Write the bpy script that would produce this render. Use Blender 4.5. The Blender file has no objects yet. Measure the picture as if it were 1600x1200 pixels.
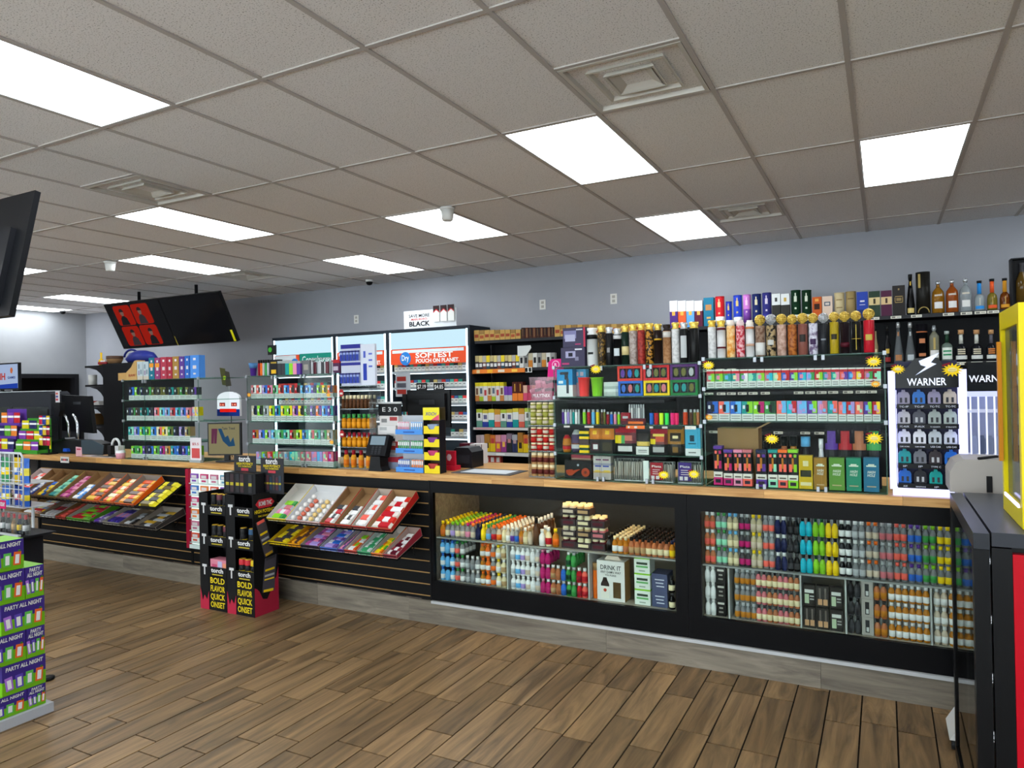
import bpy, math, random
from mathutils import Vector, Matrix
random.seed(7)
# ------------------------------------------------------------------ camera
F_PX, YAW, PITCH, ROLL, EYE = 1104.0, .4842, .0031, -.0202, 1.55
scene = bpy.context.scene
col = scene.collection
cy, sy, cp, sp, cr, sr = math.cos(YAW), math.sin(YAW), math.cos(PITCH), math.sin(PITCH), math.cos(ROLL), math.sin(ROLL)
FW = Vector((-sy*cp, cy*cp, sp)); RT0 = Vector((cy, sy, 0)); UP0 = RT0.cross(FW)
RT = RT0*cr + UP0*sr; UP = RT.cross(FW)
cam_data = bpy.data.cameras.new('camera'); cam = bpy.data.objects.new('camera', cam_data); col.objects.link(cam)
cam_data.sensor_fit = 'HORIZONTAL'; cam_data.sensor_width = 36.0; cam_data.lens = F_PX/1600*36.0
cam_data.clip_start = .02; cam_data.clip_end = 100
m3 = Matrix((RT, UP, -FW)).transposed()
cam.matrix_world = Matrix.Translation((0, 0, EYE)) @ m3.to_4x4()
scene.camera = cam

def W(px, py, X=None, Y=None, Z=None):
    d = RT*((px-800)/F_PX) + UP*(-(py-600)/F_PX) + FW
    if Y is not None: t = Y/d.y
    elif X is not None: t = X/d.x
    else: t = (Z-EYE)/d.z
    return Vector((d.x*t, d.y*t, EYE+d.z*t))
def wx(px, Y, py=650): return W(px, py, Y=Y).x
def wz(px, py, Y): return W(px, py, Y=Y).z
def pix(p):
    v = Vector(p)-Vector((0, 0, EYE)); d = v.dot(FW)
    if d < .05: return None
    return 800+F_PX*v.dot(RT)/d, 600-F_PX*v.dot(UP)/d, d

# ------------------------------------------------------------------ world, exposure
world = bpy.data.worlds.new('world'); scene.world = world; world.use_nodes = True
bg = world.node_tree.nodes['Background']; bg.inputs[0].default_value = (.9, .95, 1, 1); bg.inputs[1].default_value = 4.6
vs = scene.view_settings
scene.display_settings.display_device = 'sRGB'
vs.view_transform = 'Standard'; vs.look = 'None'; vs.gamma = 1; vs.use_curve_mapping = False; vs.exposure = 0.85
scene.cycles.transparent_max_bounces = 40
scene.cycles.max_bounces = 8; scene.cycles.diffuse_bounces = 4; scene.cycles.glossy_bounces = 4; scene.cycles.transmission_bounces = 6
PANEL_STRENGTH = 7.0          # ceiling light panels

# ------------------------------------------------------------------ materials
PAL = dict(red='b81c28', crimson='8c1424', pink='df87a6', magenta='b81e6a', green='3c9448', lime='86c92a', teal='17918f', aqua='1ab4cc',
    blue='2a64c4', navy='1a2048', sky='66b0e4', purple='5a3494', lavender='a892d4', orange='ea6c1e', amber='b8741e', yellow='eecb18',
    gold='c49a2c', cream='e4d6ae', white='e6e6e6', silver='b4b6ba', grey='85878b', charcoal='38383c', black='101012', brown='54341e',
    tan='b49268', kraft='a07c52', maroon='561424', mint='8fd8b4', coral='ec6456', rose='c46a72', beige='c9b8a4', darkgreen='14402a', olive='6a6a2c', copper='b06a44')
def lin(h):
    h = PAL.get(h, h)
    c = [int(h[i:i+2], 16)/255 for i in (0, 2, 4)]
    return [x/12.92 if x <= .04045 else ((x+.055)/1.055)**2.4 for x in c]+[1]
_M = {}
def mat(h, rough=.45, metal=0.0, spec=.14):
    k = ('m', h, rough, metal, spec)
    if k in _M: return _M[k]
    m = bpy.data.materials.new('paint_'+h); m.use_nodes = True
    b = m.node_tree.nodes['Principled BSDF']
    b.inputs['Base Color'].default_value = lin(h); b.inputs['Roughness'].default_value = rough
    b.inputs['Metallic'].default_value = metal; b.inputs['Specular IOR Level'].default_value = spec
    _M[k] = m; return m
def emit(h, s):
    k = ('e', h, s)
    if k in _M: return _M[k]
    m = bpy.data.materials.new('light_'+h); m.use_nodes = True
    nt = m.node_tree; nt.nodes.clear()
    e = nt.nodes.new('ShaderNodeEmission'); o = nt.nodes.new('ShaderNodeOutputMaterial')
    e.inputs[0].default_value = lin(h); e.inputs[1].default_value = s
    nt.links.new(e.outputs[0], o.inputs[0]); _M[k] = m; return m
def clear(h='ffffff', fac=.0, refl=.7, rough=.03):
    """see-through glass or plastic: transparent tint, some milky body (fac), Fresnel reflection"""
    k = ('c', h, fac, refl, rough)
    if k in _M: return _M[k]
    m = bpy.data.materials.new('clear_'+h); m.use_nodes = True
    nt = m.node_tree; nt.nodes.clear(); N = nt.nodes.new; L = nt.links.new
    o = N('ShaderNodeOutputMaterial'); tr = N('ShaderNodeBsdfTransparent'); df = N('ShaderNodeBsdfDiffuse'); gl = N('ShaderNodeBsdfGlossy')
    tr.inputs[0].default_value = lin(h); df.inputs[0].default_value = lin(h); gl.inputs['Roughness'].default_value = rough
    m1 = N('ShaderNodeMixShader'); m1.inputs[0].default_value = fac; L(tr.outputs[0], m1.inputs[1]); L(df.outputs[0], m1.inputs[2])
    fr = N('ShaderNodeFresnel'); fr.inputs[0].default_value = 1.45
    mu = N('ShaderNodeMath'); mu.operation = 'MULTIPLY'; mu.inputs[1].default_value = refl; L(fr.outputs[0], mu.inputs[0])
    m2 = N('ShaderNodeMixShader'); L(mu.outputs[0], m2.inputs[0]); L(m1.outputs[0], m2.inputs[1]); L(gl.outputs[0], m2.inputs[2])
    L(m2.outputs[0], o.inputs[0]); _M[k] = m; return m
def wood(name, c1, c2, scale=(1, 1, 1), rough=.45, rnd=.25, bump=.15, dist=2.0):
    """grain stretched along local Y; each object gets its own tone"""
    m = bpy.data.materials.new(name); m.use_nodes = True
    nt = m.node_tree; N = nt.nodes.new; L = nt.links.new; b = nt.nodes['Principled BSDF']
    tc = N('ShaderNodeTexCoord'); oi = N('ShaderNodeObjectInfo'); mp = N('ShaderNodeMapping')
    mp.inputs['Scale'].default_value = scale
    va = N('ShaderNodeVectorMath'); va.operation = 'ADD'; cm = N('ShaderNodeVectorMath'); cm.operation = 'SCALE'; cm.inputs['Scale'].default_value = 37.0
    cb = N('ShaderNodeCombineXYZ'); L(oi.outputs['Random'], cb.inputs[0]); L(oi.outputs['Random'], cb.inputs[1]); L(cb.outputs[0], cm.inputs[0])
    L(tc.outputs['Object'], va.inputs[0]); L(cm.outputs[0], va.inputs[1]); L(va.outputs[0], mp.inputs[0])
    n1 = N('ShaderNodeTexNoise'); n1.inputs['Scale'].default_value = 1.0; n1.inputs['Detail'].default_value = 6; n1.inputs['Roughness'].default_value = .62
    n1.inputs['Distortion'].default_value = dist; L(mp.outputs[0], n1.inputs['Vector'])
    rp = N('ShaderNodeValToRGB'); rp.color_ramp.elements[0].position = .32; rp.color_ramp.elements[1].position = .68
    rp.color_ramp.elements[0].color = lin(c1); rp.color_ramp.elements[1].color = lin(c2); L(n1.outputs[0], rp.inputs[0])
    hs = N('ShaderNodeHueSaturation'); mr = N('ShaderNodeMapRange'); mr.inputs[3].default_value = 1-rnd; mr.inputs[4].default_value = 1+rnd
    L(oi.outputs['Random'], mr.inputs[0]); L(mr.outputs[0], hs.inputs['Value']); L(rp.outputs[0], hs.inputs['Color']); L(hs.outputs[0], b.inputs['Base Color'])
    b.inputs['Roughness'].default_value = rough; b.inputs['Specular IOR Level'].default_value = .3
    bp = N('ShaderNodeBump'); bp.inputs['Strength'].default_value = bump; bp.inputs['Distance'].default_value = .002; L(n1.outputs[0], bp.inputs['Height']); L(bp.outputs[0], b.inputs['Normal'])
    return m
def noisy(name, c1, c2, scale, rough=.8, lo=.4, hi=.6, bump=0, detail=4):
    m = bpy.data.materials.new(name); m.use_nodes = True
    nt = m.node_tree; N = nt.nodes.new; L = nt.links.new; b = nt.nodes['Principled BSDF']
    tc = N('ShaderNodeTexCoord'); n1 = N('ShaderNodeTexNoise'); n1.inputs['Scale'].default_value = scale; n1.inputs['Detail'].default_value = detail
    L(tc.outputs['Object'], n1.inputs['Vector'])
    rp = N('ShaderNodeValToRGB'); rp.color_ramp.elements[0].position = lo; rp.color_ramp.elements[1].position = hi
    rp.color_ramp.elements[0].color = lin(c1); rp.color_ramp.elements[1].color = lin(c2); L(n1.outputs[0], rp.inputs[0]); L(rp.outputs[0], b.inputs['Base Color'])
    b.inputs['Roughness'].default_value = rough; b.inputs['Specular IOR Level'].default_value = .2
    if bump:
        bp = N('ShaderNodeBump'); bp.inputs['Strength'].default_value = bump; bp.inputs['Distance'].default_value = .003; L(n1.outputs[0], bp.inputs['Height']); L(bp.outputs[0], b.inputs['Normal'])
    return m

# ------------------------------------------------------------------ mesh builder
def asmat(m): return mat(m) if isinstance(m, str) else m
class MB:
    def __init__(s): s.v = []; s.f = []; s.m = []; s.s = []; s.mats = []
    def mi(s, m):
        m = asmat(m)
        if m not in s.mats: s.mats.append(m)
        return s.mats.index(m)
    def face(s, pts, m, smooth=False):
        i = len(s.v); s.v += [tuple(p) for p in pts]; s.f.append(tuple(range(i, i+len(pts)))); s.m.append(s.mi(m)); s.s.append(smooth)
    def box(s, x0, x1, y0, y1, z0, z1, m, top=None, front=None, rot=None, edge=None):
        i = len(s.v); P = [(x, y, z) for z in (z0, z1) for y in (y0, y1) for x in (x0, x1)]
        if rot: P = [tuple(rot @ Vector(p)) for p in P]
        s.v += P; a = s.mi(m); t = s.mi(top) if top else a; f = s.mi(front) if front else a; e = s.mi(edge) if edge else a
        for q, k in (((0, 2, 3, 1), e if edge else a), ((4, 5, 7, 6), t), ((0, 1, 5, 4), f), ((2, 6, 7, 3), a), ((0, 4, 6, 2), e), ((1, 3, 7, 5), e)):
            s.f.append(tuple(i+j for j in q)); s.m.append(k); s.s.append(False)
        return s
    def lathe(s, prof, n=12, cx=0, cy=0, sx=1, sy=1, cap=True):
        """prof: (radius, z, material of the band that ends here), bottom to top"""
        base = len(s.v)
        for r, z, *_ in prof:
            for k in range(n):
                a = 2*math.pi*k/n; s.v.append((cx+r*sx*math.cos(a), cy+r*sy*math.sin(a), z))
        for j in range(len(prof)-1):
            mm = s.mi(prof[j+1][2])
            for k in range(n):
                a, b = base+j*n+k, base+j*n+(k+1) % n
                s.f.append((a, b, b+n, a+n)); s.m.append(mm); s.s.append(True)
        if cap:
            s.f.append(tuple(base+k for k in reversed(range(n)))); s.m.append(s.mi(prof[1][2])); s.s.append(False)
            t = base+(len(prof)-1)*n; s.f.append(tuple(t+k for k in range(n))); s.m.append(s.mi(prof[-1][2])); s.s.append(False)
        return s
    def tube(s, pts, r, m, n=6, closed=False):
        pts = [Vector(p) for p in pts]; base = len(s.v); L = len(pts)
        for i, p in enumerate(pts):
            d = (pts[min(i+1, L-1)]-pts[max(i-1, 0)]).normalized()
            u = d.cross(Vector((0, 0, 1)));
            if u.length < .01: u = d.cross(Vector((0, 1, 0)))
            u.normalize(); w = d.cross(u)
            for k in range(n):
                a = 2*math.pi*k/n; s.v.append(tuple(p+u*r*math.cos(a)+w*r*math.sin(a)))
        mm = s.mi(m)
        for i in range(L-1):
            for k in range(n):
                a, b = base+i*n+k, base+i*n+(k+1) % n
                s.f.append((a, a+n, b+n, b)); s.m.append(mm); s.s.append(True)
        s.f.append(tuple(base+k for k in range(n))); s.m.append(mm); s.s.append(False)
        s.f.append(tuple(base+(L-1)*n+k for k in reversed(range(n)))); s.m.append(mm); s.s.append(False)
        return s
    def prism(s, outline, y0, y1, m, side=None):
        """outline of (x, z) points, extruded from y0 (front) to y1"""
        n = len(outline); i = len(s.v)
        s.v += [(x, y0, z) for x, z in outline]+[(x, y1, z) for x, z in outline]
        a = s.mi(m); b = s.mi(side) if side else a
        s.f.append(tuple(range(i, i+n))); s.m.append(a); s.s.append(False)
        s.f.append(tuple(reversed(range(i+n, i+2*n)))); s.m.append(b); s.s.append(False)
        for k in range(n):
            s.f.append((i+k, i+n+k, i+n+(k+1) % n, i+(k+1) % n)); s.m.append(b); s.s.append(False)
        return s
    def mesh(s, name='mesh'):
        me = bpy.data.meshes.new(name); me.from_pydata(s.v, [], s.f)
        for m in s.mats: me.materials.append(m)
        me.polygons.foreach_set('material_index', s.m); me.polygons.foreach_set('use_smooth', s.s); me.update()
        return me
    def build(s, name, parent=None, loc=None, rot=None):
        return link(name, s.mesh(name), parent, loc, rot)
def link(name, me, parent=None, loc=None, rot=None):
    o = bpy.data.objects.new(name, me); col.objects.link(o)
    if parent: o.parent = parent
    if loc is not None: o.location = loc
    if rot is not None: o.rotation_euler = rot
    return o
def tag(o, label, cat, group=None, kind=None):
    if label: o['label'] = label
    if cat: o['category'] = cat
    if group: o['group'] = group
    if kind: o['kind'] = kind
    return o
def thing(name, label, cat, loc=(0, 0, 0), rot=(0, 0, 0), group=None):
    o = bpy.data.objects.new(name, None); col.objects.link(o); o.location = loc; o.rotation_euler = rot; o.empty_display_size = .05
    return tag(o, label, cat, group)
def struct(o):
    o['kind'] = 'structure'; return o
ORD = 'first second third fourth fifth sixth seventh eighth ninth tenth eleventh twelfth thirteenth fourteenth fifteenth sixteenth seventeenth eighteenth nineteenth twentieth'.split()
def nth(i):
    if i < 20: return ORD[i]
    if i < 29: return 'twenty-'+ORD[i-20]
    return '%dth' % (i+1)
_T = {}
def text(s, h, m, loc, parent, rot=(math.pi/2, 0, 0), width=None, bold=.012, name='lettering', align='CENTER', shear=0):
    """flat lettering with capital height h; loc is the middle of the bottom line"""
    k = (s, bold, align, shear, asmat(m).name)
    if k not in _T:
        cu = bpy.data.curves.new('txt', 'FONT'); cu.body = s; cu.align_x = align; cu.offset = bold; cu.shear = shear; cu.resolution_u = 2; cu.extrude = .002
        o = bpy.data.objects.new('txt', cu); col.objects.link(o); bpy.context.view_layer.update()
        me = bpy.data.meshes.new_from_object(o.evaluated_get(bpy.context.evaluated_depsgraph_get()))
        bpy.data.objects.remove(o); bpy.data.curves.remove(cu)
        me.materials.clear(); me.materials.append(asmat(m))
        xs = [v.co.x for v in me.vertices]; _T[k] = (me, max(xs)-min(xs) if xs else 1)
    me, w = _T[k]
    o = link(name, me, parent, loc, rot); sc = h/.70
    o.scale = (width/w if width else sc, sc, sc)
    return o
# ------------------------------------------------------------------ room shell
X0, X1, YB, YF, HC = -13.0, 4.6, 7.88, -4.0, 3.018
G = .6096
def gx(c): return (c-3.1937)*G
def gy(r): return 2.4014+2*G*r
m_wall = noisy('wall_paint', '989aa1', '9c9da4', 2, .75)
m_wall_l = noisy('wall_paint_light', '989a9e', '9c9ea2', 2, .75)
m_tile = noisy('ceiling_tile', '93918f', 'e4e2e2', 150, .95, .34, .42, .3, 4)
m_tee = mat('b4aeaa', .55)
m_grout = noisy('grout', '17120e', '221b15', 30, .9)
m_plank = wood('plank_tile', '54432f', '967854', (15, 1.3, 1), .36, .22, .10, 1.2)
m_kick = wood('grey_barn_wood', '5e564c', '837a6c', (2.2, 30, 22), .6, .12, .1, 1.0)
m_stave = wood('butcher_block', 'a8733a', 'd6a868', (3.5, 60, 60), .33, .18, .04, .6)
m_blackboard = mat('101011', .45, 0, .1)
m_blackgloss = mat('0a0a0c', .3, 0, .1)

fl = MB(); fl.box(X0, X1, YF, YB, -.06, -.004, m_grout); floor = struct(fl.build('floor'))
wb = MB(); wb.box(X0-.1, X1+.1, YB, YB+.1, -.06, 3.2, m_wall); wall_back = struct(wb.build('wall_back'))
DY0, DY1, DZ = 6.62, 7.72, 1.93           # doorway in the left wall
wl = MB()
wl.box(X0-.1, X0, YF, DY0, -.06, 3.2, m_wall_l); wl.box(X0-.1, X0, DY1, YB, -.06, 3.2, m_wall_l); wl.box(X0-.1, X0, DY0, DY1, DZ, 3.2, m_wall_l)
wall_left = struct(wl.build('wall_left'))
wr = MB(); wr.box(X1, X1+.1, YF, YB, -.06, 3.2, m_wall); struct(wr.build('wall_right'))
wf = MB(); WX0, WX1, WZ0, WZ1 = -11.5, 3.6, .35, 2.75      # window opening added behind the viewer to let in fill daylight
wf.box(X0-.1, X1+.1, YF-.1, YF, -.06, WZ0, m_wall_l); wf.box(X0-.1, X1+.1, YF-.1, YF, WZ1, 3.2, m_wall_l); wf.box(X0-.1, WX0, YF-.1, YF, WZ0, WZ1, m_wall_l); wf.box(WX1, X1+.1, YF-.1, YF, WZ0, WZ1, m_wall_l)
struct(wf.build('wall_front'))
wn = thing('added_window_1', 'added window of tall panes behind the viewer, for fill light', None, ((WX0+WX1)/2, YF, WZ0)); wn['kind'] = 'structure'
for i in range(9):
    x = (WX1-WX0)*(i/8-.5); b = MB(); b.box(x-.03, x+.03, -.08, -.02, 0, WZ1-WZ0, '2a2b2e'); b.build('mullion', wn)
    if i < 8: b = MB(); b.box(x+.03, x+(WX1-WX0)/8-.03, -.056, -.05, 0, WZ1-WZ0, clear('f4f8f8', 0, .3)); b.build('pane', wn)
d1 = thing('door_1', 'dark open doorway with black frame in pale far wall', None, (X0, (DY0+DY1)/2, 0)); d1['kind'] = 'structure'
hw = (DY1-DY0)/2
for a, b in ((-hw, -hw+.07), (hw-.07, hw)):
    q = MB(); q.box(-.11, .03, a, b, 0, DZ-.07, '1c1c1f'); q.build('door_jamb', d1)
q = MB(); q.box(-.11, .03, -hw, hw, DZ-.07, DZ, '1c1c1f'); q.build('door_head', d1)
q = MB(); q.box(-.9, -.88, -hw, hw, 0, DZ, '14110f'); q.box(-.88, -.11, -hw-.02, -hw, 0, DZ, '14110f'); q.box(-.88, -.11, hw, hw+.02, 0, DZ, '14110f'); q.box(-.9, -.11, -hw-.02, hw+.02, DZ, DZ+.02, '14110f'); q.build('doorway_shade_box', d1)  # near-black box added behind the doorway; its colour stands in for shade
cl = MB(); cl.box(X0, X1, YF, YB, 3.034, 3.12, m_tile); ceiling = struct(cl.build('ceiling'))

LIGHTS = [(3, 2), (0, 1), (-3, -1), (-6, 1), (0, 3), (-3, 2), (-9, 2), (-6, 3), (-15, 3), (-12, 1), (-18, 3), (6, 0), (3, -1), (-9, -1), (-15, 0), (0, -3), (-6, -3), (6, -3), (-12, -3), (6, 3)]
LIGHT_WORDS = ['square-looking ceiling light panel nearest the right edge above tall bottles', 'bright ceiling light panel beside the largest air vent', 'large ceiling light panel cut by the left photo edge',
  'long ceiling light panel just below the left air vent', 'ceiling light panel beside the small vent near back wall', 'ceiling light panel half covered by a white smoke detector',
  'ceiling light panel left of centre beside round white detector', 'narrow ceiling light panel closest to back wall near dome camera', 'warm ceiling light panel touching the hanging twin screens',
  'ceiling light panel peeking out behind the hanging black television', 'farthest ceiling light panel beside the small black dome camera'] + ['ceiling light panel beyond the photo frame, %s over the front aisle' % nth(i) for i in range(9)]
VENTS = [(1, .5), (-5, .5), (1, 3), (-9, 3)]
VENT_WORDS = ['largest dusty square ceiling air vent at top centre', 'square ceiling air vent at left above a long light panel', 'small square ceiling air vent near the back wall at right', 'faint square ceiling air vent behind the hanging twin screens']
def in_frame(pts, mar=0):
    ok = False; n = 0
    for p in pts:
        q = pix(p)
        if q is None: continue
        n += 1
        if -mar <= q[0] <= 1600+mar and -mar <= q[1] <= 1200+mar: ok = True
    return ok
tile_meshes = {}
def tile(x0, x1, y0, y1):
    w, d = x1-x0, y1-y0; k = (round(w, 3), round(d, 3))
    if k not in tile_meshes:
        b = MB(); b.box(-w/2, w/2, -d/2, d/2, 0, .012, m_tile); tile_meshes[k] = b.mesh('tile')
    link('ceiling_tile', tile_meshes[k], ceiling, ((x0+x1)/2, (y0+y1)/2, 3.020))
T2 = .011
for c in range(-17, 11):
    for r in range(-5, 5):
        x0, x1, y0, y1 = gx(c)+T2, gx(c+1)-T2, gy(r)+T2, min(gy(r+1)-T2, YB)
        if (c, r) in LIGHTS: continue
        if not in_frame([(x, y, HC) for x in (x0, x1, (x0+x1)/2) for y in (y0, y1, (y0+y1)/2)], 60): continue
        h = [v for v in VENTS if v[0] == c and int(v[1]) == r]
        if h:
            if h[0][1] % 1: y1 = gy(r+.5)-T2
            else: y0 = gy(r+.5)+T2
        tile(x0, x1, y0, y1)
tees = {}
def tee(w, d, loc):
    k = (round(w, 3), round(d, 3))
    if k not in tees:
        b = MB(); b.box(-w/2, w/2, -d/2, d/2, 0, .010, m_tee); tees[k] = b.mesh('tee')
    link('ceiling_tee', tees[k], ceiling, loc)
for c in range(-17, 11): tee(.024, YB-YF, (gx(c), (YB+YF)/2, 3.013))
for r in range(-5, 5): tee(X1-X0, .024, ((X0+X1)/2, gy(r), 3.0135))
for c, r in VENTS:
    tee(G, .024, (gx(c+.5), gy(r if r % 1 else r+.5), 3.0132))
m_panel = emit('f4fbff', PANEL_STRENGTH)
lf = MB(); w, d = G-.026, 2*G-.026
for a in ((-w/2, w/2, -d/2, -d/2+.008), (-w/2, w/2, d/2-.008, d/2), (-w/2, -w/2+.008, -d/2, d/2), (w/2-.008, w/2, -d/2, d/2)): lf.box(a[0], a[1], a[2], a[3], -.002, .012, mat('d6dadc', .4))
lf = lf.mesh('light_frame'); ld = MB(); ld.box(-w/2+.008, w/2-.008, -d/2+.008, d/2-.008, .001, .010, m_panel); ld = ld.mesh('diffuser')
for i, (c, r) in enumerate(LIGHTS):
    t = thing('ceiling_light', LIGHT_WORDS[i], 'ceiling light', (gx(c+.5), gy(r+.5), 3.016), group='ceiling light panels')
    link('frame', lf, t); link('diffuser', ld, t)
# air vents: square ceiling diffusers of nested cones
def vent_meshes():
    a = G/2-.015; m = mat('c4c0b8', .5); out = []
    b = MB()
    def ring(b, r0, z0, r1, z1, mm):
        P = lambda r, z: [(-r, -r, z), (r, -r, z), (r, r, z), (-r, r, z)]
        p, q = P(r0, z0), P(r1, z1)
        for k in range(4): b.face([p[k], p[(k+1) % 4], q[(k+1) % 4], q[k]], mm)
    ring(b, a, -.004, a-.02, -.004, m); ring(b, a-.02, -.004, a-.036, .10, m); ring(b, a, -.004, a, .02, m); out.append(('outer_frame', b.mesh('vent')))
    b = MB(); b.box(-a, a, -a, a, .100, .104, '141414'); out.append(('duct_shade_plate', b.mesh('vent')))  # black plate standing in for the shade up inside the duct
    for r, z in ((.19, .0), (.125, -.004)):
        b = MB(); ring(b, r, z, r-.014, z+.002, m); ring(b, r, z, r-.034, z+.06, m); ring(b, r-.012, z, r-.046, z+.06, m); out.append(('louver_ring', b.mesh('vent')))
    b = MB(); ring(b, .105, -.002, .03, .035, m); b.face([(-.03, .03, .035), (.03, .03, .035), (.03, -.03, .035), (-.03, -.03, .035)], m); out.append(('center_cone', b.mesh('vent')))
    return out
VM = vent_meshes()
for i, (c, r) in enumerate(VENTS):
    t = thing('air_vent', VENT_WORDS[i], 'air vent', (gx(c+.5), gy(r+.25), 3.016), group='ceiling air vents')
    for n, me in VM: link(n, me, t)
# round detectors and dome cameras
for (px, py), lab in (((699, 325), 'white round smoke detector hanging below a light panel at centre'), ((172, 409), 'white round smoke detector on ceiling at left')):
    p = W(px, py, Z=3.012); t = thing('smoke_detector', lab, 'smoke detector', p)
    b = MB(); b.lathe([(.062, -.018, 'white'), (.066, 0, 'd4d4d2')], 16); b.build('base', t)
    b = MB(); b.lathe([(.038, -.105, 'd9d9d6'), (.046, -.095, 'd9d9d6'), (.056, -.018, 'd9d9d6')], 16); b.build('cup', t)
for (px, py), lab in (((577, 437), 'small white dome camera on ceiling near the back wall'), ((98, 484), 'small black dome camera under the farthest light panel')):
    p = W(px, py, Z=3.012); t = thing('security_camera', lab, 'camera', p)
    b = MB(); b.lathe([(.05, -.03, 'white'), (.055, 0, 'white')], 14); b.build('base', t)
    b = MB(); b.lathe([(.008, -.075, 'black'), (.03, -.068, 'black'), (.042, -.05, 'black'), (.045, -.03, 'black')], 14); b.build('dome', t)
# wall outlets
for i, (px, py) in enumerate(((557, 499), (848, 476), (959, 467))):
    p = W(px, py, Y=YB); t = thing('wall_outlet', ['white wall outlet above the left cigarette fixture', 'white wall outlet left of the pair above tan boxes', 'white wall outlet right of the pair above tall flasks'][i], 'outlet', (p.x, YB, p.z), group='wall outlets')
    b = MB(); b.box(-.04, .04, -.006, 0, -.06, .06, 'd8d6d0'); b.build('plate', t)
    for s in (-.025, .025):
        b = MB(); b.box(-.018, .018, -.009, -.006, s-.016, s+.016, 'a8a49c'); b.build('socket', t)

# ------------------------------------------------------------------ floor planks
PW, PL, GAP = .146, .565, .007
b = MB(); b.box(-PW/2+GAP/2, PW/2-GAP/2, -PL/2+GAP/2, PL/2-GAP/2, -.006, 0, m_plank); plank_me = b.mesh('plank')
pl = []
for ci in range(-88, 31):
    xc = -.049+ci*PW; ph = random.choice((0, .33, .66, .15, .5, .82))*PL+random.uniform(-.03, .03)
    if abs(ci+12) < .5: ph = 2.596+PL*-5
    yy = -3.9+ph-PL
    while yy < 7.86:
        y0, y1 = max(yy, -3.9), min(yy+PL, 7.87); yy += PL
        if y0 < 3.872: y1 = min(y1, 3.872)
        if y1-y0 < .03: continue
        q = [pix((x, y, 0)) for x in (xc-PW/2, xc+PW/2) for y in (y0, y1)]; ar = 0; vis = False
        if all(q):
            vis = max(a[0] for a in q) > 0 and min(a[0] for a in q) < 1600 and max(a[1] for a in q) > 0 and min(a[1] for a in q) < 1200
            ar = (y1-y0)/(sum(a[2] for a in q)/4)**3 if y0 < 3.87 else 0
        pl.append((vis*ar, xc, y0, y1))
pl.sort(reverse=True)
rest = MB()
for i, (ar, xc, y0, y1) in enumerate(pl):
    if i < 300 and ar > 0:
        o = link('plank', plank_me, floor, (xc, (y0+y1)/2, 0)); o.scale = (1, (y1-y0-GAP)/(PL-GAP), 1)
    else: rest.box(xc-PW/2+GAP/2, xc+PW/2-GAP/2, y0+GAP/2, y1-GAP/2, -.006, 0, m_plank)
o = rest.build('far_planks', floor); o['kind'] = 'stuff'

# ------------------------------------------------------------------ counter
CF, CT, CB = 3.858, .985, .943
ctop = thing('sales_counter', 'long sales counter of honey butcher block staves', 'counter', (0, CF, CB))
st = {}
for r in range(8):
    y0 = CF-.014+r*.0925; x = -7.40
    while x < .9:
        L = random.choice((.36, .45, .54, .63)); x1 = min(x+L, .9)
        k = round(x1-x, 3)
        if k not in st:
            b = MB(); b.box(-(x1-x)/2+.0004, (x1-x)/2-.0004, 0, .0921, 0, CT-CB, m_stave); st[k] = b.mesh('stave')
        link('stave', st[k], ctop, ((x+x1)/2, y0-CF, 0)); x = x1
def slatwall(xa, xb, label):
    t = thing('slatwall', label, 'slatwall', (0, CF, 0), group='black slatwall counter fronts')
    b = MB(); b.box(xa, xb, .0045, .03, .157, CB, mat('a07c4c', .6)); b.build('backing_board', t)
    L = xb-xa; me = None; z = CB-.006
    while z > .17:
        h = min(.0680, z-.157)
        b = MB(); b.box(xa, xb, 0, .0043, z-h, z, m_blackboard); b.build('slat', t); z -= .0762
    for x in (xa, xb-.012):
        b = MB(); b.box(x, x+.012, -.003, .03, .157, CB, m_blackboard); b.build('end_trim', t)
    return t
slatwall(-7.13, -4.99, 'black slatwall counter front behind the left candy racks')
slatwall(-4.988, -2.655, 'black slatwall counter front behind the racks of white candy boxes')
t = thing('counter_end_panel', 'black end panel closing the far left counter end', 'panel', (-7.145, CF, 0))
b = MB(); b.box(-.012, .012, -.01, .72, 0, CB, m_blackboard); b.build('board', t)
kick = thing('kick_board', 'grey weathered wood kick boards along the counter base', 'kick board', (0, CF, 0))
js = [-7.13, wx(193, CF, 880), wx(335, CF, 915), wx(497, CF, 935), wx(640, CF, 965), wx(948, CF, 1015), wx(1283, CF, 1070), .9]
for a, c in zip(js, js[1:]):
    b = MB(); b.box(-(c-a)/2+.0006, (c-a)/2-.0006, -.004, .012, 0, .149, m_kick); b.build('board', kick, ((a+c)/2, 0, 0))
b = MB(); b.box(-2.652, .9, -.018, .0, .138, .155, mat('b9bbbd', .35, .3)); tag(b.build('quarter_round', kick), 'pale grey trim strip', None)

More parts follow.
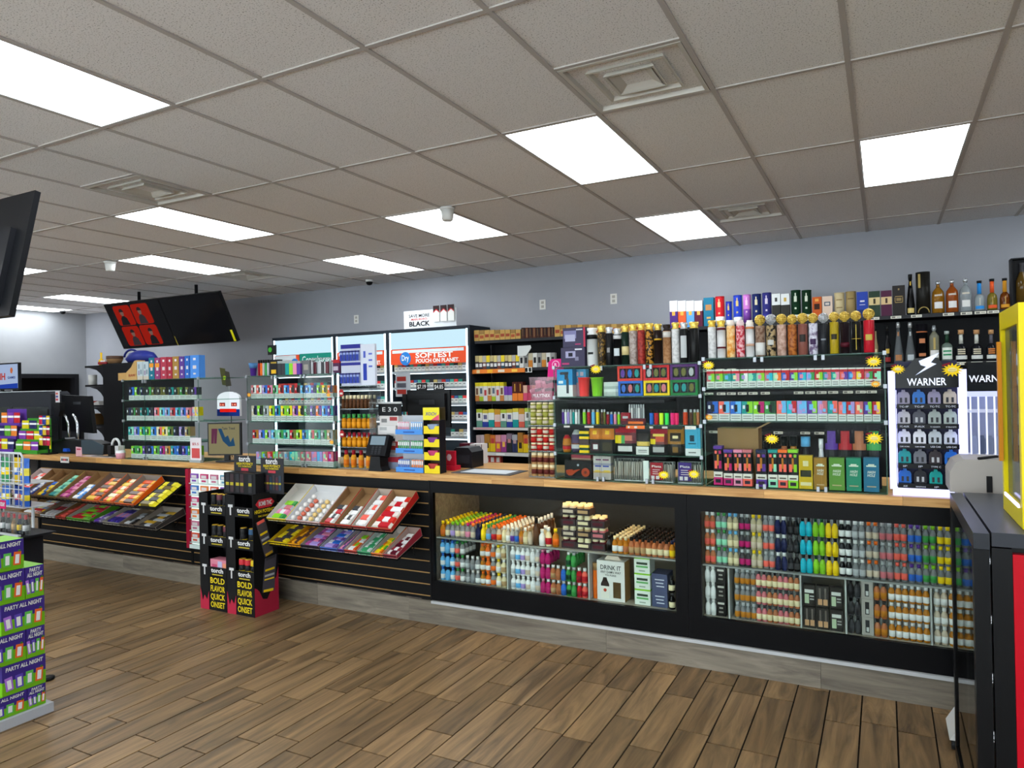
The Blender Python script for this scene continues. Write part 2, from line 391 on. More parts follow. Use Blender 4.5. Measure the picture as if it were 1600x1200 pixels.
def showcase(label, xa, xb, z0, z1, zs, frame_l, frame_r, dividers, warm):
    """glass-fronted counter cabinet: rails, stiles, pane, shelf, dividers, back"""
    t = thing('counter_showcase', label, 'display case', (0, CF, 0), group='glass showcases under the counter')
    L, R = xa-frame_l, xb+frame_r
    b = MB(); b.box(L, R, 0, .03, z1, CB, m_blackgloss); b.build('top_rail', t)
    b = MB(); b.box(L, R, 0, .03, .156, z0, m_blackgloss); b.build('bottom_rail', t)
    for p, q in ((L, xa), (xb, R)):
        if q-p > .003:
            b = MB(); b.box(p, q, 0, .03, z0, z1, m_blackgloss); b.build('stile', t)
    b = MB(); b.box(xa, xb, .008, .014, z0, z1, clear('f4f8f6', 0, .08)); b.build('glass_pane', t)
    b = MB(); b.box(xa, xb, .035, .60, z0-.012, z0-.002, 'b9b2a4'); b.build('floor_panel', t)
    b = MB(); b.box(xa, xb, .035, .60, zs-.010, zs-.002, clear('dfe3e2', .35, .4)); b.build('shelf', t)
    b = MB(); b.box(xa, xb, .60, .615, z0-.012, zs, 'a89e8c', front='a89e8c'); b.build('back_panel', t)
    b = MB(); b.box(xa, xb, .60, .615, zs, CB-.03, '2c2a28'); b.build('back_panel', t)  # upper back is open; this dark sheet paints the shade behind it
    for x in (xa-.008, xb+.001):
        b = MB(); b.box(x, x+.007, .03, .60, z0, CB-.02, m_kick); b.build('side_panel', t)
    for x, za, zb in dividers:
        b = MB(); b.box(x-.004, x+.004, .03, .58, za, zb, clear('e8ebea', .55, .4)); b.build('divider', t)
    s = MB(); s.box(xa+.1, xb-.1, .05, .068, CB-.022, CB-.008, emit('ffe2b0' if warm else 'dfe8ff', warm or 4)); tag(s.build('lamp_tube', t), 'light tube under the counter', None)
    return t
S1 = (-2.634, -1.034, .282, .862, .567); S2 = (-.894, .9, .280, .852, .560)
dv1 = wx(795, CF+.05, 890); dv2 = wx(922, CF+.05, 910)
showcase('long glass showcase of mini bottles in the counter middle', *S1, .020, .066, [(dv1, S1[2], S1[4]-.012), (dv2, S1[2], S1[4]-.012)], 17)
e1, e2, e3, e4 = wx(1140, CF+.05, 930), wx(1252, CF+.05, 940), wx(1322, CF+.05, 950), wx(1455, CF+.05, 960)
showcase('glass showcase of stacked mini bottle pairs at counter right', *S2, .072, .0, [(e, S2[2], S2[4]-.012) for e in (e1, e2, e3, e4)], 0)
# ------------------------------------------------------------------ goods: makers
_G = {}
def lab_ok(s): return ' '.join(s.split())
def put(name, me, label, cat, loc, rz=0, group=None, rot=None):
    o = link(name, me, None, loc, rot or (0, 0, rz)); tag(o, lab_ok(label), cat, group); return o
def mini_me(body, cap, lab, h=.086, r=.0165, slim=.46, n=10, capc=.2, see=0):
    k = ('mini', body, cap, lab, round(h, 4), round(r, 4), slim, see)
    if k not in _G:
        bm = clear(PAL.get(body, body), see, .6) if see else mat(body, .12)
        b = MB(); b.lathe([(r*.9, 0, bm), (r, h*.04, bm), (r, h*.12, bm), (r*1.015, h*.121, mat(lab, .5)), (r*1.015, h*.46, mat(lab, .5)), (r, h*.461, bm), (r*.98, h*.60, bm), (r*slim, h*.78, bm), (r*slim, h*(1-capc), bm),
                           (r*slim*1.2, h*(1-capc), mat(cap, .35)), (r*slim*1.2, h, mat(cap, .35))], n)
        _G[k] = b.mesh('mini_bottle')
    return _G[k]
def box_me(w, d, h, bands, top=None, prints=(), taper=0):
    """carton: coloured bands bottom to top ((fraction, colour), ...), flat prints (x0, x1, z0, z1, colour) as fractions of the front"""
    k = ('box', round(w, 4), round(d, 4), round(h, 4), tuple(bands), top, tuple(prints), taper)
    if k not in _G:
        b = MB(); z = 0
        for i, (fr, c) in enumerate(bands):
            z1 = h if i == len(bands)-1 else z+fr*h
            b.box(-w/2, w/2, -d/2, d/2, z, z1, c, top=top if i == len(bands)-1 else None); z = z1
        for j, (a, c, e, f, pc) in enumerate(prints):
            yy = -d/2-.0004-.0002*j
            b.face([(-w/2+a*w, yy, e*h), (-w/2+c*w, yy, e*h), (-w/2+c*w, yy, f*h), (-w/2+a*w, yy, f*h)], pc)
        _G[k] = b.mesh('carton')
    return _G[k]
def pouch_me(w, h, t, bands, prints=()):
    """standing pouch: bulging below, crimped flat at the top"""
    k = ('pouch', round(w, 4), round(h, 4), round(t, 4), tuple(bands), tuple(prints))
    if k not in _G:
        b = MB(); nx, nz = 6, 10; zb = []; s = 0
        for fr, c in bands: s += fr; zb.append((s, c))
        def th(u, v): return (t/2)*(1-abs(2*u-1)**3*.85)*(1-v**3*.95)*(0.75+.25*math.sin(min(1, v*3)*math.pi/2))+.0006
        def yf(u, v): return -th(u, v)
        for sgn in (-1, 1):
            for i in range(nx):
                for j in range(nz):
                    q = [(i/nx, j/nz), ((i+1)/nx, j/nz), ((i+1)/nx, (j+1)/nz), (i/nx, (j+1)/nz)]
                    if sgn > 0: q.reverse()
                    vm = (j+.5)/nz; c = next((c for s, c in zb if vm <= s), zb[-1][1])
                    um = (i+.5)/nx
                    for a, e, f, g, pc in prints:
                        if sgn < 0 and a <= um <= e and f <= vm <= g: c = pc
                    b.face([((u-.5)*w, sgn*th(u, v), v*h) for u, v in q], mat(c, .3), False)
        for i in range(nx):
            b.face([(((i+1)/nx-.5)*w, -th((i+1)/nx, 0), 0), ((i/nx-.5)*w, -th(i/nx, 0), 0), ((i/nx-.5)*w, th(i/nx, 0), 0), (((i+1)/nx-.5)*w, th((i+1)/nx, 0), 0)], bands[0][1])
        _G[k] = b.mesh('pouch')
    return _G[k]
def on_shelf(kind, px0, px1, pyt, Y, zb, d, label, cat, group=None, name='carton', py=None, h=None, **kw):
    """a carton whose front stands at depth Y between two pixel columns on a shelf of height zb"""
    py = py or 650; x0, x1 = wx(px0, Y, py), wx(px1, Y, py); w = x1-x0
    h = h or max(.02, wz((px0+px1)/2, pyt, Y)-zb)
    me = box_me(w*.97, d, h, **kw) if kind == 'box' else pouch_me(w*.98, h, d, **kw)
    return put(name, me, label, cat, ((x0+x1)/2, Y+d/2, zb+.0005), 0, group)
def flask(px0, px1, Y, zb, pyt, capc, body, label, cap='plain', band=None, lab=None, ball_py=None, split=True, py=540, rel=1.0):
    """tall cylinder bottle with separate cap; ball: openwork globe on a short neck"""
    x0, x1 = wx(px0, Y, py), wx(px1, Y, py); r = (x1-x0)/2*.97*rel; h = wz((px0+px1)/2, pyt, Y)-zb
    t = thing('flask', label, 'flask', ((x0+x1)/2, Y+r, zb+.0005), group='tall flasks on top of glass cases')
    bm = body if not isinstance(body, str) else mat(body, .3)
    b = MB(); pr = [(r*.94, 0, bm), (r, h*.012, bm)]
    if band:
        for f0, f1, c in band: pr += [(r, h*f0, bm), (r*1.006, h*f0, mat(c, .35)), (r*1.006, h*f1, mat(c, .35)), (r, h*f1, bm)]
    pr += [(r, h*.985, bm), (r*.93, h, bm)]
    b.lathe(pr, 16); b.build('body', t)
    if lab:
        c, f0, f1, ws = lab; q = MB(); n = 6; a0 = math.asin(min(.95, ws))
        for i in range(n):
            A, B = -a0+2*a0*i/n, -a0+2*a0*(i+1)/n; R = r*1.014
            q.face([(R*math.sin(A), -R*math.cos(A), h*f0), (R*math.sin(B), -R*math.cos(B), h*f0), (R*math.sin(B), -R*math.cos(B), h*f1), (R*math.sin(A), -R*math.cos(A), h*f1)], mat(c, .4))
        q.build('label', t)
    cm = mat({'gold': 'dcb848', 'd8b84a': 'e6c65a', 'silver': 'c4c6ca'}[capc], .25, .45, .5) if capc in ('gold', 'silver', 'd8b84a') else mat(capc, .35)
    q = MB()
    if cap == 'ball':
        R = r*1.04; q.lathe([(r*.42, h, cm), (r*.42, h+R*.45, cm), (r*.5, h+R*.5, cm)], 10); q.build('neck', t)
        q = MB(); zc = h+R*1.25
        for j in range(-3, 4):                      # latitude rings
            a = j*math.pi/8; rr, zz = R*math.cos(a), zc+R*math.sin(a)
            q.tube([(rr*math.cos(2*math.pi*k/14), rr*math.sin(2*math.pi*k/14), zz) for k in range(15)], R*.085, cm, 4)
        for j in range(7):
            c0, s0 = math.cos(math.pi*j/7), math.sin(math.pi*j/7)
            q.tube([(R*math.cos(u)*c0, R*math.cos(u)*s0, zc+R*math.sin(u)) for u in [2*math.pi*k/14 for k in range(15)]], R*.085, cm, 4)
        q.lathe([(R*.2, zc-R*.8, cm), (R*.75, zc-R*.35, cm), (R*.8, zc+R*.2, cm), (R*.3, zc+R*.75, cm)], 8)
        q.build('globe_cap', t)
    elif cap == 'ring':
        q.lathe([(r*.85, h, cm), (r*.9, h+.008, cm), (r*.7, h+.012, cm), (r*1.0, h+.024, cm), (r*.98, h+.036, cm)], 14); q.build('cap', t)
    else:
        q.lathe([(r*.9, h, cm), (r*.92, h+.018, cm), (r*.7, h+.022, cm), (r*.7, h+.03, cm)], 14); q.build('cap', t)
    return t
def star_tag(px, py, Y, size, label, c1='f2cc14', c2='efe2a4'):
    p = W(px, py, Y=Y); t = thing('price_star', label, 'price tag', (p.x, Y, p.z), group='yellow starburst price tags')
    b = MB(); o = []
    for k in range(28):
        a = 2*math.pi*k/28; r = size*(1.08 if k % 2 else .64); o.append((r*math.cos(a)*1.15, r*math.sin(a)*.85))
    b.prism(o, 0, .0015, mat(c1, .5)); b.build('star_card', t)
    b = MB(); b.prism([(size*.5*math.cos(2*math.pi*k/16), size*.3*math.sin(2*math.pi*k/16)) for k in range(16)], -.0008, 0, mat(c2, .5)); b.build('white_center', t)
    b = MB(); b.prism([(-size*1.1, size*.45), (-size*.2, size*.75), (-size*.25, size*1.0), (-size*1.15, size*.7)], -.0016, -.0008, mat('7a1420', .5)); b.build('red_script', t)
    for i in range(2):
        b = MB(); b.box(-size*.4, size*.4, -.0014, -.0008, size*(.08-.24*i)-size*.05, size*(.08-.24*i)+size*.04, 'c8a23c'); b.build('print_line', t)
    return t
GLASS = clear('f9fcfa', 0, .04); GEDGE = clear('86b0a2', .22, .2)
def glass_case(label, xa, xb, shelves, y0, y1, top=True, mids=(), ext=None):
    """tiered glass counter case held by small metal clips"""
    t = thing('glass_case', label, 'display case', ((xa+xb)/2, y0, CT), group='glass display cases on the counter')
    ox, oy, oz = (xa+xb)/2, y0, CT
    for z in shelves:
        if abs(z-CT) < .01: z = CT+.006
        b = MB(); b.box(xa-ox, (ext if ext and z > 1.3 else xb)-ox, .003, y1-oy, z-.006-oz, z-.0006-oz, GLASS, front=GEDGE, edge=GEDGE); b.build('shelf', t)
    zt = shelves[-1]
    for x in (xa, xb):
        b = MB(); b.box(x-.003-ox, x+.003-ox, 0, y1-oy, .001, zt-oz-.007, GLASS, front=GEDGE); b.build('side_panel', t)
    xs = [xa]+list(mids)+[xb]
    for p, q in zip(xs, xs[1:]):
        b = MB(); b.box(p+.004-ox, q-.004-ox, -.005, -.001, .001, zt-oz-.008, GLASS, edge=GEDGE); b.build('front_pane', t)
    for x in mids:
        for dx in (-.018, .018):
            for z in (.0, zt-oz-.03):
                b = MB(); b.box(x+dx-.007-ox, x+dx+.007-ox, -.012, .0, z+.001, z+.026, mat('9a9ea4', .4, .5)); b.build('clip', t)
    for x in (xa, xb):
        for z in shelves[1:]:
            b = MB(); b.box(x-.008-ox, x+.008-ox, -.010, .004, z-.014-oz, z+.006-oz, mat('9a9ea4', .4, .5)); b.build('clip', t)
    return t

# ------------------------------------------------------------------ counter showcases: mini bottles
BACK = MB()
def merge(mb, me, loc):
    i = len(mb.v); mb.v += [(v.co.x+loc[0], v.co.y+loc[1], v.co.z+loc[2]) for v in me.vertices]
    for p in me.polygons:
        mb.f.append(tuple(i+j for j in p.vertices)); mb.m.append(mb.mi(me.materials[p.material_index])); mb.s.append(p.use_smooth)
def minis(cols, xs, y, zs, h, r, where, group, rows=1, dy=.042, skip=None):
    """columns of mini bottles: cols = (body, cap, label, words[, see])"""
    for i, x in enumerate(xs):
        c = cols[i]
        if c is None: continue
        see = c[4] if len(c) > 4 else 0
        me = mini_me(c[0], c[1], c[2], h, r, see=see)
        for ti, z in enumerate(zs):
            for k in range(rows if ti == len(zs)-1 else 1):
                if skip and skip(i, ti, k): continue
                if k > 2: merge(BACK, me, (x, y+k*dy, z+.0006)); continue
                t = ['', ', bottom tier', ', middle tier', ', top tier'][ti+1 if len(zs) > 1 else 0]
                dep = '' if k == 0 else ', %s row' % nth(k)
                put('mini_bottle', me, '%s mini bottle, %s %s%s%s' % (c[3], nth(i), where, t, dep), 'bottle', (x+random.uniform(-.001, .001), y+k*dy, z+.0006), random.uniform(-.3, .3), group)
def lin_x(px0, px1, n, Y, py=850):
    a, c = wx(px0, Y, py), wx(px1, Y, py); return [a+(c-a)*(i+.5)/n for i in range(n)]
Y1 = CF+.062
# showcase one, upper shelf, left block: rows of bright caps running back
cols = [('amber', 'yellow', 'd06a2a', 'yellow-capped amber'), ('silver', 'yellow', 'cream', 'yellow-capped clear', .5), ('silver', 'lime', 'lavender', 'lime-capped clear', .5), ('silver', 'lime', 'cream', 'lime-capped pale', .5), ('silver', 'yellow', 'beige', 'yellow-capped beige-label', .5),
        ('silver', 'magenta', 'pink', 'magenta-capped pink-label', .5), ('silver', 'orange', 'beige', 'orange-capped', .5), ('navy', 'navy', 'navy', 'solid navy'), ('yellow', 'yellow', 'yellow', 'all-yellow'), ('silver', 'green', 'sky', 'green-capped blue-label', .5), ('silver', 'orange', 'red', 'orange-capped red-label', .5), ('beige', 'orange', 'orange', 'orange-capped peach')]
minis(cols, lin_x(689, 785, 12, Y1), Y1, [S1[4]], .102, .0185, 'from left on lit upper shelf', 'bright-capped minis on the upper shelf', 9, .046)
cols = [('cream', 'white', 'cream', 'cream white-capped'), ('beige', 'white', 'white', 'beige white-capped'), ('white', 'white', 'purple', 'white purple-label', .5), ('silver', 'white', 'blue', 'blue-label white-capped', .5), ('amber', 'kraft', 'copper', 'cork-topped amber'), ('cream', 'white', 'cream', 'pale lemon', .6), ('beige', 'kraft', 'beige', 'cork-topped tan')]
minis(cols, lin_x(785, 832, 7, Y1), Y1, [S1[4]], .102, .0165, 'right of bright caps, lit shelf', 'white-capped minis on the upper shelf', 8, .05)
# larger single bottles in the middle
for px, c, cap, lab, h, words in ((838, 'brown', 'black', 'brown', .17, 'tall dark brown slim'), (847, 'white', 'white', 'white', .10, 'small white'), (857, 'cream', 'white', 'red', .115, 'cream red-label whipped'), (868, 'amber', 'yellow', 'orange', .11, 'orange and yellow')):
    put('bottle', mini_me(c, cap, lab, h, .02), '%s bottle beside four-packs in the lit showcase' % words, 'bottle', (wx(px, Y1, 850), Y1+.005, S1[4]+.0006))
put('bottle', mini_me('cream', 'white', 'orange', .11, .024), 'cream orange-label bottle behind the whipped cream one', 'bottle', (wx(852, Y1+.06, 830), Y1+.07, S1[4]+.0006))
for i in range(5): put('bottle', mini_me('brown', 'white', 'brown', .15, .016), 'tall brown white-capped bottle, %s in row running back' % nth(i), 'bottle', (wx(840, Y1+.06, 830), Y1+.075+.05*i, S1[4]+.0006), 0, 'brown bottles running back in the showcase')
# cardboard four-packs with cream caps
def four_pack(px0, px1, zb, tone, label, Y):
    x0, x1 = wx(px0, Y, 860), wx(px1, Y, 860); w = (x1-x0)*.95
    t = thing('four_pack', label, 'four-pack', ((x0+x1)/2, Y+w/2, zb+.0005), group='cardboard four-packs in the showcase')
    b = MB(); b.box(-w/2, w/2, -w/2, w/2, 0, .040, mat('3a3034', .5), front='3a3034'); b.build('sleeve', t)
    b = MB(); b.box(-w*.36, w*.36, -w/2-.0008, -w/2, .012, .030, tone); b.build('label', t)
    for sx in (-1, 1):
        for s2 in (-1, 1):
            b = MB(); b.lathe([(w*.2, .002, tone), (w*.23, .042, tone), (w*.22, .052, tone), (w*.2, .056, 'cream'), (w*.2, .066, 'cream')], 10, sx*w*.25, s2*w*.25); b.build('jar', t)
for i, (a, c, n, tone) in enumerate(((877, 900, 4, 'beige'), (900, 923, 4, 'tan'), (923, 946, 3, 'rose'))):
    for k in range(n): four_pack(a, c, S1[4]+k*.0672, tone if k % 2 else ('maroon' if i != 1 else 'cream'), 'cardboard four-pack, %s from bottom of the %s stack' % (nth(k), ('left', 'middle', 'right')[i]), Y1)
# whisky minis on the right
cols = [('charcoal', 'black', 'black', 'charcoal')]+[('amber', 'cream', 'white' if i < 2 else 'amber', 'cream-capped amber') for i in range(2)]+[('amber', 'cream', 'copper', 'cream-capped copper')]+[('copper', 'black', 'tan', 'black-capped copper')]*3+[('copper', 'black', 'cream', 'black-capped cream-label')]*4+[('amber', 'navy', 'yellow', 'navy-capped yellow-label')]
minis(cols, lin_x(948, 1055, 12, Y1), Y1, [S1[4]], .098, .0165, 'of lit whisky minis', 'whisky minis in the showcase', 8, .05)
# showcase one, lower floor
zt = [S1[2], S1[2]+.0885, S1[2]+.177]
cols = [('sky', 'blue', 'white', 'sky blue'), ('sky', 'navy', 'sky', 'plain sky blue'), ('sky', 'blue', 'white', 'bright blue'), ('silver', 'green', 'coral', 'green-capped clear', .5), ('silver', 'green', 'white', 'green-capped white-label', .5), ('silver', 'white', 'silver', 'silver clear', .5), ('silver', 'white', 'grey', 'grey-label clear', .5), ('silver', 'white', 'white', 'white-label clear', .5), ('amber', 'orange', 'white', 'orange-capped white-label'), ('orange', 'orange', 'white', 'orange'), ('silver', 'white', 'orange', 'orange-label clear', .5), ('cream', 'yellow', 'white', 'yellow-capped'), ('cream', 'white', 'tan', 'tan-label')]
minis(cols, lin_x(689, 792, 13, Y1, 890), Y1, zt, .086, .0185, 'in left lower bay', 'minis in the left lower bay', 4, .044, skip=lambda i, t, k: t == 2 and i in (5, 6, 7))
cols = [('white', 'white', 'silver', 'white silver-label'), ('white', 'white', 'sky', 'white blue-label'), ('white', 'white', 'lavender', 'white lavender-label'), ('white', 'white', 'beige', 'white peach-label'), ('white', 'white', 'white', 'plain white'), ('silver', 'white', 'beige', 'silver peach-label'), ('magenta', 'pink', 'magenta', 'hot pink'), ('magenta', 'white', 'magenta', 'deep pink'), ('copper', 'white', 'tan', 'tan'), ('copper', 'white', 'copper', 'copper'), ('blue', 'silver', 'blue', 'cobalt blue'), ('green', 'white', 'darkgreen', 'green'), ('green', 'silver', 'green', 'bright green'), ('red', 'white', 'crimson', 'red'), ('coral', 'white', 'red', 'coral red')]
minis(cols, lin_x(799, 918, 15, Y1, 900), Y1, zt, .086, .0185, 'in middle lower bay', 'minis in the middle lower bay', 4, .044, skip=lambda i, t, k: t == 2 and i in (8, 9, 10, 13, 14))
put('bottle', mini_me('orange', 'kraft', 'orange', .21, .017, slim=.9), 'tall orange bottle left of the drink-it gift box', 'bottle', (wx(929, Y1, 900), Y1+.02, S1[2]+.0006))
# the gift box
x0, x1 = wx(933, Y1, 905), wx(976, Y1, 905); gw = x1-x0; gh = .232
gb = thing('gift_box', 'white gift box printed DRINK IT with round whisky bottle picture', 'gift box', ((x0+x1)/2, Y1+.05, S1[2]+.0005))
b = MB(); b.box(-gw/2, gw/2, -.05, .05, 0, gh, 'e2e0dc', edge=mat('9a7444', .6)); b.build('carton', gb)
b = MB(); b.prism([(-gw*.3, gh), (gw*.3, gh), (gw*.2, gh+.022), (-gw*.2, gh+.022)], -.012, .012, 'd8c8b8'); b.build('handle', gb)
text('DRINK IT', .026, '1a1a1a', (0, -.0512, gh*.78), gb, width=gw*.74); text('ANY DAMN WAY', .014, '1a1a1a', (0, -.0512, gh*.69), gb, width=gw*.74); text('YOU PLEASE', .010, '1a1a1a', (0, -.0512, gh*.62), gb, width=gw*.4)
b = MB(); b.prism([(-gw*.36, gh*.05), (-gw*.06, gh*.05), (-gw*.06, gh*.42), (-gw*.12, gh*.5), (-gw*.15, gh*.58), (-gw*.27, gh*.58), (-gw*.3, gh*.5), (-gw*.36, gh*.42)], -.0508, -.05, 'e8e4da', '2a1a14'); bp = b.build('printed_bottle', gb)
b = MB(); b.prism([(-gw*.36, gh*.36), (-gw*.06, gh*.36), (-gw*.06, gh*.42), (-gw*.12, gh*.5), (-gw*.15, gh*.58), (-gw*.27, gh*.58), (-gw*.3, gh*.5), (-gw*.36, gh*.42)], -.0512, -.0508, '2a1a14'); b.build('bottle_neck', bp)
b = MB(); b.prism([(-gw*.21+gw*.06*math.cos(a*.6), gh*.26+gw*.06*math.sin(a*.6)) for a in range(10)], -.0514, -.0508, 'b8402a'); b.build('round_seal', bp)
b = MB(); b.box(gw*.08, gw*.36, -.0506, -.05, gh*.08, gh*.48, '5a4426'); b.build('window_cutout', gb)
for k in range(3):
    o = on_shelf('box', 991, 1016, 880, Y1, S1[2]+k*.0905, .10, 'white and green cocktail carton, %s from bottom of its stack' % nth(k), 'carton', 'green-topped cocktail cartons', h=.09, bands=((.9, 'dfe6dc'), (.1, 'lime')), prints=((.15, .85, .55, .7, '3a4a3c'), (.12, .88, .36, .48, '6ab06a'), (.3, .7, .12, .2, '9aa89a')), py=910)
for k in range(2): on_shelf('box', 1018, 1043, 0, Y1, S1[2]+k*.094, .12, 'slate blue liquor carton, %s of its stack' % ('bottom', 'top')[k], 'carton', 'slate blue cartons', h=.0935, bands=((1, '4c5272'),), prints=((.2, .8, .62, .68, 'd0d4e0'), (.25, .75, .42, .48, 'd0d4e0'), (.3, .8, .22, .28, 'd0d4e0')), py=910)
minis([('black', 'charcoal', 'cream', 'black cream-label')], [wx(1050, Y1, 920)], Y1, [S1[2], S1[2]+.095], .09, .018, 'at lower bay end', 'end minis')
st_o = BACK.build('mini_bottle_back_rows'); tag(st_o, 'rear rows of mini bottles deep inside the middle showcase', 'bottles', None, 'stuff')
# ------------------------------------------------------------------ showcase two: pairs of minis
def twin(x, z, y, body, cap, lab, words, label, pitch, h, see=0, group='mini bottle twin packs'):
    t = thing('twin_pack', lab_ok(label), 'bottle pack', (x, y, z+.0006), group=group)
    me = mini_me(body, cap, lab, h, pitch*.235, slim=.5, see=see)
    for s in (-1, 1): link('bottle', me, t, (s*pitch*.245, 0, 0))
    b = MB(); b.box(-pitch*.46, pitch*.46, pitch*.25, pitch*.255, .001, h*.98, clear('e8ecec', .25, .4)); b.build('clear_backing', t)
    return t
n = 18; xs2 = lin_x(1096, 1484, n, Y1, 850); pit = xs2[1]-xs2[0]
U = [('copper', 'white', 'coral', 'brown coral-label', 0), ('silver', 'green', 'mint', 'pale green', .5), ('cream', 'sky', 'cream', 'pale lime', .5), ('charcoal', 'silver', 'magenta', 'dark magenta-label', 0), ('cream', 'yellow', 'beige', 'yellow-capped pale', .6), ('silver', 'silver', 'coral', 'clear rose-label', .5), ('navy', 'white', 'navy', 'navy white-capped', 0), ('black', 'charcoal', 'charcoal', 'black', 0), ('aqua', 'black', 'aqua', 'bright aqua', 0), ('lime', 'darkgreen', 'lime', 'bright lime', 0), ('yellow', 'black', 'yellow', 'bright yellow', 0), ('black', 'white', 'white', 'black white-topped', 0), ('silver', 'white', 'silver', 'clear silver', .4), ('silver', 'orange', 'beige', 'clear orange-capped', .4), ('silver', 'silver', 'rose', 'clear dusty-label', .4), ('silver', 'coral', 'coral', 'clear coral-label', .4), ('silver', 'purple', 'blue', 'clear blue-label', .4), ('silver', 'lime', 'green', 'clear green-label', .4)]
U.append(('silver', 'yellow', 'yellow', 'clear yellow-label', .4))
xs2 = lin_x(1101, 1487, 19, Y1, 850); pit = xs2[1]-xs2[0]
TW = ('bottom', 'middle', 'top')
for i, (bd, cp_, lb, wd, se) in enumerate(U):
    for k in range(3):
        twin(xs2[i], S2[4]+k*.0945, Y1+(i % 2)*.004, bd, cp_, lb, wd, '%s twin mini bottles, %s row of upper right showcase' % (wd, TW[k]), pit, .0925, se)
def pack_card(x, z, y, w, h, base, prints, label):
    put('carry_pack', box_me(w, .035, h, ((1, base),), None, prints), label, 'bottle pack', (x, y+.018, z+.0006), 0, 'boxed mini packs')
Lz = [S2[2]+k*.0895 for k in range(3)]
for k in range(3):
    r = TW[k]+' row of lower right showcase'
    twin(wx(1110.5, Y1, 930), Lz[k], Y1, 'white', 'white', 'white', 'white', 'all-white twin mini bottles, '+r, pit, .087)
    pack_card(wx(1127, Y1, 930), Lz[k], Y1-.01, pit*.8, .088, '1c1a1a', ((.15, .85, .72, .84, 'c8c4bc'), (.3, .7, .45, .55, '9a968e'), (.25, .75, .2, .3, '8a867e')), 'black boxed mini pack, '+r)
    for j, px in enumerate((1156.5, 1173)):
        twin(wx(px, Y1, 930), Lz[k], Y1, 'silver', 'silver', 'amber', 'gold', 'amber-based twin mini bottles, %s, %s' % (('left', 'right')[j]+' stack', r), pit, .087, .4)
    for j in range(4):
        twin(wx(1190+17*j, Y1, 935), Lz[k], Y1, ('rose', 'copper', 'rose', 'copper')[j], 'charcoal', 'cream', 'amber', 'cream-label amber twin minis, %s stack, %s' % (nth(j), r), pit*.95, .087)
    twin(wx(1335, Y1, 950), Lz[k], Y1, 'charcoal', 'black', 'charcoal', 'dark', 'dark unlabelled twin mini bottles, '+r, pit, .087)
    pack_card(wx(1355.5, Y1, 950), Lz[k], Y1-.01, pit*.86, .088, 'a8a29c', ((.3, .65, .15, .85, '2a2a2c'), (.38, .6, .2, .45, 'c8c8c8')), 'pale grey boxed mini pack, '+r)
    twin(wx(1376, Y1, 955), Lz[k], Y1, 'copper', 'charcoal', 'amber', 'copper', 'copper twin mini bottles, '+r, pit, .087)
    for j in range(3):
        twin(wx(1399+21.5*j, Y1, 960), Lz[k], Y1, 'amber', 'white', 'white', 'amber', 'white-capped amber twin minis, %s stack, %s' % (nth(j), r), pit, .087)
    twin(wx(1470, Y1, 960), Lz[k], Y1, 'beige', 'white', 'white', 'beige', 'white-capped pale twin minis, '+r, pit, .087)
    twin(wx(1494, Y1, 960), Lz[k], Y1, 'amber', 'white', 'white', 'amber', 'last white-capped amber twin minis, '+r, pit, .087)
for k in range(2):
    for j, px in enumerate((1265, 1286, 1307)):
        z = S2[2]+k*.112
        if (j, k) in ((1, 1), (1, 0), (0, 0)): prints = ((.1, .45, .1, .38, 'c89a72'), (.55, .9, .1, .38, 'c89a72'), (.2, .35, .38, .9, '6a625c'), (.65, .8, .38, .9, '6a625c'))
        else: prints = ((.12, .88, .62, .78, 'd8d8d4'), (.12, .48, .12, .56, 'b8c8a8'), (.55, .9, .3, .36, 'b0b0ac'), (.55, .9, .44, .5, 'b0b0ac'))
        pack_card(wx(px, Y1, 950), z, Y1-.01, pit*.93, .108, '2e2a28', prints, 'tall dark two-bottle pack, %s column, %s row of central bay' % (nth(j), ('lower', 'upper')[k]))

t = thing('hand_scraper', 'bright green handled scraper lying high inside the middle showcase', 'tool', (wx(1012, 4.30, 800), 4.30, S1[3]+.005), (0, math.pi/2, 0))
b = MB(); b.lathe([(.014, -.09, 'tan'), (.016, -.06, '2ab83c'), (.018, .10, '2ab83c'), (.012, .115, '2ab83c')], 10); b.build('handle', t)
b = MB(); b.box(-.012, .012, -.003, .003, -.2, -.09, mat('a8a8a4', .3, .6)); b.build('blade', t)
t = thing('inner_ledge', 'dark ledge high at the back of the middle showcase', 'ledge', (wx(1012, 4.30, 800)-.6, 4.30, S1[3]-.025)); b = MB(); b.box(-.3, .75, -.05, .05, 0, .008, '2c2c2e'); b.build('board', t)

# ------------------------------------------------------------------ glass cases on the counter
YC = 3.885; YI = YC+.022
CA = dict(right=(wx(1101, YC, 650), wx(1384, YC, 650)), mid=(wx(867, YC, 650), wx(1095, YC, 650)))
zR = [CT, 1.340, 1.517, 1.680]; zM = [CT, 1.145, 1.316, 1.480, 1.660]; zL = [CT, 1.150, 1.320, 1.495, 1.670]
glass_case('glass counter case of vape cartons left of the lit WARNER display', *CA['right'], zR, YC, YC+.32, mids=(wx(1187, YC), wx(1282, YC)))
glass_case('glass counter case of cups, pouches and pipe beside vape cartons', *CA['mid'], zM, YC, YC+.32, mids=(wx(937, YC), wx(1014, YC)))
xl2 = (wx(387, YC, 650), wx(522.5, YC, 650)); xl1 = (wx(193, YC, 650), wx(311, YC, 650))
glass_case('glass counter case of vape cartons behind the dark torch boards', *xl2, zL, YC, YC+.30, mids=(wx(430, YC), wx(475, YC)))
glass_case('glass counter case left of the tilted advertising monitor', *xl1, zL, YC, YC+.30, mids=(wx(227, YC),), ext=wx(336, YC))
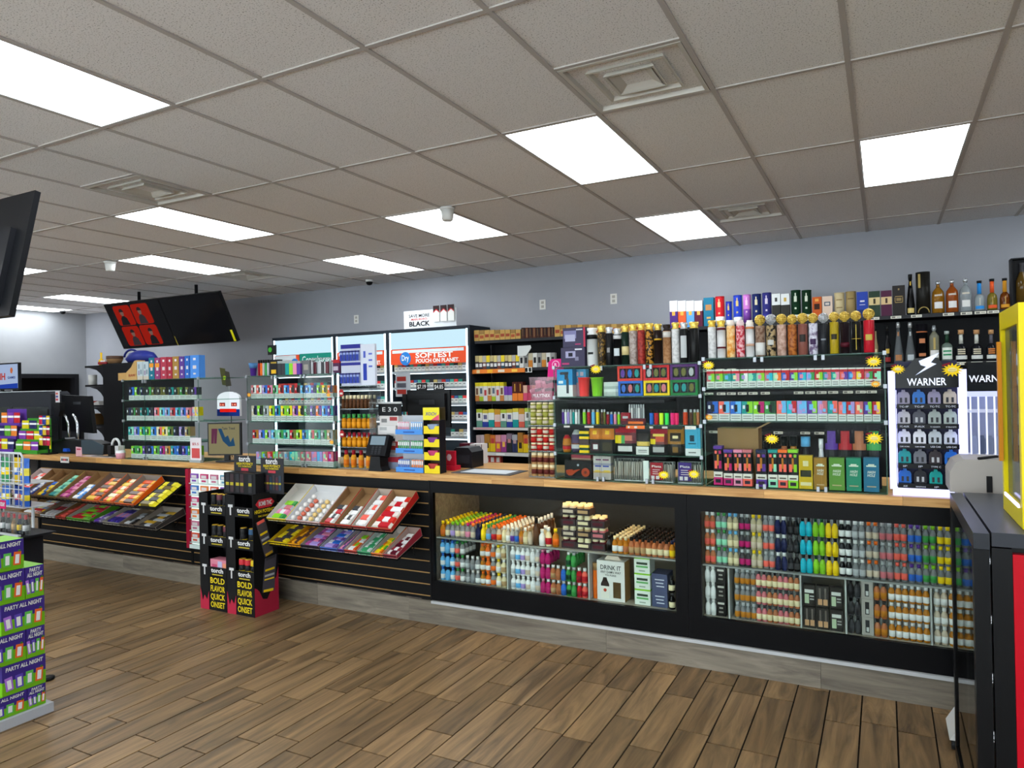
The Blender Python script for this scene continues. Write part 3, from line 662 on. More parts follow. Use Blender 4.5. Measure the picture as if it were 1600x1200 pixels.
# right case, top shelf row
zs = zR[2]
cpair = [('rose', 'lime'), ('green', 'lime'), ('green', 'teal'), ('teal', 'pink'), ('green', 'white'), ('mint', 'teal'), ('mint', 'lime'), ('rose', 'aqua'), ('mint', 'orange'), ('blue', 'red'), ('purple', 'lime'), ('blue', 'aqua'), ('lavender', 'green'), ('red', 'lime'), ('teal', 'rose'), ('teal', 'pink'), ('coral', 'purple'), ('blue', 'coral'), ('yellow', 'red'), ('rose', 'green'), ('crimson', 'mint')]
for i, (a, c) in enumerate(cpair):
    p0 = 1104+i*13.0; p1 = p0+12.6
    on_shelf('box', p0, p1, 578-(i*.2), YI, zs, .05, '%s and %s vape carton with red lid stripe, %s on upper right case shelf' % (a, c, nth(i)), 'vape carton', 'red-striped vape cartons', name='vape_carton', py=590,
             bands=((.36, 'd6dad6'), (.42, a), (.14, 'red'), (.08, 'dcdcd8')), prints=((.5, 1, .36, .78, c), (.2, .62, .46, .68, ('mint', 'pink', 'sky', 'cream', 'lavender')[i % 5]), (.15, .85, .08, .14, '8a8c8a'), (.15, .85, .2, .26, '8a8c8a')))
zs = zR[1]
k = 0
def vape(p0, p1, pt, Y, z, a, c, label, d=.05, kind='vape_carton', group='vape cartons', device=True, base='d2d6d2', py=650):
    pr = [(.5, 1, .40, 1, c)]
    if device: pr += [(.38, .66, .46, .84, '1c1c22'), (.1, .3, .62, .8, 'd8dce4')]
    else: pr += [(.2, .6, .56, .84, ('lavender', 'mint', 'sky', 'pink', 'cream')[(len(a)*3+len(c)) % 5]), (.55, .85, .46, .62, ('pink', 'sky', 'cream', 'mint', 'lavender')[(len(a)+len(c)*2) % 5])]
    pr += [(.1, .9, .1, .15, '8c8e8c'), (.1, .9, .22, .27, '8c8e8c')]
    on_shelf('box', p0, p1, pt, Y, z, d, label, 'vape carton', group, name=kind, py=py, bands=((.36, base), (.64, a)), prints=tuple(pr))
for i, (a, c) in enumerate((('navy', 'blue'), ('coral', 'sky'), ('blue', 'sky'), ('teal', 'lime'), ('lime', 'magenta'), ('green', 'darkgreen'))):
    vape(1105+i*18, 1122.5+i*18, 627.5, YI, zs, a, c, '%s and %s device carton, %s on second right case shelf' % (a, c, nth(i)), group='device cartons')
for i, (a, c) in enumerate((('coral', 'sky'), ('aqua', 'red'), ('lavender', 'sky'), ('purple', 'lime'), ('lavender', 'rose'), ('teal', 'coral'))):
    vape(1213.5+i*16, 1229+i*16, 626.5, YI, zs, a, c, '%s and %s purple-edged carton, %s of middle group on second shelf' % (a, c, nth(i)), group='purple-edged cartons', device=False)
for i, (a, c) in enumerate((('coral', 'sky'), ('red', 'lavender'), ('coral', 'rose'), ('purple', 'lime'), ('red', 'yellow'))):
    vape(1310+i*13.3, 1322.5+i*13.3, 628, YI, zs, a, c, '%s and %s narrow carton, %s at right end of second shelf' % (a, c, nth(i)), group='narrow cartons', device=False)
# right case, bottom row
zs = CT+.007
def tower(p0, p1, pt, top, base, label):
    on_shelf('box', p0, p1, pt, YI, zs, .055, label, 'carton', 'tall vape towers', name='tower_carton', py=735, top=top,
             bands=((.2, base), (.14, 'd8d4cc'), (.58, '17141c'), (.08, top)), prints=((.12, .42, .42, .62, 'coral'), (.58, .9, .42, .62, base), (.4, .6, .5, .78, 'amber'), (.15, .4, .8, .88, 'coral'), (.6, .88, .8, .88, base), (.2, .8, .06, .15, '2a2030'), (.15, .85, .23, .27, '5a5048')))
tower(1115, 1129, 697, 'purple', 'magenta', 'gold-fronted tower carton with purple crown, leftmost on case floor')
for i, (p0, p1, tc, bc, w) in enumerate(((1130.5, 1145, 'purple', 'magenta', 'purple-lidded'), (1146, 1160, 'pink', 'pink', 'pink-lidded'), (1160.5, 1175, 'rose', 'coral', 'rose-lidded'), (1181, 1198, 'navy', 'purple', 'navy-lidded'), (1200, 1215, 'teal', 'mint', 'teal-lidded'), (1215.5, 1230.5, 'orange', 'coral', 'orange-lidded'), (1231, 1247, 'lime', 'lime', 'lime-lidded'))):
    tower(p0, p1, 703, tc, bc, '%s black tower carton on right case floor' % w)
on_shelf('box', 1248, 1270, 712, YI, zs, .05, 'yellow carton with dark window slots on right case floor', 'carton', None, py=735, bands=((1, 'c2a41c'),), prints=((.1, .9, .36, .56, '2a2c1a'), (.3, .7, .68, .84, 'd8cfa0'), (.1, .9, .1, .2, 'd8cfa0')))
for p0, p1, c, w in ((1271.5, 1292, '96702c', 'tan'), (1295, 1320, '5c8c3a', 'leaf green'), (1322, 1346, '2a8468', 'sea green'), (1349, 1374, '2a6a88', 'steel blue')):
    o = on_shelf('box', p0, p1, 716, YI, zs, .06, '%s HASH HOLE carton on right case floor' % w, 'carton', 'HASH HOLE cartons', name='hash_carton', py=740, bands=((1, c),), prints=((.18, .82, .74, .78, 'cfd8c8'), (.3, .7, .78, .82, 'cfd8c8'), (.2, .8, .14, .17, 'b8a080')))
    ww = wx(p1, YI)-wx(p0, YI); tz = .075
    text('HASH', .013, 'd8dcd0', (0, -.031, tz+.016), o, width=ww*.5, shear=.2); text('HOLE', .013, 'd8dcd0', (-ww*.02, -.031, tz), o, width=ww*.5, shear=.2)
# behind them: kraft carton, small bottles, foil bags
kc = thing('shipping_carton', 'open brown shipping carton lying inside right case', 'carton', (wx(1146, YC+.16, 700), YC+.16, zs))
kw_ = .10
b = MB(); b.box(-.085, .13, 0, .12, 0, .30, mat('kraft', .7)); b.build('box', kc)
b = MB(); b.box(.13, .134, 0, .12, .12, .30, mat('kraft', .7)); b.build('side', kc)
b = MB(); b.prism([(.12, .30), (.136, .30), (.20, .335), (.186, .335)], 0, .12, mat('b8966a', .7)); b.build('flap', kc)
for px0, px1, pt, bd, cp_, lb, w in ((1217, 1230, 682, 'copper', 'black', 'cream', 'cream-label copper'), (1231, 1245, 682, 'amber', 'black', 'cream', 'cream-label amber'), (1248, 1266, 683, 'black', 'sky', 'white', 'dark blue-capped'), (1277, 1286, 686, 'white', 'white', 'lime', 'white lime-label'), (1190, 1203, 690, 'charcoal', 'black', 'olive', 'dark olive')):
    Yb = YC+.13; r = (wx(px1, Yb)-wx(px0, Yb))/2; h = wz((px0+px1)/2, pt, Yb)-zs
    put('small_bottle', mini_me(bd, cp_, lb, h, r, slim=.7), '%s small bottle standing behind tower cartons' % w, 'bottle', ((wx(px0, Yb)+wx(px1, Yb))/2, Yb+r, zs+.0006))
for i, (p0, p1, c, w) in enumerate(((1288, 1308, 'purple', 'purple'), (1309, 1330, 'red', 'red'), (1331, 1352, 'copper', 'copper'), (1353, 1376, 'green', 'green'))):
    on_shelf('pouch', p0, p1, 664, YC+.13, zs, .04, 'black foil bag with %s print behind HASH HOLE cartons' % w, 'pouch', 'black foil bags', name='foil_bag', bands=((.62, 'black'), (.08, c), (.3, '18141c')), prints=((.2, .8, .72, .9, c), (.3, .7, .78, .84, 'silver')))
# starburst tags
for px, py, Yk, sz, w in ((1107, 571, YC-.016, .028, 'top left corner of right case'), (1365, 565, YC-.016, .03, 'top right corner of right case'), (1206, 686, YC-.016, .03, 'middle of right case glass'), (1366, 685, YC-.016, .033, 'lower right of right case glass'),
                       (1368, 600, YC-.016, .02, 'right end of upper vape row'), (1108, 652, YC-.016, .018, 'left end of second vape row'), (931, 577, YC-.016, .03, 'top of the cup and pouch case'), (1037, 742, YC-.016, .028, 'red bracelet card'), (1084, 741, YC-.016, .028, 'purple bracelet card')):
    star_tag(px, py, Yk, sz, 'yellow starburst price tag at %s' % w, c1='f0a81c' if sz < .022 else 'f6d51c')
for px, py, w in ((389, 617, 'left end of first vape row, tall left case'), (513, 617, 'right end of first vape row, tall left case'), (518, 691, 'right end of third vape row'), (294, 651, 'second shelf of far left case')):
    star_tag(px, py, YC-.014, .018, 'small orange starburst tag at %s' % w, c1='eaa024', c2='f0b850')

# middle case
z4 = zM[3]
on_shelf('box', 871, 896, 577, YI, z4, .06, 'blue and white massage gun carton on middle case shelf', 'carton', None, bands=((.42, 'dfe2e4'), (.58, '2a8ecb')), prints=((.2, .75, .80, .90, '2a3038'), (.5, .72, .62, .84, '2a3038'), (.6, .76, .12, .66, '3a4048'), (.1, .4, .48, .58, 'd8e8f0')))
on_shelf('box', 897, 917, 577, YI+.075, z4, .05, 'pale blue lilac carton behind red plastic cup', 'carton', None, bands=((.5, 'c8a8b8'), (.5, '5aa8d8')), prints=((.2, .4, .75, .9, 'e0c8d8'), (.55, .8, .75, .9, 'e0c8d8')))
def cup(p0, p1, pt, c, label):
    x0, x1 = wx(p0, YI), wx(p1, YI); r = (x1-x0)/2; h = wz(p0, pt, YI)-z4; m = mat(c, .35)
    b = MB(); b.lathe([(r*.74, 0, m), (r*.95, h*.95, m), (r*1.02, h*.95, m), (r*1.02, h, m), (r*.93, h, m), (r*.90, h*.9, m), (r*.7, .006, m)], 18, cap=False)
    b.face([(r*.73*math.cos(a*math.pi/9), r*.73*math.sin(a*math.pi/9), .003) for a in range(18)], m)
    put('plastic_cup', b.mesh('cup'), label, 'cup', ((x0+x1)/2, YI+r, z4+.0006))
cup(901, 919, 590, 'ff4646', 'bright red plastic cup on middle case shelf'); cup(921, 940, 590, '8cd832', 'lime green plastic cup on middle case shelf')
on_shelf('pouch', 942, 966, 597, YI, z4, .05, 'crumpled clear plastic bag beside green cup', 'bag', None, name='plastic_bag', bands=((.3, 'b8c0bc'), (.2, 'd4dcd8'), (.2, 'a8b4b0'), (.3, 'ccd4d0')))
for i, (p0, p1, r_, c, w) in enumerate(((967, 1005, 0, 'blue', 'blue'), (1006.5, 1047, 0, 'yellow', 'yellow'), (1048.5, 1091, 0, '1a7a3c', 'green'), (966, 1005, 1, 'd83c30', 'orange-red'), (1006.5, 1047, 1, 'd42a30', 'red'), (1048.5, 1091, 1, '5a2470', 'purple'))):
    x0, x1 = wx(p0, YI), wx(p1, YI); w_ = x1-x0; h = .0855; t = thing('watch_box', '%s frame box with three dark watch windows' % w, 'gift box', ((x0+x1)/2, YI, z4+.0006+r_*.0862), group='three-window watch boxes')
    b = MB(); b.box(-w_/2, w_/2, .004, .05, 0, h, c)
    for q in ((-w_/2, w_/2, 0, .012), (-w_/2, w_/2, h-.012, h), (-w_/2, -w_/2+.012, .012, h-.012), (w_/2-.012, w_/2, .012, h-.012)): b.box(q[0], q[1], 0, .004, q[2], q[3], c)
    b.build('box_frame', t)
    for j in (-1, 0, 1):
        b = MB(); b.box(j*w_*.28-w_*.13, j*w_*.28+w_*.13, .001, .004, .014, h-.014, '1c1a20'); q = b.build('window', t)
        cc = random.choice(('teal', 'purple', 'olive', 'rose', 'silver', 'blue'))
        b = MB(); b.prism([(j*w_*.28+w_*.085*math.cos(a*math.pi/6), h/2+h*.27*math.sin(a*math.pi/6)) for a in range(12)], -.002, .001, mat(cc, .3)); wt = b.build('watch', q)
# shelf of lighters
z3 = zM[2]
def stick(px, wpx, pt, c, label, cap=None, Y=YI, z=z3, name='lighter', r=None):
    x = wx(px, Y); r = r or (wx(px+wpx/2, Y)-x)*.94; h = wz(px, pt, Y)-z; b = MB()
    k = ('stick', round(r, 4), round(h, 4), c, cap)
    if k not in _G:
        b.lathe([(r*.9, 0, c), (r, .003, c), (r, h*.8, c), (r*.9, h*.82, cap or c), (r*.75, h*.84, cap or 'silver'), (r*.75, h, cap or 'silver')], 8); _G[k] = b.mesh('stick')
    put(name, _G[k], label, 'lighter', (x, Y+r, z+.0006), 0, 'lighters on the middle case shelf')
for i, c in enumerate(('purple', 'white', 'lavender', 'silver', 'teal', 'white', 'silver')): stick(879+i*4.1, 3.8, 640, c, 'slim %s stick lighter, %s at left end' % (c, nth(i)))
for i, c in enumerate(('lime', 'red', 'sky', 'yellow')): stick(912+i*7.0, 5.6, 640, c, 'bright %s refill lighter beside slim sticks' % c)
for i, c in enumerate(('brown', 'olive')): stick(940+i*4, 3.6, 640, c, '%s slim stick right of yellow lighter' % c)
for i, c in enumerate(('crimson', 'blue', 'pink', 'lime')): stick(949+i*5.7, 4.8, 644, c, 'short %s lighter in the central row' % c)
on_shelf('box', 970, 984, 645, YI, z3, .04, 'dark red lighter tray left of pale sticks', 'carton', None, bands=((.3, 'maroon'), (.7, 'crimson')), prints=((.2, .8, .5, .7, 'silver'),))
for i in range(7): stick(983.5+i*3.6, 3.3, 632, ('silver', 'white', 'grey')[i % 3], 'pale metal stick, %s in the tall bunch' % nth(i), Y=YI+.02)
on_shelf('box', 978, 1008, 654, YI-.006, z3, .02, 'low dark red tray holding pale sticks', 'tray', None, name='lighter_tray', bands=((1, 'maroon'),), prints=((.1, .9, .1, .5, 'e8702a'),))
for i, c in enumerate(('blue', 'red', 'c8f02a', '3ce05a', 'f02a7a', 'f02a6a')): stick((1017, 1024.5, 1032.5, 1041, 1050, 1056.5)[i], 7, 641, c, 'black-topped %s mini torch lighter' % ('blue', 'red', 'neon yellow', 'neon green', 'hot pink', 'second hot pink')[i], cap='black')
for i, (px, c, w) in enumerate(((1070, 'c8401c', 'orange'), (1079, 'brown', 'brown'), (1085, 'olive', 'olive'), (1090, 'copper', 'copper'))): stick(px, 8 if i == 0 else 5, 640, c, '%s tube at right end of lighter shelf' % w)
for p0, p1, c, w in ((872, 966, '16181a', 'long black'), (978, 1007, 'e07030', 'orange'), (1009, 1066, '1c2a22', 'dark green'), (1070, 1087, 'd8d8cc', 'cream')):
    x0, x1 = wx(p0, YC-.008), wx(p1, YC-.008); t = put('price_rail', box_me(x1-x0, .003, .018, ((1, c),), None, ((.1, .2, .2, .8, 'c8c8c0'), (.45, .6, .2, .8, 'c8c8c0'))), '%s price rail under the lighters' % w, 'price rail', ((x0+x1)/2, YC-.009, z3-.022))
# pouches shelf
z2 = zM[1]
for p0, p1, pt, c1, c2, w in ((876, 889, 680, 'amber', 'red', 'burger-shaped amber'), (889, 905, 672, '4a3a5a', 'silver', 'purple silver')):
    x0, x1 = wx(p0, YI), wx(p1, YI); r = (x1-x0)/2; h = wz(p0, pt, YI)-z2; b = MB(); b.lathe([(r*.8, 0, c1), (r, h*.18, c1), (r, h*.36, c2), (r*1.02, h*.42, '6a3a1c'), (r, h*.5, c1), (r*.85, h*.8, c1), (r*.4, h, c2)], 14); put('novelty_jar', b.mesh('jar'), '%s novelty jar at left end of pouch shelf' % w, 'jar', ((x0+x1)/2, YI+r, z2+.0006))
on_shelf('box', 904, 919, 674, YI, z2, .03, 'yellow and green striped narrow carton beside orange pouches', 'carton', None, bands=((.12, 'yellow'), (.12, 'darkgreen'), (.12, 'yellow'), (.28, '4a3a3a'), (.12, 'yellow'), (.12, 'darkgreen'), (.12, 'yellow')))
on_shelf('box', 920, 957, 687, YI, z2, .05, 'low black carton carrying two orange pouches', 'carton', None, bands=((1, '1c1a18'),), prints=((.08, .4, .2, .75, '4a2028'), (.15, .35, .3, .65, 'd8d8d8'), (.55, .95, .2, .8, '3a341e')))
zz = z2+(wz(938, 687, YI)-z2)
for p0, p1, w in ((919, 938, 'left'), (938, 958, 'right')): on_shelf('pouch', p0, p1, 667, YI, zz+.001, .03, '%s orange star pouch standing on low black carton' % w, 'pouch', None, name='orange_pouch', bands=((1, 'c87a2c'),), prints=((.35, .65, .4, .7, 'e8b82a'),))
on_shelf('pouch', 958.5, 992, 668, YI, z2, .04, 'large black fruit-print pouch in middle case', 'pouch', None, name='snack_pouch', bands=((.35, '161416'), (.45, '6a2c34'), (.2, 'a01c2c')), prints=((0, .3, .45, .65, 'd8c01c'), (.35, .5, .45, .7, 'green'), (.5, .85, .5, .7, 'c06a5a'), (.2, .8, .15, .25, 'c8c8c8')))
on_shelf('pouch', 993, 1013, 677, YI+.01, z2, .03, 'small dark brown pouch behind a white price card', 'pouch', None, name='snack_pouch', bands=((.4, '2a2422'), (.2, 'd8b85a'), (.4, '2a2422')))
on_shelf('box', 992.5, 1013, 698, YI-.006, z2, .002, 'white price card in front of small brown pouch', 'card', None, name='price_card', bands=((1, 'd8d8d4'),), prints=((.15, .85, .5, .6, '5a5a5a'), (.15, .85, .3, .38, '5a5a5a')))
on_shelf('pouch', 1014, 1041, 670, YI, z2, .04, 'smaller black fruit-print pouch left of gold pouch', 'pouch', None, name='snack_pouch', bands=((.4, '161416'), (.42, '6a2c24'), (.18, 'a01c2c')), prints=((.0, .35, .45, .6, 'd8c01c'), (.4, .9, .5, .65, 'c04a2a'), (.2, .8, .68, .78, 'e0c85a'), (.2, .8, .15, .25, 'a8a8a8')))
on_shelf('pouch', 1041, 1067, 668, YI, z2, .045, 'gold and black tall pouch between fruit pouch and blue carton', 'pouch', None, name='snack_pouch', bands=((.35, '14100c'), (.65, '9a6a20')), prints=((.2, .8, .5, .75, '2a2010'), (.3, .7, .12, .3, '7a5a24'), (.3, .7, .6, .66, 'e8d8a0')))
on_shelf('box', 1069.5, 1094, 669, YI, z2, .05, 'sky blue and white carton with dark round emblem', 'carton', None, bands=((.26, 'd4d8d8'), (.74, '3aa0c4')), prints=((.3, .6, .52, .74, '1c3a48'), (.82, .84, .26, 1, '2a7890'), (.2, .7, .1, .14, '6a6a6a'), (.2, .7, .42, .46, '1c4a5a')))
# case floor: pipe set, clear boxes, bracelets
pb = thing('pipe_box', 'black pipe gift box with round tin showing red-brown pipe', 'gift box', (wx(901, YI), YI, CT+.007)); pw = (wx(922, YI)-wx(880, YI)); ph = wz(901, 719, YI)-CT-.01
b = MB(); b.box(-pw/2, pw/2, .006, .05, 0, ph, mat('0e0e10', .3)); b.build('box', pb)
b = MB(); o = [(-pw*.43, ph*.45), (-pw*.42, ph*.28), (-pw*.34, ph*.16), (-pw*.22, ph*.16), (-pw*.12, ph*.28), (0, ph*.42), (pw*.1, ph*.5), (pw*.09, ph*.54), (-pw*.04, ph*.5), (-pw*.16, ph*.44), (-pw*.18, ph*.5), (-pw*.3, ph*.5)]
b.prism(o, -.004, .006, mat('a03c1c', .25)); b.build('pipe', pb)
b = MB(); b.prism([(pw*.29+pw*.15*math.cos(a*math.pi/9), ph*.36+pw*.15*math.sin(a*math.pi/9)) for a in range(18)], -.004, .006, mat('a03c1c', .3)); q = b.build('round_tin', pb)
b = MB(); b.prism([(pw*.29+pw*.05*math.cos(a*math.pi/6), ph*.36+pw*.05*math.sin(a*math.pi/6)) for a in range(12)], -.0055, -.004, mat('5a1c10', .3)); b.build('lid_emblem', q)
b = MB(); b.prism([(pw*.0+pw*.04*math.cos(a*math.pi/5), ph*.75+pw*.04*math.sin(a*math.pi/5)) for a in range(10)], .0045, .006, mat('b8c0c8', .3)); b.build('maker_mark', pb)
on_shelf('box', 891, 922, 711, YI+.10, CT+.007, .05, 'pale carton stack seen behind the pipe box', 'carton', None, bands=((.6, 'a8a49c'), (.25, 'c8a890'), (.15, 'b84a5a')))
on_shelf('box', 925, 953, 713, YI, CT+.007, .05, 'clear acrylic box with gold and blue rings', 'acrylic box', None, name='ring_box', bands=((.28, 'a8a09c'), (.08, 'b89a5a'), (.24, 'b4b0ac'), (.1, '8a8a9a'), (.3, 'b0aca8')), prints=((.1, .4, .34, .4, 'd8b848'), (.6, .95, .34, .4, 'd8b848'), (.1, .45, .54, .6, '3a4a9a'), (.55, .9, .54, .6, '3a4a9a'), (.15, .45, .82, .88, '6a3a5a'), (.55, .9, .82, .88, '6a3a5a')))
def rod_box(p0, p1, pt, label, card=None, words=''):
    x0, x1 = wx(p0, YI), wx(p1, YI); w = x1-x0; h = wz((p0+p1)/2, pt, YI)-CT-.008
    t = thing('rod_box', label, 'acrylic box', ((x0+x1)/2, YI, CT+.007), group='acrylic boxes of rods')
    b = MB(); b.box(-w/2, w/2, .0, .05, 0, .004, 'c8ccca'); b.box(-w/2, w/2, .046, .05, .004, h, clear('d8dcda', .3, .4)); b.box(-w/2, -w/2+.003, 0, .046, .004, h, clear('d8dcda', .3, .4)); b.box(w/2-.003, w/2, 0, .046, .004, h, clear('d8dcda', .3, .4)); b.build('acrylic_shell', t)
    n = 14 if not card else 11; rm = MB(); rm.lathe([(w*.018, 0, mat('8a8680', .3)), (w*.018, h*.2, mat('8a8680', .3)), (w*.02, h*.85, mat('b0aaa2', .3, .3)), (w*.012, h*.95, 'charcoal')], 6); rm = rm.mesh('rod')
    for i in range(n):
        for q in range(2): link('rod', rm, t, (-w*.46+w*.92*(i+.5*q)/n+.004, .010+q*.018, .004), (0, random.uniform(-.05, .08), 0))
    if card:
        b = MB(); b.box(-w*.46, w*.08, -.003, -.001, h*.12, h*.98, card); q = b.build('card', t)
        text(words, .012, 'e8e4e0', (-w*.19, -.0042, h*.74), q, width=w*.4)
        for i in range(3):
            b = MB(); b.box(-w*.36, -w*.05, -.0036, -.003, h*(.6-.1*i), h*(.63-.1*i), 'd8c8cc'); b.build('print_line', q)
        for i in (0, 1):
            b = MB(); b.box(-w*(.42-.2*i), -w*(.28-.2*i), -.0036, -.003, h*.15, h*.32, 'd0ccd0'); b.build('barcode', q)
rod_box(958, 1002, 717, 'acrylic box packed with thin grey rods, no card')
rod_box(1013, 1050, 722, 'acrylic rod box with dark red Plata card', '9a2430', 'Plata'); rod_box(1057, 1095, 722, 'acrylic rod box with purple Plata card', '3c2a78', 'Plata')
on_shelf('box', 1003, 1012, 720, YI, CT+.007, .002, 'curved white card between the two rod boxes', 'card', None, name='white_card', bands=((1, 'd4dcd8'),))
# two scale cartons on top of the middle case
zt4 = zM[4]
o = on_shelf('box', 876, 914, 543, YC, zt4, .10, 'lower slate purple scale carton on middle case', 'carton', 'slate purple scale cartons', name='scale_carton', py=560, bands=((1, '3c3850'),), prints=((.2, .62, .45, .8, '9a98b8'), (.32, .5, .52, .72, '1c1a28'), (.6, .75, .3, .5, '7a7890'), (.05, .35, .1, .2, 'a83a6a'), (.6, .9, .85, .93, 'c8c8d0')))
zz = zt4+.001+max(.02, wz(895, 543, YC)-zt4)
on_shelf('box', 879, 915, 512, YC, zz, .10, 'upper slate purple scale carton with red edge', 'carton', 'slate purple scale cartons', name='scale_carton', py=530, bands=((1, '3c3850'),), prints=((.92, 1, 0, 1, 'b8304a'), (.05, .6, .45, .85, '7a78a0'), (.1, .55, .3, .65, 'a8a8c4'), (.55, .8, .12, .18, 'a83a6a'), (.6, .88, .86, .92, 'c8c8d0')))
# tall flasks on the middle case
m_tiger = noisy('tiger_print', '140c08', 'b07a2a', 60, .3, .48, .55); m_marble = noisy('grey_marble_print', '8a7a72', 'b4a8a2', 70, .4); m_redpat = noisy('red_print', '7a1c1a', 'a83a30', 60, .4); m_gbrown = noisy('gold_brown_print', '2a2014', '8a6a30', 80, .35, .5, .6); m_tanpat = noisy('tan_print', 'a07048', 'b88a64', 60, .5); m_whpat = noisy('white_print', 'b8b8b8', 'd4d4d4', 60, .4)
FL = [(914, 930.5, 522, 'white', 'd8dcdc', 'white square-label', dict(band=[(.84, .98, '141414')], lab=('1c1c1c', .36, .43, .5))), (932, 944, 519, 'd8b84a', m_gbrown, 'brown and gold floral', {}), (944.5, 956, 521, 'silver', '141416', 'plain black silver-capped', dict(lab=('8a8a8a', .4, .55, .4))),
      (956.5, 969, 523, 'silver', '141416', 'black white-medallion', dict(band=[(.86, .98, 'd0d0d0')], lab=('c0c8cc', .3, .55, .7))), (969.5, 981, 519, 'd8b84a', '14261e', 'dark green cream-label', dict(band=[(.3, .56, 'cfc08a')])), (981.5, 994, 517, 'd8b84a', m_marble, 'grey-beige marbled', {}), (994.5, 1006.5, 516, 'd8b84a', m_redpat, 'dark red', {}),
      (1007, 1020, 515, 'd8b84a', m_tiger, 'black and gold tiger', {}), (1020.5, 1033, 516, 'd8b84a', '241a18', 'dark brown gold-banded', dict(band=[(.70, .75, 'c49a2c')])), (1034, 1047, 517, '241a18', m_tanpat, 'tan white-shouldered', dict(band=[(.8, .98, 'c8c4be')])), (1048, 1060.5, 514, 'd8b84a', m_whpat, 'pearl white', {}),
      (1061, 1074, 514, 'silver', '17181a', 'black silver-panel', dict(lab=('b8bcbe', .15, .8, .75))), (1075, 1091, 513, 'd8b84a', '141414', 'large plain black', {})]
for p0, p1, pt, cc, bd, w, kw in FL:
    flask(p0, p1, YC+.01, zt4, pt, cc, bd, '%s flask on top of the middle case' % w, cap='ring', **kw)
zt3 = zR[3]
m_or = noisy('orange_print', 'd88a24', 'e8c890', 40, .4); m_rw = noisy('red_white_print', 'b82438', 'e0b0b4', 55, .4, .45, .6); m_br = noisy('brown_print', '6a4a38', '9a8270', 50, .4); m_pl = noisy('plaid_print', '14100c', 'a08a64', 45, .4, .45, .55); m_pk = noisy('pink_print', '9a7868', 'c0a294', 45, .4); m_ob = noisy('orange_brown_print', '7a3c18', 'b06a30', 60, .35); m_pu = noisy('lilac_print', '6a5a78', 'c8c8d4', 40, .4, .42, .55)
FR = [(1105, 1118, 511, 'gold', m_whpat, 'white', 'ring', {}), (1119, 1133, 511, 'gold', 'd4d4d4', 'white maroon-banded', 'ring', dict(band=[(.30, .36, '5a1a24'), (.9, .98, '5a1a24')])), (1134, 1148, 509, 'e8dcd0', m_or, 'orange patterned', 'plain', {}), (1149, 1163, 509, 'e0c8c8', m_rw, 'red and white patterned', 'plain', {}), (1164, 1178, 509, 'e8e0d8', 'd8d8d8', 'white peach-banded', 'plain', dict(band=[(.34, .42, 'c09a84'), (.9, .97, 'c07a4a')])),
      (1179, 1195, 509, 'd8b84a', m_br, 'brown paisley', 'ball', dict(band=[(.04, .45, 'd0d0cc')])), (1196, 1212, 508, 'silver', m_pl, 'black and tan plaid', 'ball', dict(lab=('b8b8b4', .36, .52, .6))), (1213, 1228.5, 507, 'd8b84a', m_pk, 'dusty pink', 'ball', {}), (1230, 1245, 507, 'd8b84a', m_ob, 'orange brown', 'ball', {}), (1246, 1262, 506, 'd8b84a', '7a4a40', 'rosewood dark-label', 'ball', dict(lab=('2a2420', .42, .66, .6))), (1263, 1278, 505, 'd8b84a', m_pu, 'lilac and white', 'ball', dict(lab=('3a2448', .32, .5, .6))),
      (1279, 1294.5, 505, 'silver', '1c1e22', 'charcoal silver-globed', 'ball', dict(lab=('7a8088', .45, .5, .5))), (1296, 1311, 503, 'd8b84a', 'a08a1c', 'yellow gold', 'ball', dict(lab=('2c2818', .45, .62, .6))), (1312, 1328, 503, 'd8b84a', '1a1014', 'black wine-tinted', 'ball', dict(band=[(.2, .35, '4a1420')])), (1330, 1346, 502, 'd8b84a', '161616', 'black gold-ribboned', 'ball', dict(band=[(.44, .455, 'b8a040')], lab=('b8a040', .1, .9, .07))), (1349, 1367, 500, 'd8b84a', 'b01c2a', 'bright red gold-label', 'ball', dict(lab=('b8a048', .38, .56, .6)))]
for p0, p1, pt, cc, bd, w, cap, kw in FR:
    flask(p0, p1, YC+.012, zt3, pt, cc, bd, '%s flask %s on top of the right case' % (w, 'with openwork globe cap' if cap == 'ball' else 'with round cap'), cap=cap, **kw)
# ------------------------------------------------------------------ back wall fixtures
YS = 7.35                                   # shelf fronts
m_gond = mat('15161a', .5)
def gondola(label, xa, xb, shelves, ztop, left_end=True):
    t = thing('wall_shelving', label, 'shelving', ((xa+xb)/2, YS, 0), group='black wall shelving'); ox = (xa+xb)/2
    b = MB(); b.box(xa-ox, xb-ox, .44, .46, .05, ztop, m_gond); b.build('back_panel', t)
    for z in shelves:
        b = MB(); b.box(xa-ox, xb-ox, .0, .44, z-.03, z-.001, m_gond); b.build('shelf', t)
        b = MB(); b.box(xa-ox, xb-ox, -.006, -.001, z-.035, z-.004, mat('26272b', .4)); b.build('price_channel', t)
    n = max(1, round((xb-xa)/1.2))
    for i in range(n+1):
        x = xa+(xb-xa)*i/n; b = MB(); b.box(x-.015-ox, x+.015-ox, .43, .475, .0, ztop, m_gond); b.build('upright', t)
    b = MB(); b.box(xa-ox, xb-ox, .0, .44, 0, .14, m_gond); b.build('base', t)
    return t
zB = [2.104, 1.764, 1.377, 1.067, .772, .45]
xb0, xb1, xb2 = -4.36, -2.05, 2.4
gondola('black wall shelving of small cartons right of the lit cigarette fixture', xb0, xb1, zB, 2.10)
zB2 = [2.128, 1.690, 1.45, 1.05, .5]
gondola('black wall shelving of liquor gift tubes at upper right', xb1+.01, xb2, zB2, 2.12)
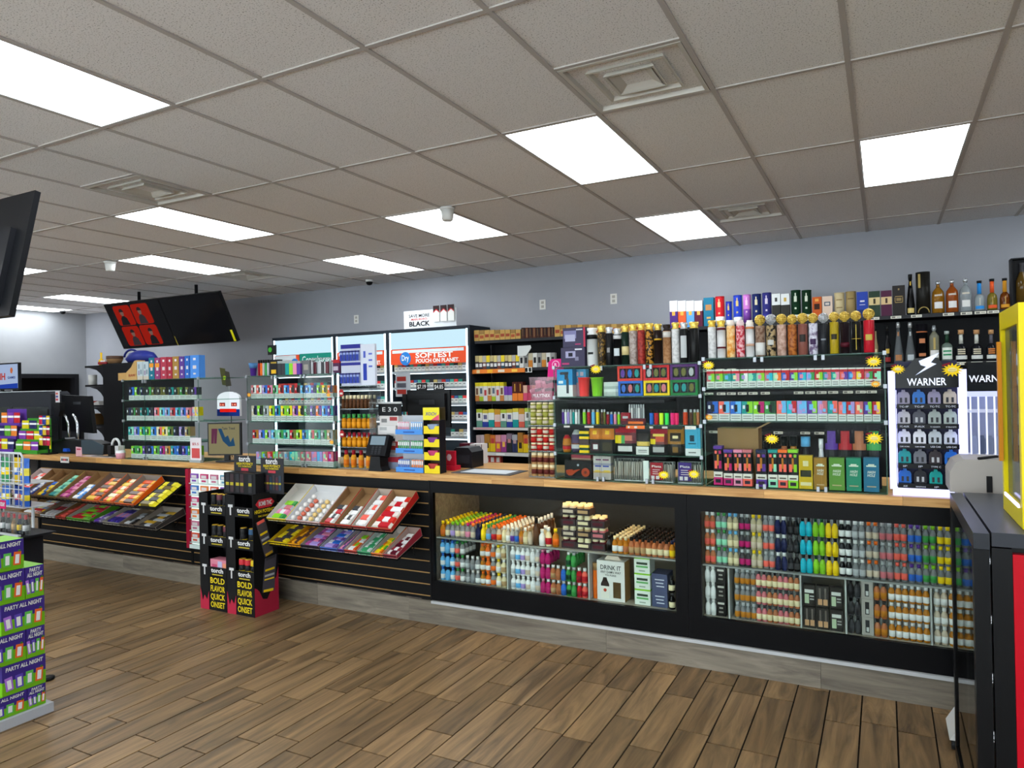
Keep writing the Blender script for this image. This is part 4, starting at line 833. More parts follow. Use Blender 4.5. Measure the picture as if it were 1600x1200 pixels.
def tags_on(xs, Y, z, word, c='d8d6c8', w=.085):
    for i, x in enumerate(xs):
        put('shelf_tag', box_me(w, .002, .024, ((1, c),), None, ((.1, .45, .2, .8, '6a6a64'), (.55, .9, .35, .6, '8a8a84'))), 'cream shelf price tag, %s %s' % (nth(i), word), 'price tag', (x, Y-.0095, z-.032), 0, 'cream shelf price tags')
tags_on([wx(p, YS, 500) for p in (1366, 1400, 1432, 1482, 1510, 1532, 1552, 1580)], YS, zB2[0], 'along the top right liquor shelf')
tags_on([wx(p, YS, 560) for p in (1105, 1125, 1143, 1412, 1476, 1500, 1526, 1550)], YS, zB2[1], 'along the second liquor shelf')
tags_on([wx(p, YS, 615) for p in (1108, 1127, 1143, 1160, 1177, 1196, 1248, 1266, 1284, 1302, 1325, 1345, 1362)], YS, zB2[2], 'along the third liquor shelf')
tags_on([wx(p, YS, 667) for p in (1115, 1216, 1258, 1280)], YS, zB2[3]+.012, 'along the lowest visible liquor shelf')
# small cartons on the left shelving
def crow(px0, px1, n, pt, z, Y, specs, where, cat, d=.08, jit=0, name='small_carton', group=None):
    step = (px1-px0)/n
    for i in range(n):
        sp_ = specs[i % len(specs)]; bands, prints, w = sp_
        on_shelf('box', px0+i*step+.2, px0+(i+1)*step-.2, pt+random.uniform(-jit, jit)-(i*step)*.02, Y, z, d, '%s %s, %s %s' % (w, cat, nth(i), where), cat, group or where, name=name, py=600, bands=bands, prints=prints)
kr = (((1, 'b08c4c'),), ((.1, .9, .3, .6, '8a3a24'),), 'tan raw')
kr2 = (((.6, 'b89450'), (.4, '8a6a3a')), ((.1, .9, .2, .5, '9a4a2a'),), 'two-tone tan')
dk = (((.3, '3a1c14'), (.7, '241410')), ((.3, .5, .2, .9, '6a4a2c'),), 'dark brown')
crow(742, 815, 9, 516, zB[0], YS+.01, [kr, kr2, kr], 'at left on shelving top', 'rolling paper carton')
crow(816, 868, 9, 512, zB[0], YS+.01, [dk, (((1, '4a2418'),), ((.4, .6, .1, .9, '8a6a44'),), 'red brown')], 'at right on shelving top', 'cigar carton')
crow(868, 1010, 16, 508, zB[0], YS+.01, [kr, kr2], 'behind tall flasks', 'rolling paper carton')
sm = [(((.55, '3a3230'), (.45, 'b0a070')), ((.1, .9, .15, .4, 'c8c8c8'),), 'dark grey banded'), (((.5, '2a2434'), (.5, 'c8b87a')), ((.1, .9, .15, .4, 'd0d0d0'),), 'navy banded'), (((.5, '6a3a34'), (.5, 'a8a49a')), ((.1, .9, .2, .4, 'd0d0d0'),), 'rust banded'), (((.5, '2a4a5a'), (.5, 'd8c02a')), ((.1, .9, .2, .4, 'd0d0d0'),), 'teal and yellow')]
crow(743, 812, 12, 556, zB[1], YS+.01, sm, 'on second left shelf', 'tin carton', .05)
crow(812, 868, 8, 552, zB[1], YS+.01, [(((1, 'c8c8c4'),), ((.2, .8, .3, .7, '1c1c1c'),), 'white black-logo'), (((1, '8a8a88'),), ((.2, .8, .3, .7, '2c2c2c'),), 'grey black-logo'), (((.5, 'b8742a'), (.5, 'b0a890')), (), 'amber and cream')], 'right half of second left shelf', 'tin carton', .05)
x0, x1 = wx(737, YS, 575), wx(822, YS, 570)
put('price_strip', box_me(x1-x0, .002, .05, ((1, 'd8782c'),), None, ((.1, .16, .1, .9, 'c8b88a'), (.3, .4, .1, .9, 'e0a82c'), (.5, .62, .2, .8, 'd8d0c0'), (.75, .85, .2, .8, 'e8c04c'))), 'orange promotional price strip under tin cartons', 'price strip', ((x0+x1)/2, YS-.010, zB[1]-.055))
put('price_card', box_me(.09, .002, .06, ((1, 'e0e0dc'),), None, ((.1, .4, .1, .9, '1c1c1c'), (.55, .9, .1, .9, '1c1c1c'))), 'white price card with black figures on second shelf', 'price card', (wx(826, YS, 568), YS-.010, zB[1]-.058))
b = MB(); b.prism([(-.09, 0), (.02, 0), (.09, .09), (.08, .12), (-.09, .12)], 0, .003, mat('c8ccca', .5)); put('paper_flag', b.mesh('flag'), 'white paper flag tag hanging below shelving top', 'paper', (wx(820, YS, 545), YS-.012, zB[1]+.135))
ye = [(((.3, 'b8743a'), (.5, 'd0c8b0'), (.2, 'c8b81c')), ((.2, .8, .35, .7, '6a4a3a'),), 'orange-based cream'), (((.25, '9ab02a'), (.55, 'c4c0b8'), (.2, 'c8b81c')), ((.2, .8, .4, .7, '4a5a6a'),), 'green-based white'), (((.8, 'c8c4c0'), (.2, 'd8cc2a')), ((.2, .8, .3, .6, 'a83a3a'),), 'white yellow-topped')]
crow(742, 787, 7, 598, zB[2], YS+.01, ye, 'left on third shelf', 'cigarillo carton', .08)
crow(787, 800, 2, 604, zB[2], YS+.01, [(((.4, 'b0b0b0'), (.6, '6a3a9a')), (), 'purple and silver')], 'centre of third shelf', 'cigarillo carton', .08)
crow(800, 817, 2, 597, zB[2], YS+.01, [(((.4, 'd8762a'), (.6, '4a1c14')), ((.4, .6, .5, .9, 'b8862c'),), 'orange and brown')], 'right of purple cartons on third shelf', 'cigarillo carton', .08)
crow(817, 850, 5, 602, zB[2], YS+.01, [(((.5, 'c84a6a'), (.5, 'c8a08a')), (), 'pink'), (((.5, 'b8405a'), (.5, '8a3a4a')), (), 'rose')], 'right end of third shelf', 'cigarillo carton', .08)
wh = [(((.35, '5a8a7a'), (.45, 'd0d0cc'), (.2, 'a8b83a')), ((.3, .7, .5, .75, '3a3a3a'),), 'white green-topped'), (((.3, '2a3a8a'), (.5, 'd0d0cc'), (.2, 'b8a83a')), ((.2, .8, .45, .7, '5a5a7a'),), 'white navy-striped'), (((.4, '1a8a8a'), (.4, 'd0d4d0'), (.2, 'c8b83a')), (), 'white teal-based'), (((.3, 'c85a4a'), (.4, 'c8b0a8'), (.3, 'b8862a')), (), 'coral and amber')]
crow(743, 828, 9, 640, zB[3], YS+.01, wh, 'on fourth left shelf', 'cigar carton', .08, 1)
x0, x1 = wx(735, YS, 667), wx(826, YS, 667)
put('shelf_channel', box_me(x1-x0, .003, .03, ((1, 'c8c8c4'),), None, ((.1, .4, .2, .8, 'b8848a'),)), 'white price channel of fourth left shelf', 'price strip', ((x0+x1)/2, YS-.011, zB[3]-.034))
put('shelf_channel', box_me(x1-x0, .003, .04, ((1, 'c4c4c2'),), None, ((.05, .15, .2, .8, 'e0e0dc'), (.45, .6, .2, .8, 'e0e0dc'))), 'white price channel of fifth left shelf', 'price strip', ((x0+x1)/2, YS-.011, zB[4]-.044))
po = [(((.5, 'c8a81c'), (.5, '9a6a2c')), ((.2, .8, .2, .5, '3a2a1c'),), 'yellow'), (((.5, 'd0b01c'), (.5, 'b8682a')), ((.2, .8, .5, .8, 'a83a3a'),), 'yellow orange'), (((.6, 'b84a5a'), (.4, 'c88a8a')), ((.2, .8, .2, .5, 'd8a81c'),), 'pink and yellow'), (((.6, '8a3a7a'), (.4, 'b87a9a')), ((.25, .75, .3, .6, 'd8a84a'),), 'purple and pink'), (((.7, '2a2c30'), (.3, '7a6a7a')), ((.2, .8, .5, .7, 'b87a7a'),), 'black and pink'), (((.7, '2a3050'), (.3, '9a9aa0')), ((.2, .8, .5, .7, 'a88a8a'),), 'navy and grey')]
crow(742, 755, 2, 680, zB[4], YS+.01, [(((1, 'b0a0a4'),), (), 'pale grey')], 'left end of fifth shelf', 'tobacco pouch', .06)
crow(755, 824, 8, 679, zB[4], YS+.01, po, 'on fifth left shelf', 'tobacco pouch', .06, 2)
crow(754, 780, 3, 705, zB[5]+.14, YS+.03, [(((1, 'b84a44'),), ((.2, .8, .3, .6, 'c8c8c8'),), 'red')], 'just above counter behind mat', 'tobacco pouch', .06)

# gift tubes and boxes on the right shelf top
zt = zB2[0]
def gift(p0, p1, pt, bands, prints, w, shape='tube'):
    x0, x1 = wx(p0, YS+.02, 480), wx(p1, YS+.02, 480); wd = (x1-x0)*.96; h = wz((p0+p1)/2, pt, YS+.02)-zt
    if shape == 'box':
        put('gift_carton', box_me(wd, wd*.8, h, bands, None, prints), '%s liquor gift carton on shelving top at right' % w, 'gift carton', ((x0+x1)/2, YS+.02+wd*.4, zt+.0006), 0, 'liquor gift cartons')
    else:
        t = thing('gift_tube', '%s liquor gift tube on shelving top at right' % w, 'gift tube', ((x0+x1)/2, YS+.02+wd/2, zt+.0006), group='liquor gift tubes')
        z = 0; pr = []
        for fr, c in bands:
            pr += [(wd/2, z, mat(c, .35)), (wd/2, z+fr*h, mat(c, .35))]; z += fr*h
        b = MB(); b.lathe(pr, 18); b.build('tube', t)
        b = MB(); b.lathe([(wd*.505, h*.97, bands[-1][1]), (wd*.505, h*1.0, bands[-1][1])], 18); b.build('lid', t)
        if prints:
            R = wd*.507
            for a, c, e, f, pc in prints:
                b = MB()
                for i in range(4):
                    A = math.asin((a*2-1)*.95)+(math.asin((c*2-1)*.95)-math.asin((a*2-1)*.95))*i/4; B = math.asin((a*2-1)*.95)+(math.asin((c*2-1)*.95)-math.asin((a*2-1)*.95))*(i+1)/4
                    b.face([(R*math.sin(A), -R*math.cos(A), e*h), (R*math.sin(B), -R*math.cos(B), e*h), (R*math.sin(B), -R*math.cos(B), f*h), (R*math.sin(A), -R*math.cos(A), f*h)], pc)
                b.build('emblem', t)
stag = lambda c: ((.35, .65, .62, .8, c), (.44, .56, .8, .9, c), (.4, .6, .38, .44, c))
for i, (c, w) in enumerate((('4a2a78', 'purple'), ('d8582c', 'orange'), ('5a98dc', 'light blue'), ('561a34', 'maroon'))): gift(1046+i*13, 1058.6+i*13, 470, ((.6, c), (.4, 'dcdce0')), ((.3, .7, .45, .6, 'd8a84a'),), '%s white-topped' % w, 'box')
gift(1099, 1115, 465, ((1, '1c6a88'),), ((.2, .8, .55, .75, 'a87a4a'), (.3, .7, .25, .32, 'b89a5a')), 'teal', 'box')
for p0, p1, pt, bands, c, w in ((1116, 1131, 463, ((.3, 'cfcfcb'), (.7, 'a81c22')), 'd8b080', 'red stag'), (1133, 1143, 471, ((.2, 'c8c8c4'), (.8, '1c2c8a')), 'c8a860', 'short royal blue'), (1144.5, 1159, 461, ((.25, 'd0d0cc'), (.75, '24389c')), 'c8b070', 'royal blue stag'), (1160, 1173, 460, ((.5, '6a3a8c'), (.5, 'b06ab0')), 'd8b0d0', 'lilac pink'), (1174, 1189, 459, ((.2, '1c2440'), (.8, '1a2452')), 'c8c0a0', 'navy stag'), (1190, 1205, 457, ((.3, '2a2a78'), (.7, '2c2c6a')), 'c8c0d0', 'indigo stag')):
    gift(p0, p1, pt, bands, stag(c), w)
for p0, p1, w in ((1206, 1219.5, 'left'), (1220, 1234, 'right')): gift(p0, p1, 459, ((.6, '2c2c28'), (.4, 'd4d8d8')), ((.35, .65, .72, .86, '3a3a3a' if w == 'left' else 'b89a4a'),), '%s black and white' % w, 'box')
for p0, p1, w in ((1235, 1251, 'left'), (1252, 1268, 'right')): gift(p0, p1, 453, ((.2, 'c8ccc4'), (.8, '16301f')), stag('c8d0c0'), '%s dark green stag' % w)
gift(1269, 1284, 464, ((1, 'c0561c'),), ((.2, .8, .45, .7, '3a1c10'), (.3, .7, .8, .92, 'e0a048')), 'orange', 'box')
gift(1284.5, 1301, 463, ((1, 'd4bcaa'),), ((.2, .8, .58, .76, '4a5a6a'), (.3, .7, .62, .72, 'c8c0b8')), 'cream oval-emblem', 'box')
gift(1303, 1320, 457, ((1, 'c4b48c'),), ((.2, .8, .7, .74, '8a744a'), (.2, .8, .4, .44, '8a744a')), 'cream')
gift(1321, 1338, 455, ((1, '9a8558'),), ((.2, .8, .7, .74, '6a5430'),), 'tan')
gift(1338.5, 1356.5, 456, ((.3, '1c3068'), (.7, '2440a0')), ((.3, .7, .6, .66, 'd0d0e0'), (.25, .75, .48, .5, 'd0d0e0')), 'cobalt', 'box')
gift(1357.5, 1375.5, 455, ((.45, '243a2a'), (.3, 'd0bc88'), (.25, '243a2a')), ((.4, .6, .5, .7, '3a3420'),), 'green cream-banded', 'box')
gift(1376.5, 1394, 454, ((.45, '4a1838'), (.3, 'd0b484'), (.25, '4a1838')), ((.4, .6, .5, .7, '3a2420'),), 'plum cream-banded', 'box')
gift(1394.5, 1415, 446, ((1, '221e1d'),), ((.2, .8, .42, .44, 'b89c5c'), (.2, .8, .62, .64, 'b89c5c'), (.18, .22, .45, .6, 'b89c5c'), (.78, .82, .45, .6, 'b89c5c'), (.3, .7, .48, .58, '8a744a'), (.44, .56, .84, .9, '9a845a')), 'charcoal hexagon-emblem', 'box')
def bottle(px0, px1, pt, Y, z, prof, parts, label, py=480):
    """prof: list of (r fraction, height fraction, part name); each part becomes a mesh of its own"""
    x0, x1 = wx(px0, Y, py), wx(px1, Y, py); R = (x1-x0)/2*.98; h = wz((px0+px1)/2, pt, Y)-z
    t = thing('liquor_bottle', label, 'bottle', ((x0+x1)/2, Y+R, z+.0006), group='liquor bottles on wall shelving')
    for nm, m, pr in prof:
        b = MB(); b.lathe([(R*r, h*q, m) for r, q in pr], 16); b.build(nm, t)
    for nm, c, z0, z1, ws, sc in parts:
        b = MB(); n = 5; a0 = math.asin(ws)
        for i in range(n):
            A, B = -a0+2*a0*i/n, -a0+2*a0*(i+1)/n; RR = R*sc
            b.face([(RR*math.sin(A), -RR*math.cos(A), h*z0), (RR*math.sin(B), -RR*math.cos(B), h*z0), (RR*math.sin(B), -RR*math.cos(B), h*z1), (RR*math.sin(A), -RR*math.cos(A), h*z1)], c)
        b.build(nm, t)
    return t
YT = YS+.03
cg = lambda c, f=.55: clear(c, f, .6)
bottle(1416.5, 1430, 428, YT, zt, [('body', mat('0c0c0e', .15), [(.9, 0), (1, .02), (1, .25), (.62, .62), (.34, .85)]), ('cap', mat('141414', .3), [(.45, .85), (.5, .97), (.5, 1)])], [('round_label', 'd8c078', .04, .16, .75, 1.02), ('small_label', 'c8a84a', .72, .82, .3, .5)], 'slim black bottle with gold round label on shelving top')
t = thing('gift_tube', 'tallest black gift tube with gold arch print on shelving top', 'gift tube', (wx(1443, YT, 460), YT+.07, zt+.0006)); R = (wx(1454, YT)-wx(1431, YT))/2; h = wz(1443, 424, YT)-zt
b = MB(); b.lathe([(R, 0, mat('1e1d1a', .4)), (R, h, mat('1e1d1a', .4))], 20); b.build('tube', t)
b = MB(); b.box(-R*.7, -R*.35, -R*.92, -R*.85, h*.62, h*.95, 'a08a4a'); b.build('gold_lettering', t)
b = MB(); b.tube([(R*.75*math.cos(a*math.pi/8), -R*1.01, .01+R*.9*math.sin(a*math.pi/8)) for a in range(9)], .005, 'a89258', 5); b.build('gold_arch', t)
for p0, p1, pt, c, w in ((1456.5, 1477, 438, '9a6a1c', 'gold'), (1478.5, 1499, 436, 'a0501c', 'amber'), (1500, 1520, 434, 'c4ccd0', 'clear')):
    m = cg(c, .7 if w != 'clear' else .35)
    bottle(p0, p1, pt, YT, zt, [('body', m, [(.92, 0), (1, .03), (1, .52), (.9, .66), (.4, .78), (.3, .80)]), ('neck', m, [(.3, .80), (.28, .88)]), ('stopper', mat('b8bcc0', .15, .6), [(.3, .88), (.42, .92), (.36, 1)])], [('white_label', 'd8d8d6', .14, .34, .62, 1.02), ('upper_script', 'c8c0b0', .52, .57, .6, 1.0)], '%s round-shouldered bottle with low white label on shelving top' % w)
for p0, p1, pt, c, nk, w in ((1523, 1540, 438, 'aab4b8', '2a86d0', 'blue-necked clear'), (1543, 1560, 435, '8a7a2c', 'd8562a', 'orange-necked'), (1563, 1580, 434, '7a3e14', 'd0922a', 'amber-necked')):
    bottle(p0, p1, pt, YT, zt, [('body', cg(c, .6), [(.9, 0), (1, .03), (1, .35), (.85, .48), (.4, .56)]), ('neck_wrap', mat(nk, .4), [(.42, .56), (.40, .92)]), ('stopper', mat('17181a', .3), [(.48, .92), (.52, 1)])], [('base_band', nk, .06, .16, .8, 1.02)]+[('agave_leaf', 'd8d8c8' if 'blue' in w else 'd0b060', .18, .42+.04*(j % 2), .05+.0*j, 1.03) for j in range(1)], '%s bottle with printed agave on shelving top' % w)
lb = thing('bottle_box', 'tall dark presentation box with bottle at right photo edge', 'gift box', (wx(1598, YT, 440), YT, zt+.0006)); h = wz(1590, 403, YT)-zt; w_ = .16
b = MB(); b.box(-w_/2, w_/2, .06, .12, 0, h, '101014'); b.build('back', lb)
for x in (-w_/2, w_/2-.012): b = MB(); b.box(x, x+.012, 0, .06, 0, h, '101014'); b.build('side', lb)
for z in (0, h-.012): b = MB(); b.box(-w_/2+.012, w_/2-.012, 0, .06, z, z+.012, '101014'); b.build('shelf_end', lb)
b = MB(); b.lathe([(.045, .02, cg('6a5020', .6)), (.045, h*.55, cg('6a5020', .6)), (.018, h*.72, cg('6a5020', .6)), (.018, h*.85, 'charcoal'), (.022, h*.9, 'charcoal')], 14, 0, .03); b.build('bottle', lb)
# second shelf bottles
z2b = zB2[1]; YT2 = YS+.03
ps = 540
def shelf2(p0, p1, pt, prof, parts, label): return bottle(p0, p1, pt, YT2, z2b, prof, parts, label, py=530)
for p0, p1, c, w, lab in ((1365, 1372, '8a7a5a', 'cream', 'c8b890'), (1381, 1392, '141416', 'black', 'c8a84a')): shelf2(p0, p1, 508, [('body', mat(c, .2), [(.9, 0), (1, .03), (1, .45), (.4, .65), (.35, .85)]), ('cap', mat('1c1c1c', .3), [(.42, .85), (.42, 1)])], [('round_label', lab, .26, .38, .5, 1.02), ('low_label', '8a2a2a', .04, .16, .8, 1.02)], 'slim %s bottle right of the red flask on second shelf' % w)
for p0, p1, c, w in ((1395.5, 1412, 'a8744c', 'copper-printed'), (1414, 1431, 'b0b8bc', 'plain clear')): shelf2(p0, p1, 503, [('body', cg('9aa2a6', .25), [(.92, 0), (1, .03), (.95, .2), (.45, .62), (.28, .86)]), ('stopper', mat('c0c4c6', .15, .5), [(.36, .86), (.42, .94), (.36, 1)])], [('round_print', c, .06, .2, .6, 1.02), ('neck_label', c, .66, .76, .3, .5)], '%s tapered decanter on second shelf' % w)
t = thing('gift_tube', 'black gift tube with copper bands on second liquor shelf', 'gift tube', (wx(1441, YT2, 530), YT2+.06, z2b+.0006)); R = (wx(1450, YT2)-wx(1432, YT2))/2; h = wz(1441, 506, YT2)-z2b
b = MB(); b.lathe([(R, 0, mat('17161a', .4)), (R, h*.78, mat('17161a', .4)), (R*1.01, h*.78, 'copper'), (R*1.01, h*.81, 'copper'), (R, h*.81, mat('17161a', .4)), (R, h, mat('17161a', .4))], 18); b.build('tube', t)
for z0, z1, s in ((.5, .62, .5), (.16, .24, .6)): b = MB(); b.box(-R*s, R*s, -R*1.02, -R*.75, h*z0, h*z1, mat('b8744c', .4)); b.build('copper_print', t)
shelf2(1452, 1468, 508, [('body', cg('a8a890', .4), [(.95, 0), (1, .03), (1, .7), (.5, .8), (.3, .84)]), ('stopper', mat('a8b0b4', .15, .5), [(.34, .84), (.5, .9), (.3, 1)])], [('white_label', 'd8d8d6', .12, .32, .8, 1.03), ('gold_strip', 'b09a5a', .34, .66, .2, 1.02)], 'clear square-shouldered bottle with pale label on second shelf')
shelf2(1471, 1489, 517, [('body', cg('9ab0a4', .35), [(.95, 0), (1, .03), (1, .5), (.85, .56), (.36, .62)]), ('green_neck', mat('1e3a2a', .4), [(.38, .62), (.34, .9)]), ('stopper', mat('a8b4b0', .3), [(.45, .9), (.45, 1)])], [('white_label', 'd4dcd4', .08, .46, .85, 1.03), ('green_line', '2a8a5a', .2, .25, .7, 1.05), ('green_line', '2a8a5a', .32, .37, .7, 1.05)], 'green-necked bottle with striped white label on second shelf')
for p0, p1, c, w in ((1492.5, 1512, '2a3a4a', 'blue-black'), (1517, 1536.5, '3a3428', 'cream-checked'), (1541, 1558, '7a3c14', 'copper-checked')):
    shelf2(p0, p1, 515, [('body', mat('16181c', .15), [(.95, 0), (1, .03), (1, .42), (.5, .52), (.34, .56)]), ('pale_neck', mat('c8ccc4' if c != '7a3c14' else '5a5a62', .4), [(.36, .56), (.32, .86)]), ('cork', mat('b88c60', .6), [(.5, .86), (.52, 1)])], [('white_label', 'd0d4d0', .06, .18, .9, 1.03)]+[('window_print', 'c8c0a8' if c != '7a3c14' else 'c87a3a', .22+.065*j, .26+.065*j, .6, 1.03) for j in range(3)], '%s cork-topped bottle on second shelf' % w)

# ------------------------------------------------------------------ lit cigarette fixtures
YG = 7.30
gx_ = [wx(427, YG, 620), wx(524.5, YG, 620), wx(607.5, YG, 620), wx(736, YG, 620)]
GZ = 2.27
m_cool = emit('c4e4f2', .62); m_led = emit('dcf2ff', 2.6)
rows = [1.766, 1.563, 1.361, 1.16, .95, .74]
bay_w = ['left cigarette fixture with green banner, lit header', 'middle cigarette fixture with lit header behind the blue pod tower', 'right cigarette fixture with orange SOFTEST POUCH banner']
pk_cols = [('c8c8c4', 'a82a2a'), ('c8c8c4', 'c83a3a'), ('c4c0b4', 'b09a5a'), ('ccccc8', '3a5a8a'), ('c8ccc8', '2a7a6a'), ('c8c8c8', '7a7a7e'), ('b8c4c0', '4a9a8a'), ('c4c4c4', '2a2a2e')]
for i in range(3):
    xa, xb = gx_[i], gx_[i+1]; w = xb-xa; t = thing('cigarette_fixture', bay_w[i], 'cigarette fixture', ((xa+xb)/2, YG, 0), group='lit cigarette fixtures')
    for x in (-w/2, w/2-.03): b = MB(); b.box(x, x+.03, .0, .5, 0, GZ, mat('20262e', .4)); b.build('side_frame', t)
    b = MB(); b.box(-w/2, w/2, .0, .5, GZ, GZ+.03, mat('20262e', .4)); b.build('top_frame', t)
    b = MB(); b.box(-w/2+.03, w/2-.03, .45, .5, .0, GZ, mat('4c545c', .5)); b.build('back_panel', t)
    b = MB(); b.box(-w/2+.03, w/2-.03, -.004, .02, GZ-.22, GZ-.012, m_cool); b.build('lit_header', t)
    for x in (-w/2+.032, w/2-.052): b = MB(); b.box(x, x+.02, -.008, .012, .6, GZ-.01, m_led); tag(b.build('light_strip', t), 'glowing edge strip', None)
    for z in rows:
        b = MB(); b.box(-w/2+.055, w/2-.055, .02, .44, z-.028, z-.001, mat('5a6066', .4)); s_ = b.build('shelf', t)
        b = MB(); b.box(-w/2+.055, w/2-.055, .01, .019, z-.03, z-.004, mat('8a9094', .35)); b.build('price_rail', t)
        b = MB(); b.box(-w/2+.08, w/2-.08, .03, .05, z+.165, z+.178, m_led); tag(b.build('shelf_light', t), 'glowing shelf light', None)
    bz0, bz1 = GZ-.42, GZ-.225
    ban = MB(); 
    if i == 0:
        ban.box(-w/2+.05, -w*.05, -.012, -.006, bz0, bz1, mat('e0502a', .5)); bo = ban.build('orange_banner', t)
        b = MB(); b.box(-w/2+.06, -w*.1, -.014, -.0125, bz0+.12, bz1-.005, 'd4dce0'); b.build('white_stripe', bo)
        b = MB(); b.box(-w*.4, -w*.18, -.014, -.0125, bz0+.06, bz0+.1, 'e0d8d4'); b.build('white_print', bo)
        b = MB(); b.prism([(-w*.12+.075*math.cos(a*math.pi/8), bz0+.07+.075*math.sin(a*math.pi/8)) for a in range(16)], -.016, -.0125, mat('2a78c8', .5)); b.build('round_emblem', bo)
        ban = MB(); ban.box(-w*.04, w/2-.05, -.012, -.006, bz0, bz1+.01, mat('1e8a78', .5)); bo = ban.build('green_banner', t)
        text('Copenhagen', .09, 'd8ecec', (w*.22, -.015, bz0+.08), bo, width=w*.44)
    else:
        ban.box(-w/2+.05, w/2-.05, -.012, -.006, bz0, bz1, mat('e0502a', .5)); bo = ban.build('orange_banner', t)
        b = MB(); b.box(-w/2+.08, w/2-.08, -.014, -.0125, bz1-.05, bz1-.012, 'd4e0e8'); b.build('white_stripe', bo)
        b = MB(); b.prism([(-w*.27+.085*math.cos(a*math.pi/9), bz0+.075+.085*math.sin(a*math.pi/9)) for a in range(18)], -.015, -.0125, mat('2a78c8', .5)); em = b.build('round_emblem', bo)
        text('Dry', .07, 'e8f0f4', (-w*.27, -.018, bz0+.05), em, width=.11)
        text('SOFTEST', .062, 'f0ece8', (w*.08, -.015, bz0+.078), bo, width=w*.45, bold=.03); text('POUCH ON PLANET.', .046, 'f0ece8', (w*.12, -.015, bz0+.018), bo, width=w*.52, bold=.03)
    # packs
    n = int((w-.14)/.060)
    for r, z in enumerate(rows[:5]):
        for k in range(n):
            x = (xa+xb)/2-w/2+.07+.030+k*.060; pxy = pix((x, YG, z))
            if i == 0 and not (430 < pxy[0] < 524 and r in (1, 2, 3) and k % 1 == 0): continue
            if i == 1 and pxy[0] < 586: continue
            if i == 2 and r == 2 and pxy[0] < 690: continue
            if i == 2 and r == 4 and pxy[0] < 700: continue
            c1, c2 = pk_cols[(k*3+r*2+i) % 8] if r not in (1,) or k > 4 else pk_cols[k % 2]
            put('cigarette_pack', box_me(.054, .022, .088, ((.62, c1), (.38, c2)), None, ((.2, .8, .3, .45, '7a7a78'),)), '%s cigarette pack, %s on %s row of %s fixture' % ({'a82a2a': 'red-topped', 'c83a3a': 'bright red-topped', 'b09a5a': 'gold-topped', '3a5a8a': 'blue-topped', '2a7a6a': 'green-topped', '7a7a7e': 'silver-topped', '4a9a8a': 'mint-topped', '2a2a2e': 'black-topped'}[c2], nth(k), nth(r), ('left', 'middle', 'right')[i]), 'cigarette pack', (x, YG+.045, z+.0006), 0, 'cigarette packs')
# number plates hanging in the right fixture
for px, s, lw in ((659, '$7.19', 'left'), (686, '$4.85', 'right')):
    p = W(px, 604, Y=YG-.03); t = thing('price_plate', '%s black price plate with white digits in SOFTEST POUCH fixture' % lw, 'price plate', (p.x, YG-.03, p.z))
    b = MB(); b.box(-.08, .08, -.003, 0, -.045, .045, '101012'); b.build('plate', t); text(s, .05, 'd8d8d8', (0, -.006, -.026), t, width=.13)
# SAVE MORE sign on top
p0, p1 = wx(631, YG+.1, 497), wx(713, YG+.1, 497); zs = GZ+.031; sg = thing('sale_sign', 'white SAVE MORE BLACK cigarette sign on fixture top', 'sign', ((p0+p1)/2, YG+.1, zs)); w = p1-p0
b = MB(); b.box(-w/2, w/2, 0, .004, 0, .235, 'd0d4d8'); b.build('board', sg)
text('SAVE MORE', .040, '2a2a2e', (-w*.2, -.0025, .15), sg, width=w*.40); text('-MARLBORO-', .026, 'c03a34', (-w*.2, -.0025, .112), sg, width=w*.34); text('BLACK', .058, '1a1a1e', (-w*.2, -.0025, .038), sg, width=w*.40, bold=.03)
for j in range(3):
    x = w*(.14+.14*j); b = MB(); b.box(x-.046, x+.046, -.012-.004*j, -.003-.004*j, .075, .275, 'd4d4d0'); q = b.build('printed_pack', sg)
    b = MB(); b.prism([(x-.046, .275), (x-.046, .2), (x, .235), (x+.046, .2), (x+.046, .275)], -.0145-.004*j, -.0125-.004*j, '2a1a1c'); b.build('dark_chevron', q)
    b = MB(); b.prism([(x-.046, .2), (x-.046, .185), (x, .222), (x+.046, .185), (x+.046, .2), (x, .235)], -.0145-.004*j, -.0125-.004*j, 'b02a30'); b.build('red_chevron', q)
# ------------------------------------------------------------------ WARNER charger displays, cooler, yellow case
x0, x1 = wx(1389, YC, 670), wx(1512, YC, 670); w = x1-x0; zt = wz(1450, 563, YC); h = zt-CT-.002
wd = thing('charger_display', 'lit WARNER charger display with black header and glowing border', 'display stand', ((x0+x1)/2, YC, CT+.001))
m_glow = emit('c0c4ff', 1.15)
b = MB(); b.box(-w/2+.03, w/2-.03, .09, .10, .03, h, '2c2c44'); b.build('back_panel', wd)
for s in (-1, 1):
    b = MB(); a, c = sorted((s*(w/2-.030), s*(w/2))); b.box(a, c, -.004, .10, .03, h*.93, m_glow); tag(b.build('glow_border', wd), 'glowing lilac border', None)
b = MB(); b.box(-w/2+.012, w/2-.012, -.004, .10, 0, .03, m_glow); tag(b.build('glow_border', wd), 'glowing lilac border', None)
b = MB(); hz0 = h*.80; b.prism([(-w/2+.031, hz0), (w/2-.031, hz0), (w/2-.031, h*.93), (w*.25, h*.95), (w*.14, h*1.02), (-w*.14, h*1.02), (-w*.25, h*.95), (-w/2+.031, h*.93)], -.002, .089, mat('08080c', .2)); hd = b.build('header', wd)
text('WARNER', .034, emit('dce6ff', .9), (0, -.006, hz0+.012), hd, width=w*.5)
b = MB(); b.prism([(-.05*.9, hz0+.06), (.0, hz0+.10), (-.022, hz0+.108), (-.03, hz0+.128), (.055, hz0+.165), (.02, hz0+.12), (.042, hz0+.112)], -.0045, -.0025, emit('cfdcff', .9)); b.build('bolt_emblem', hd)
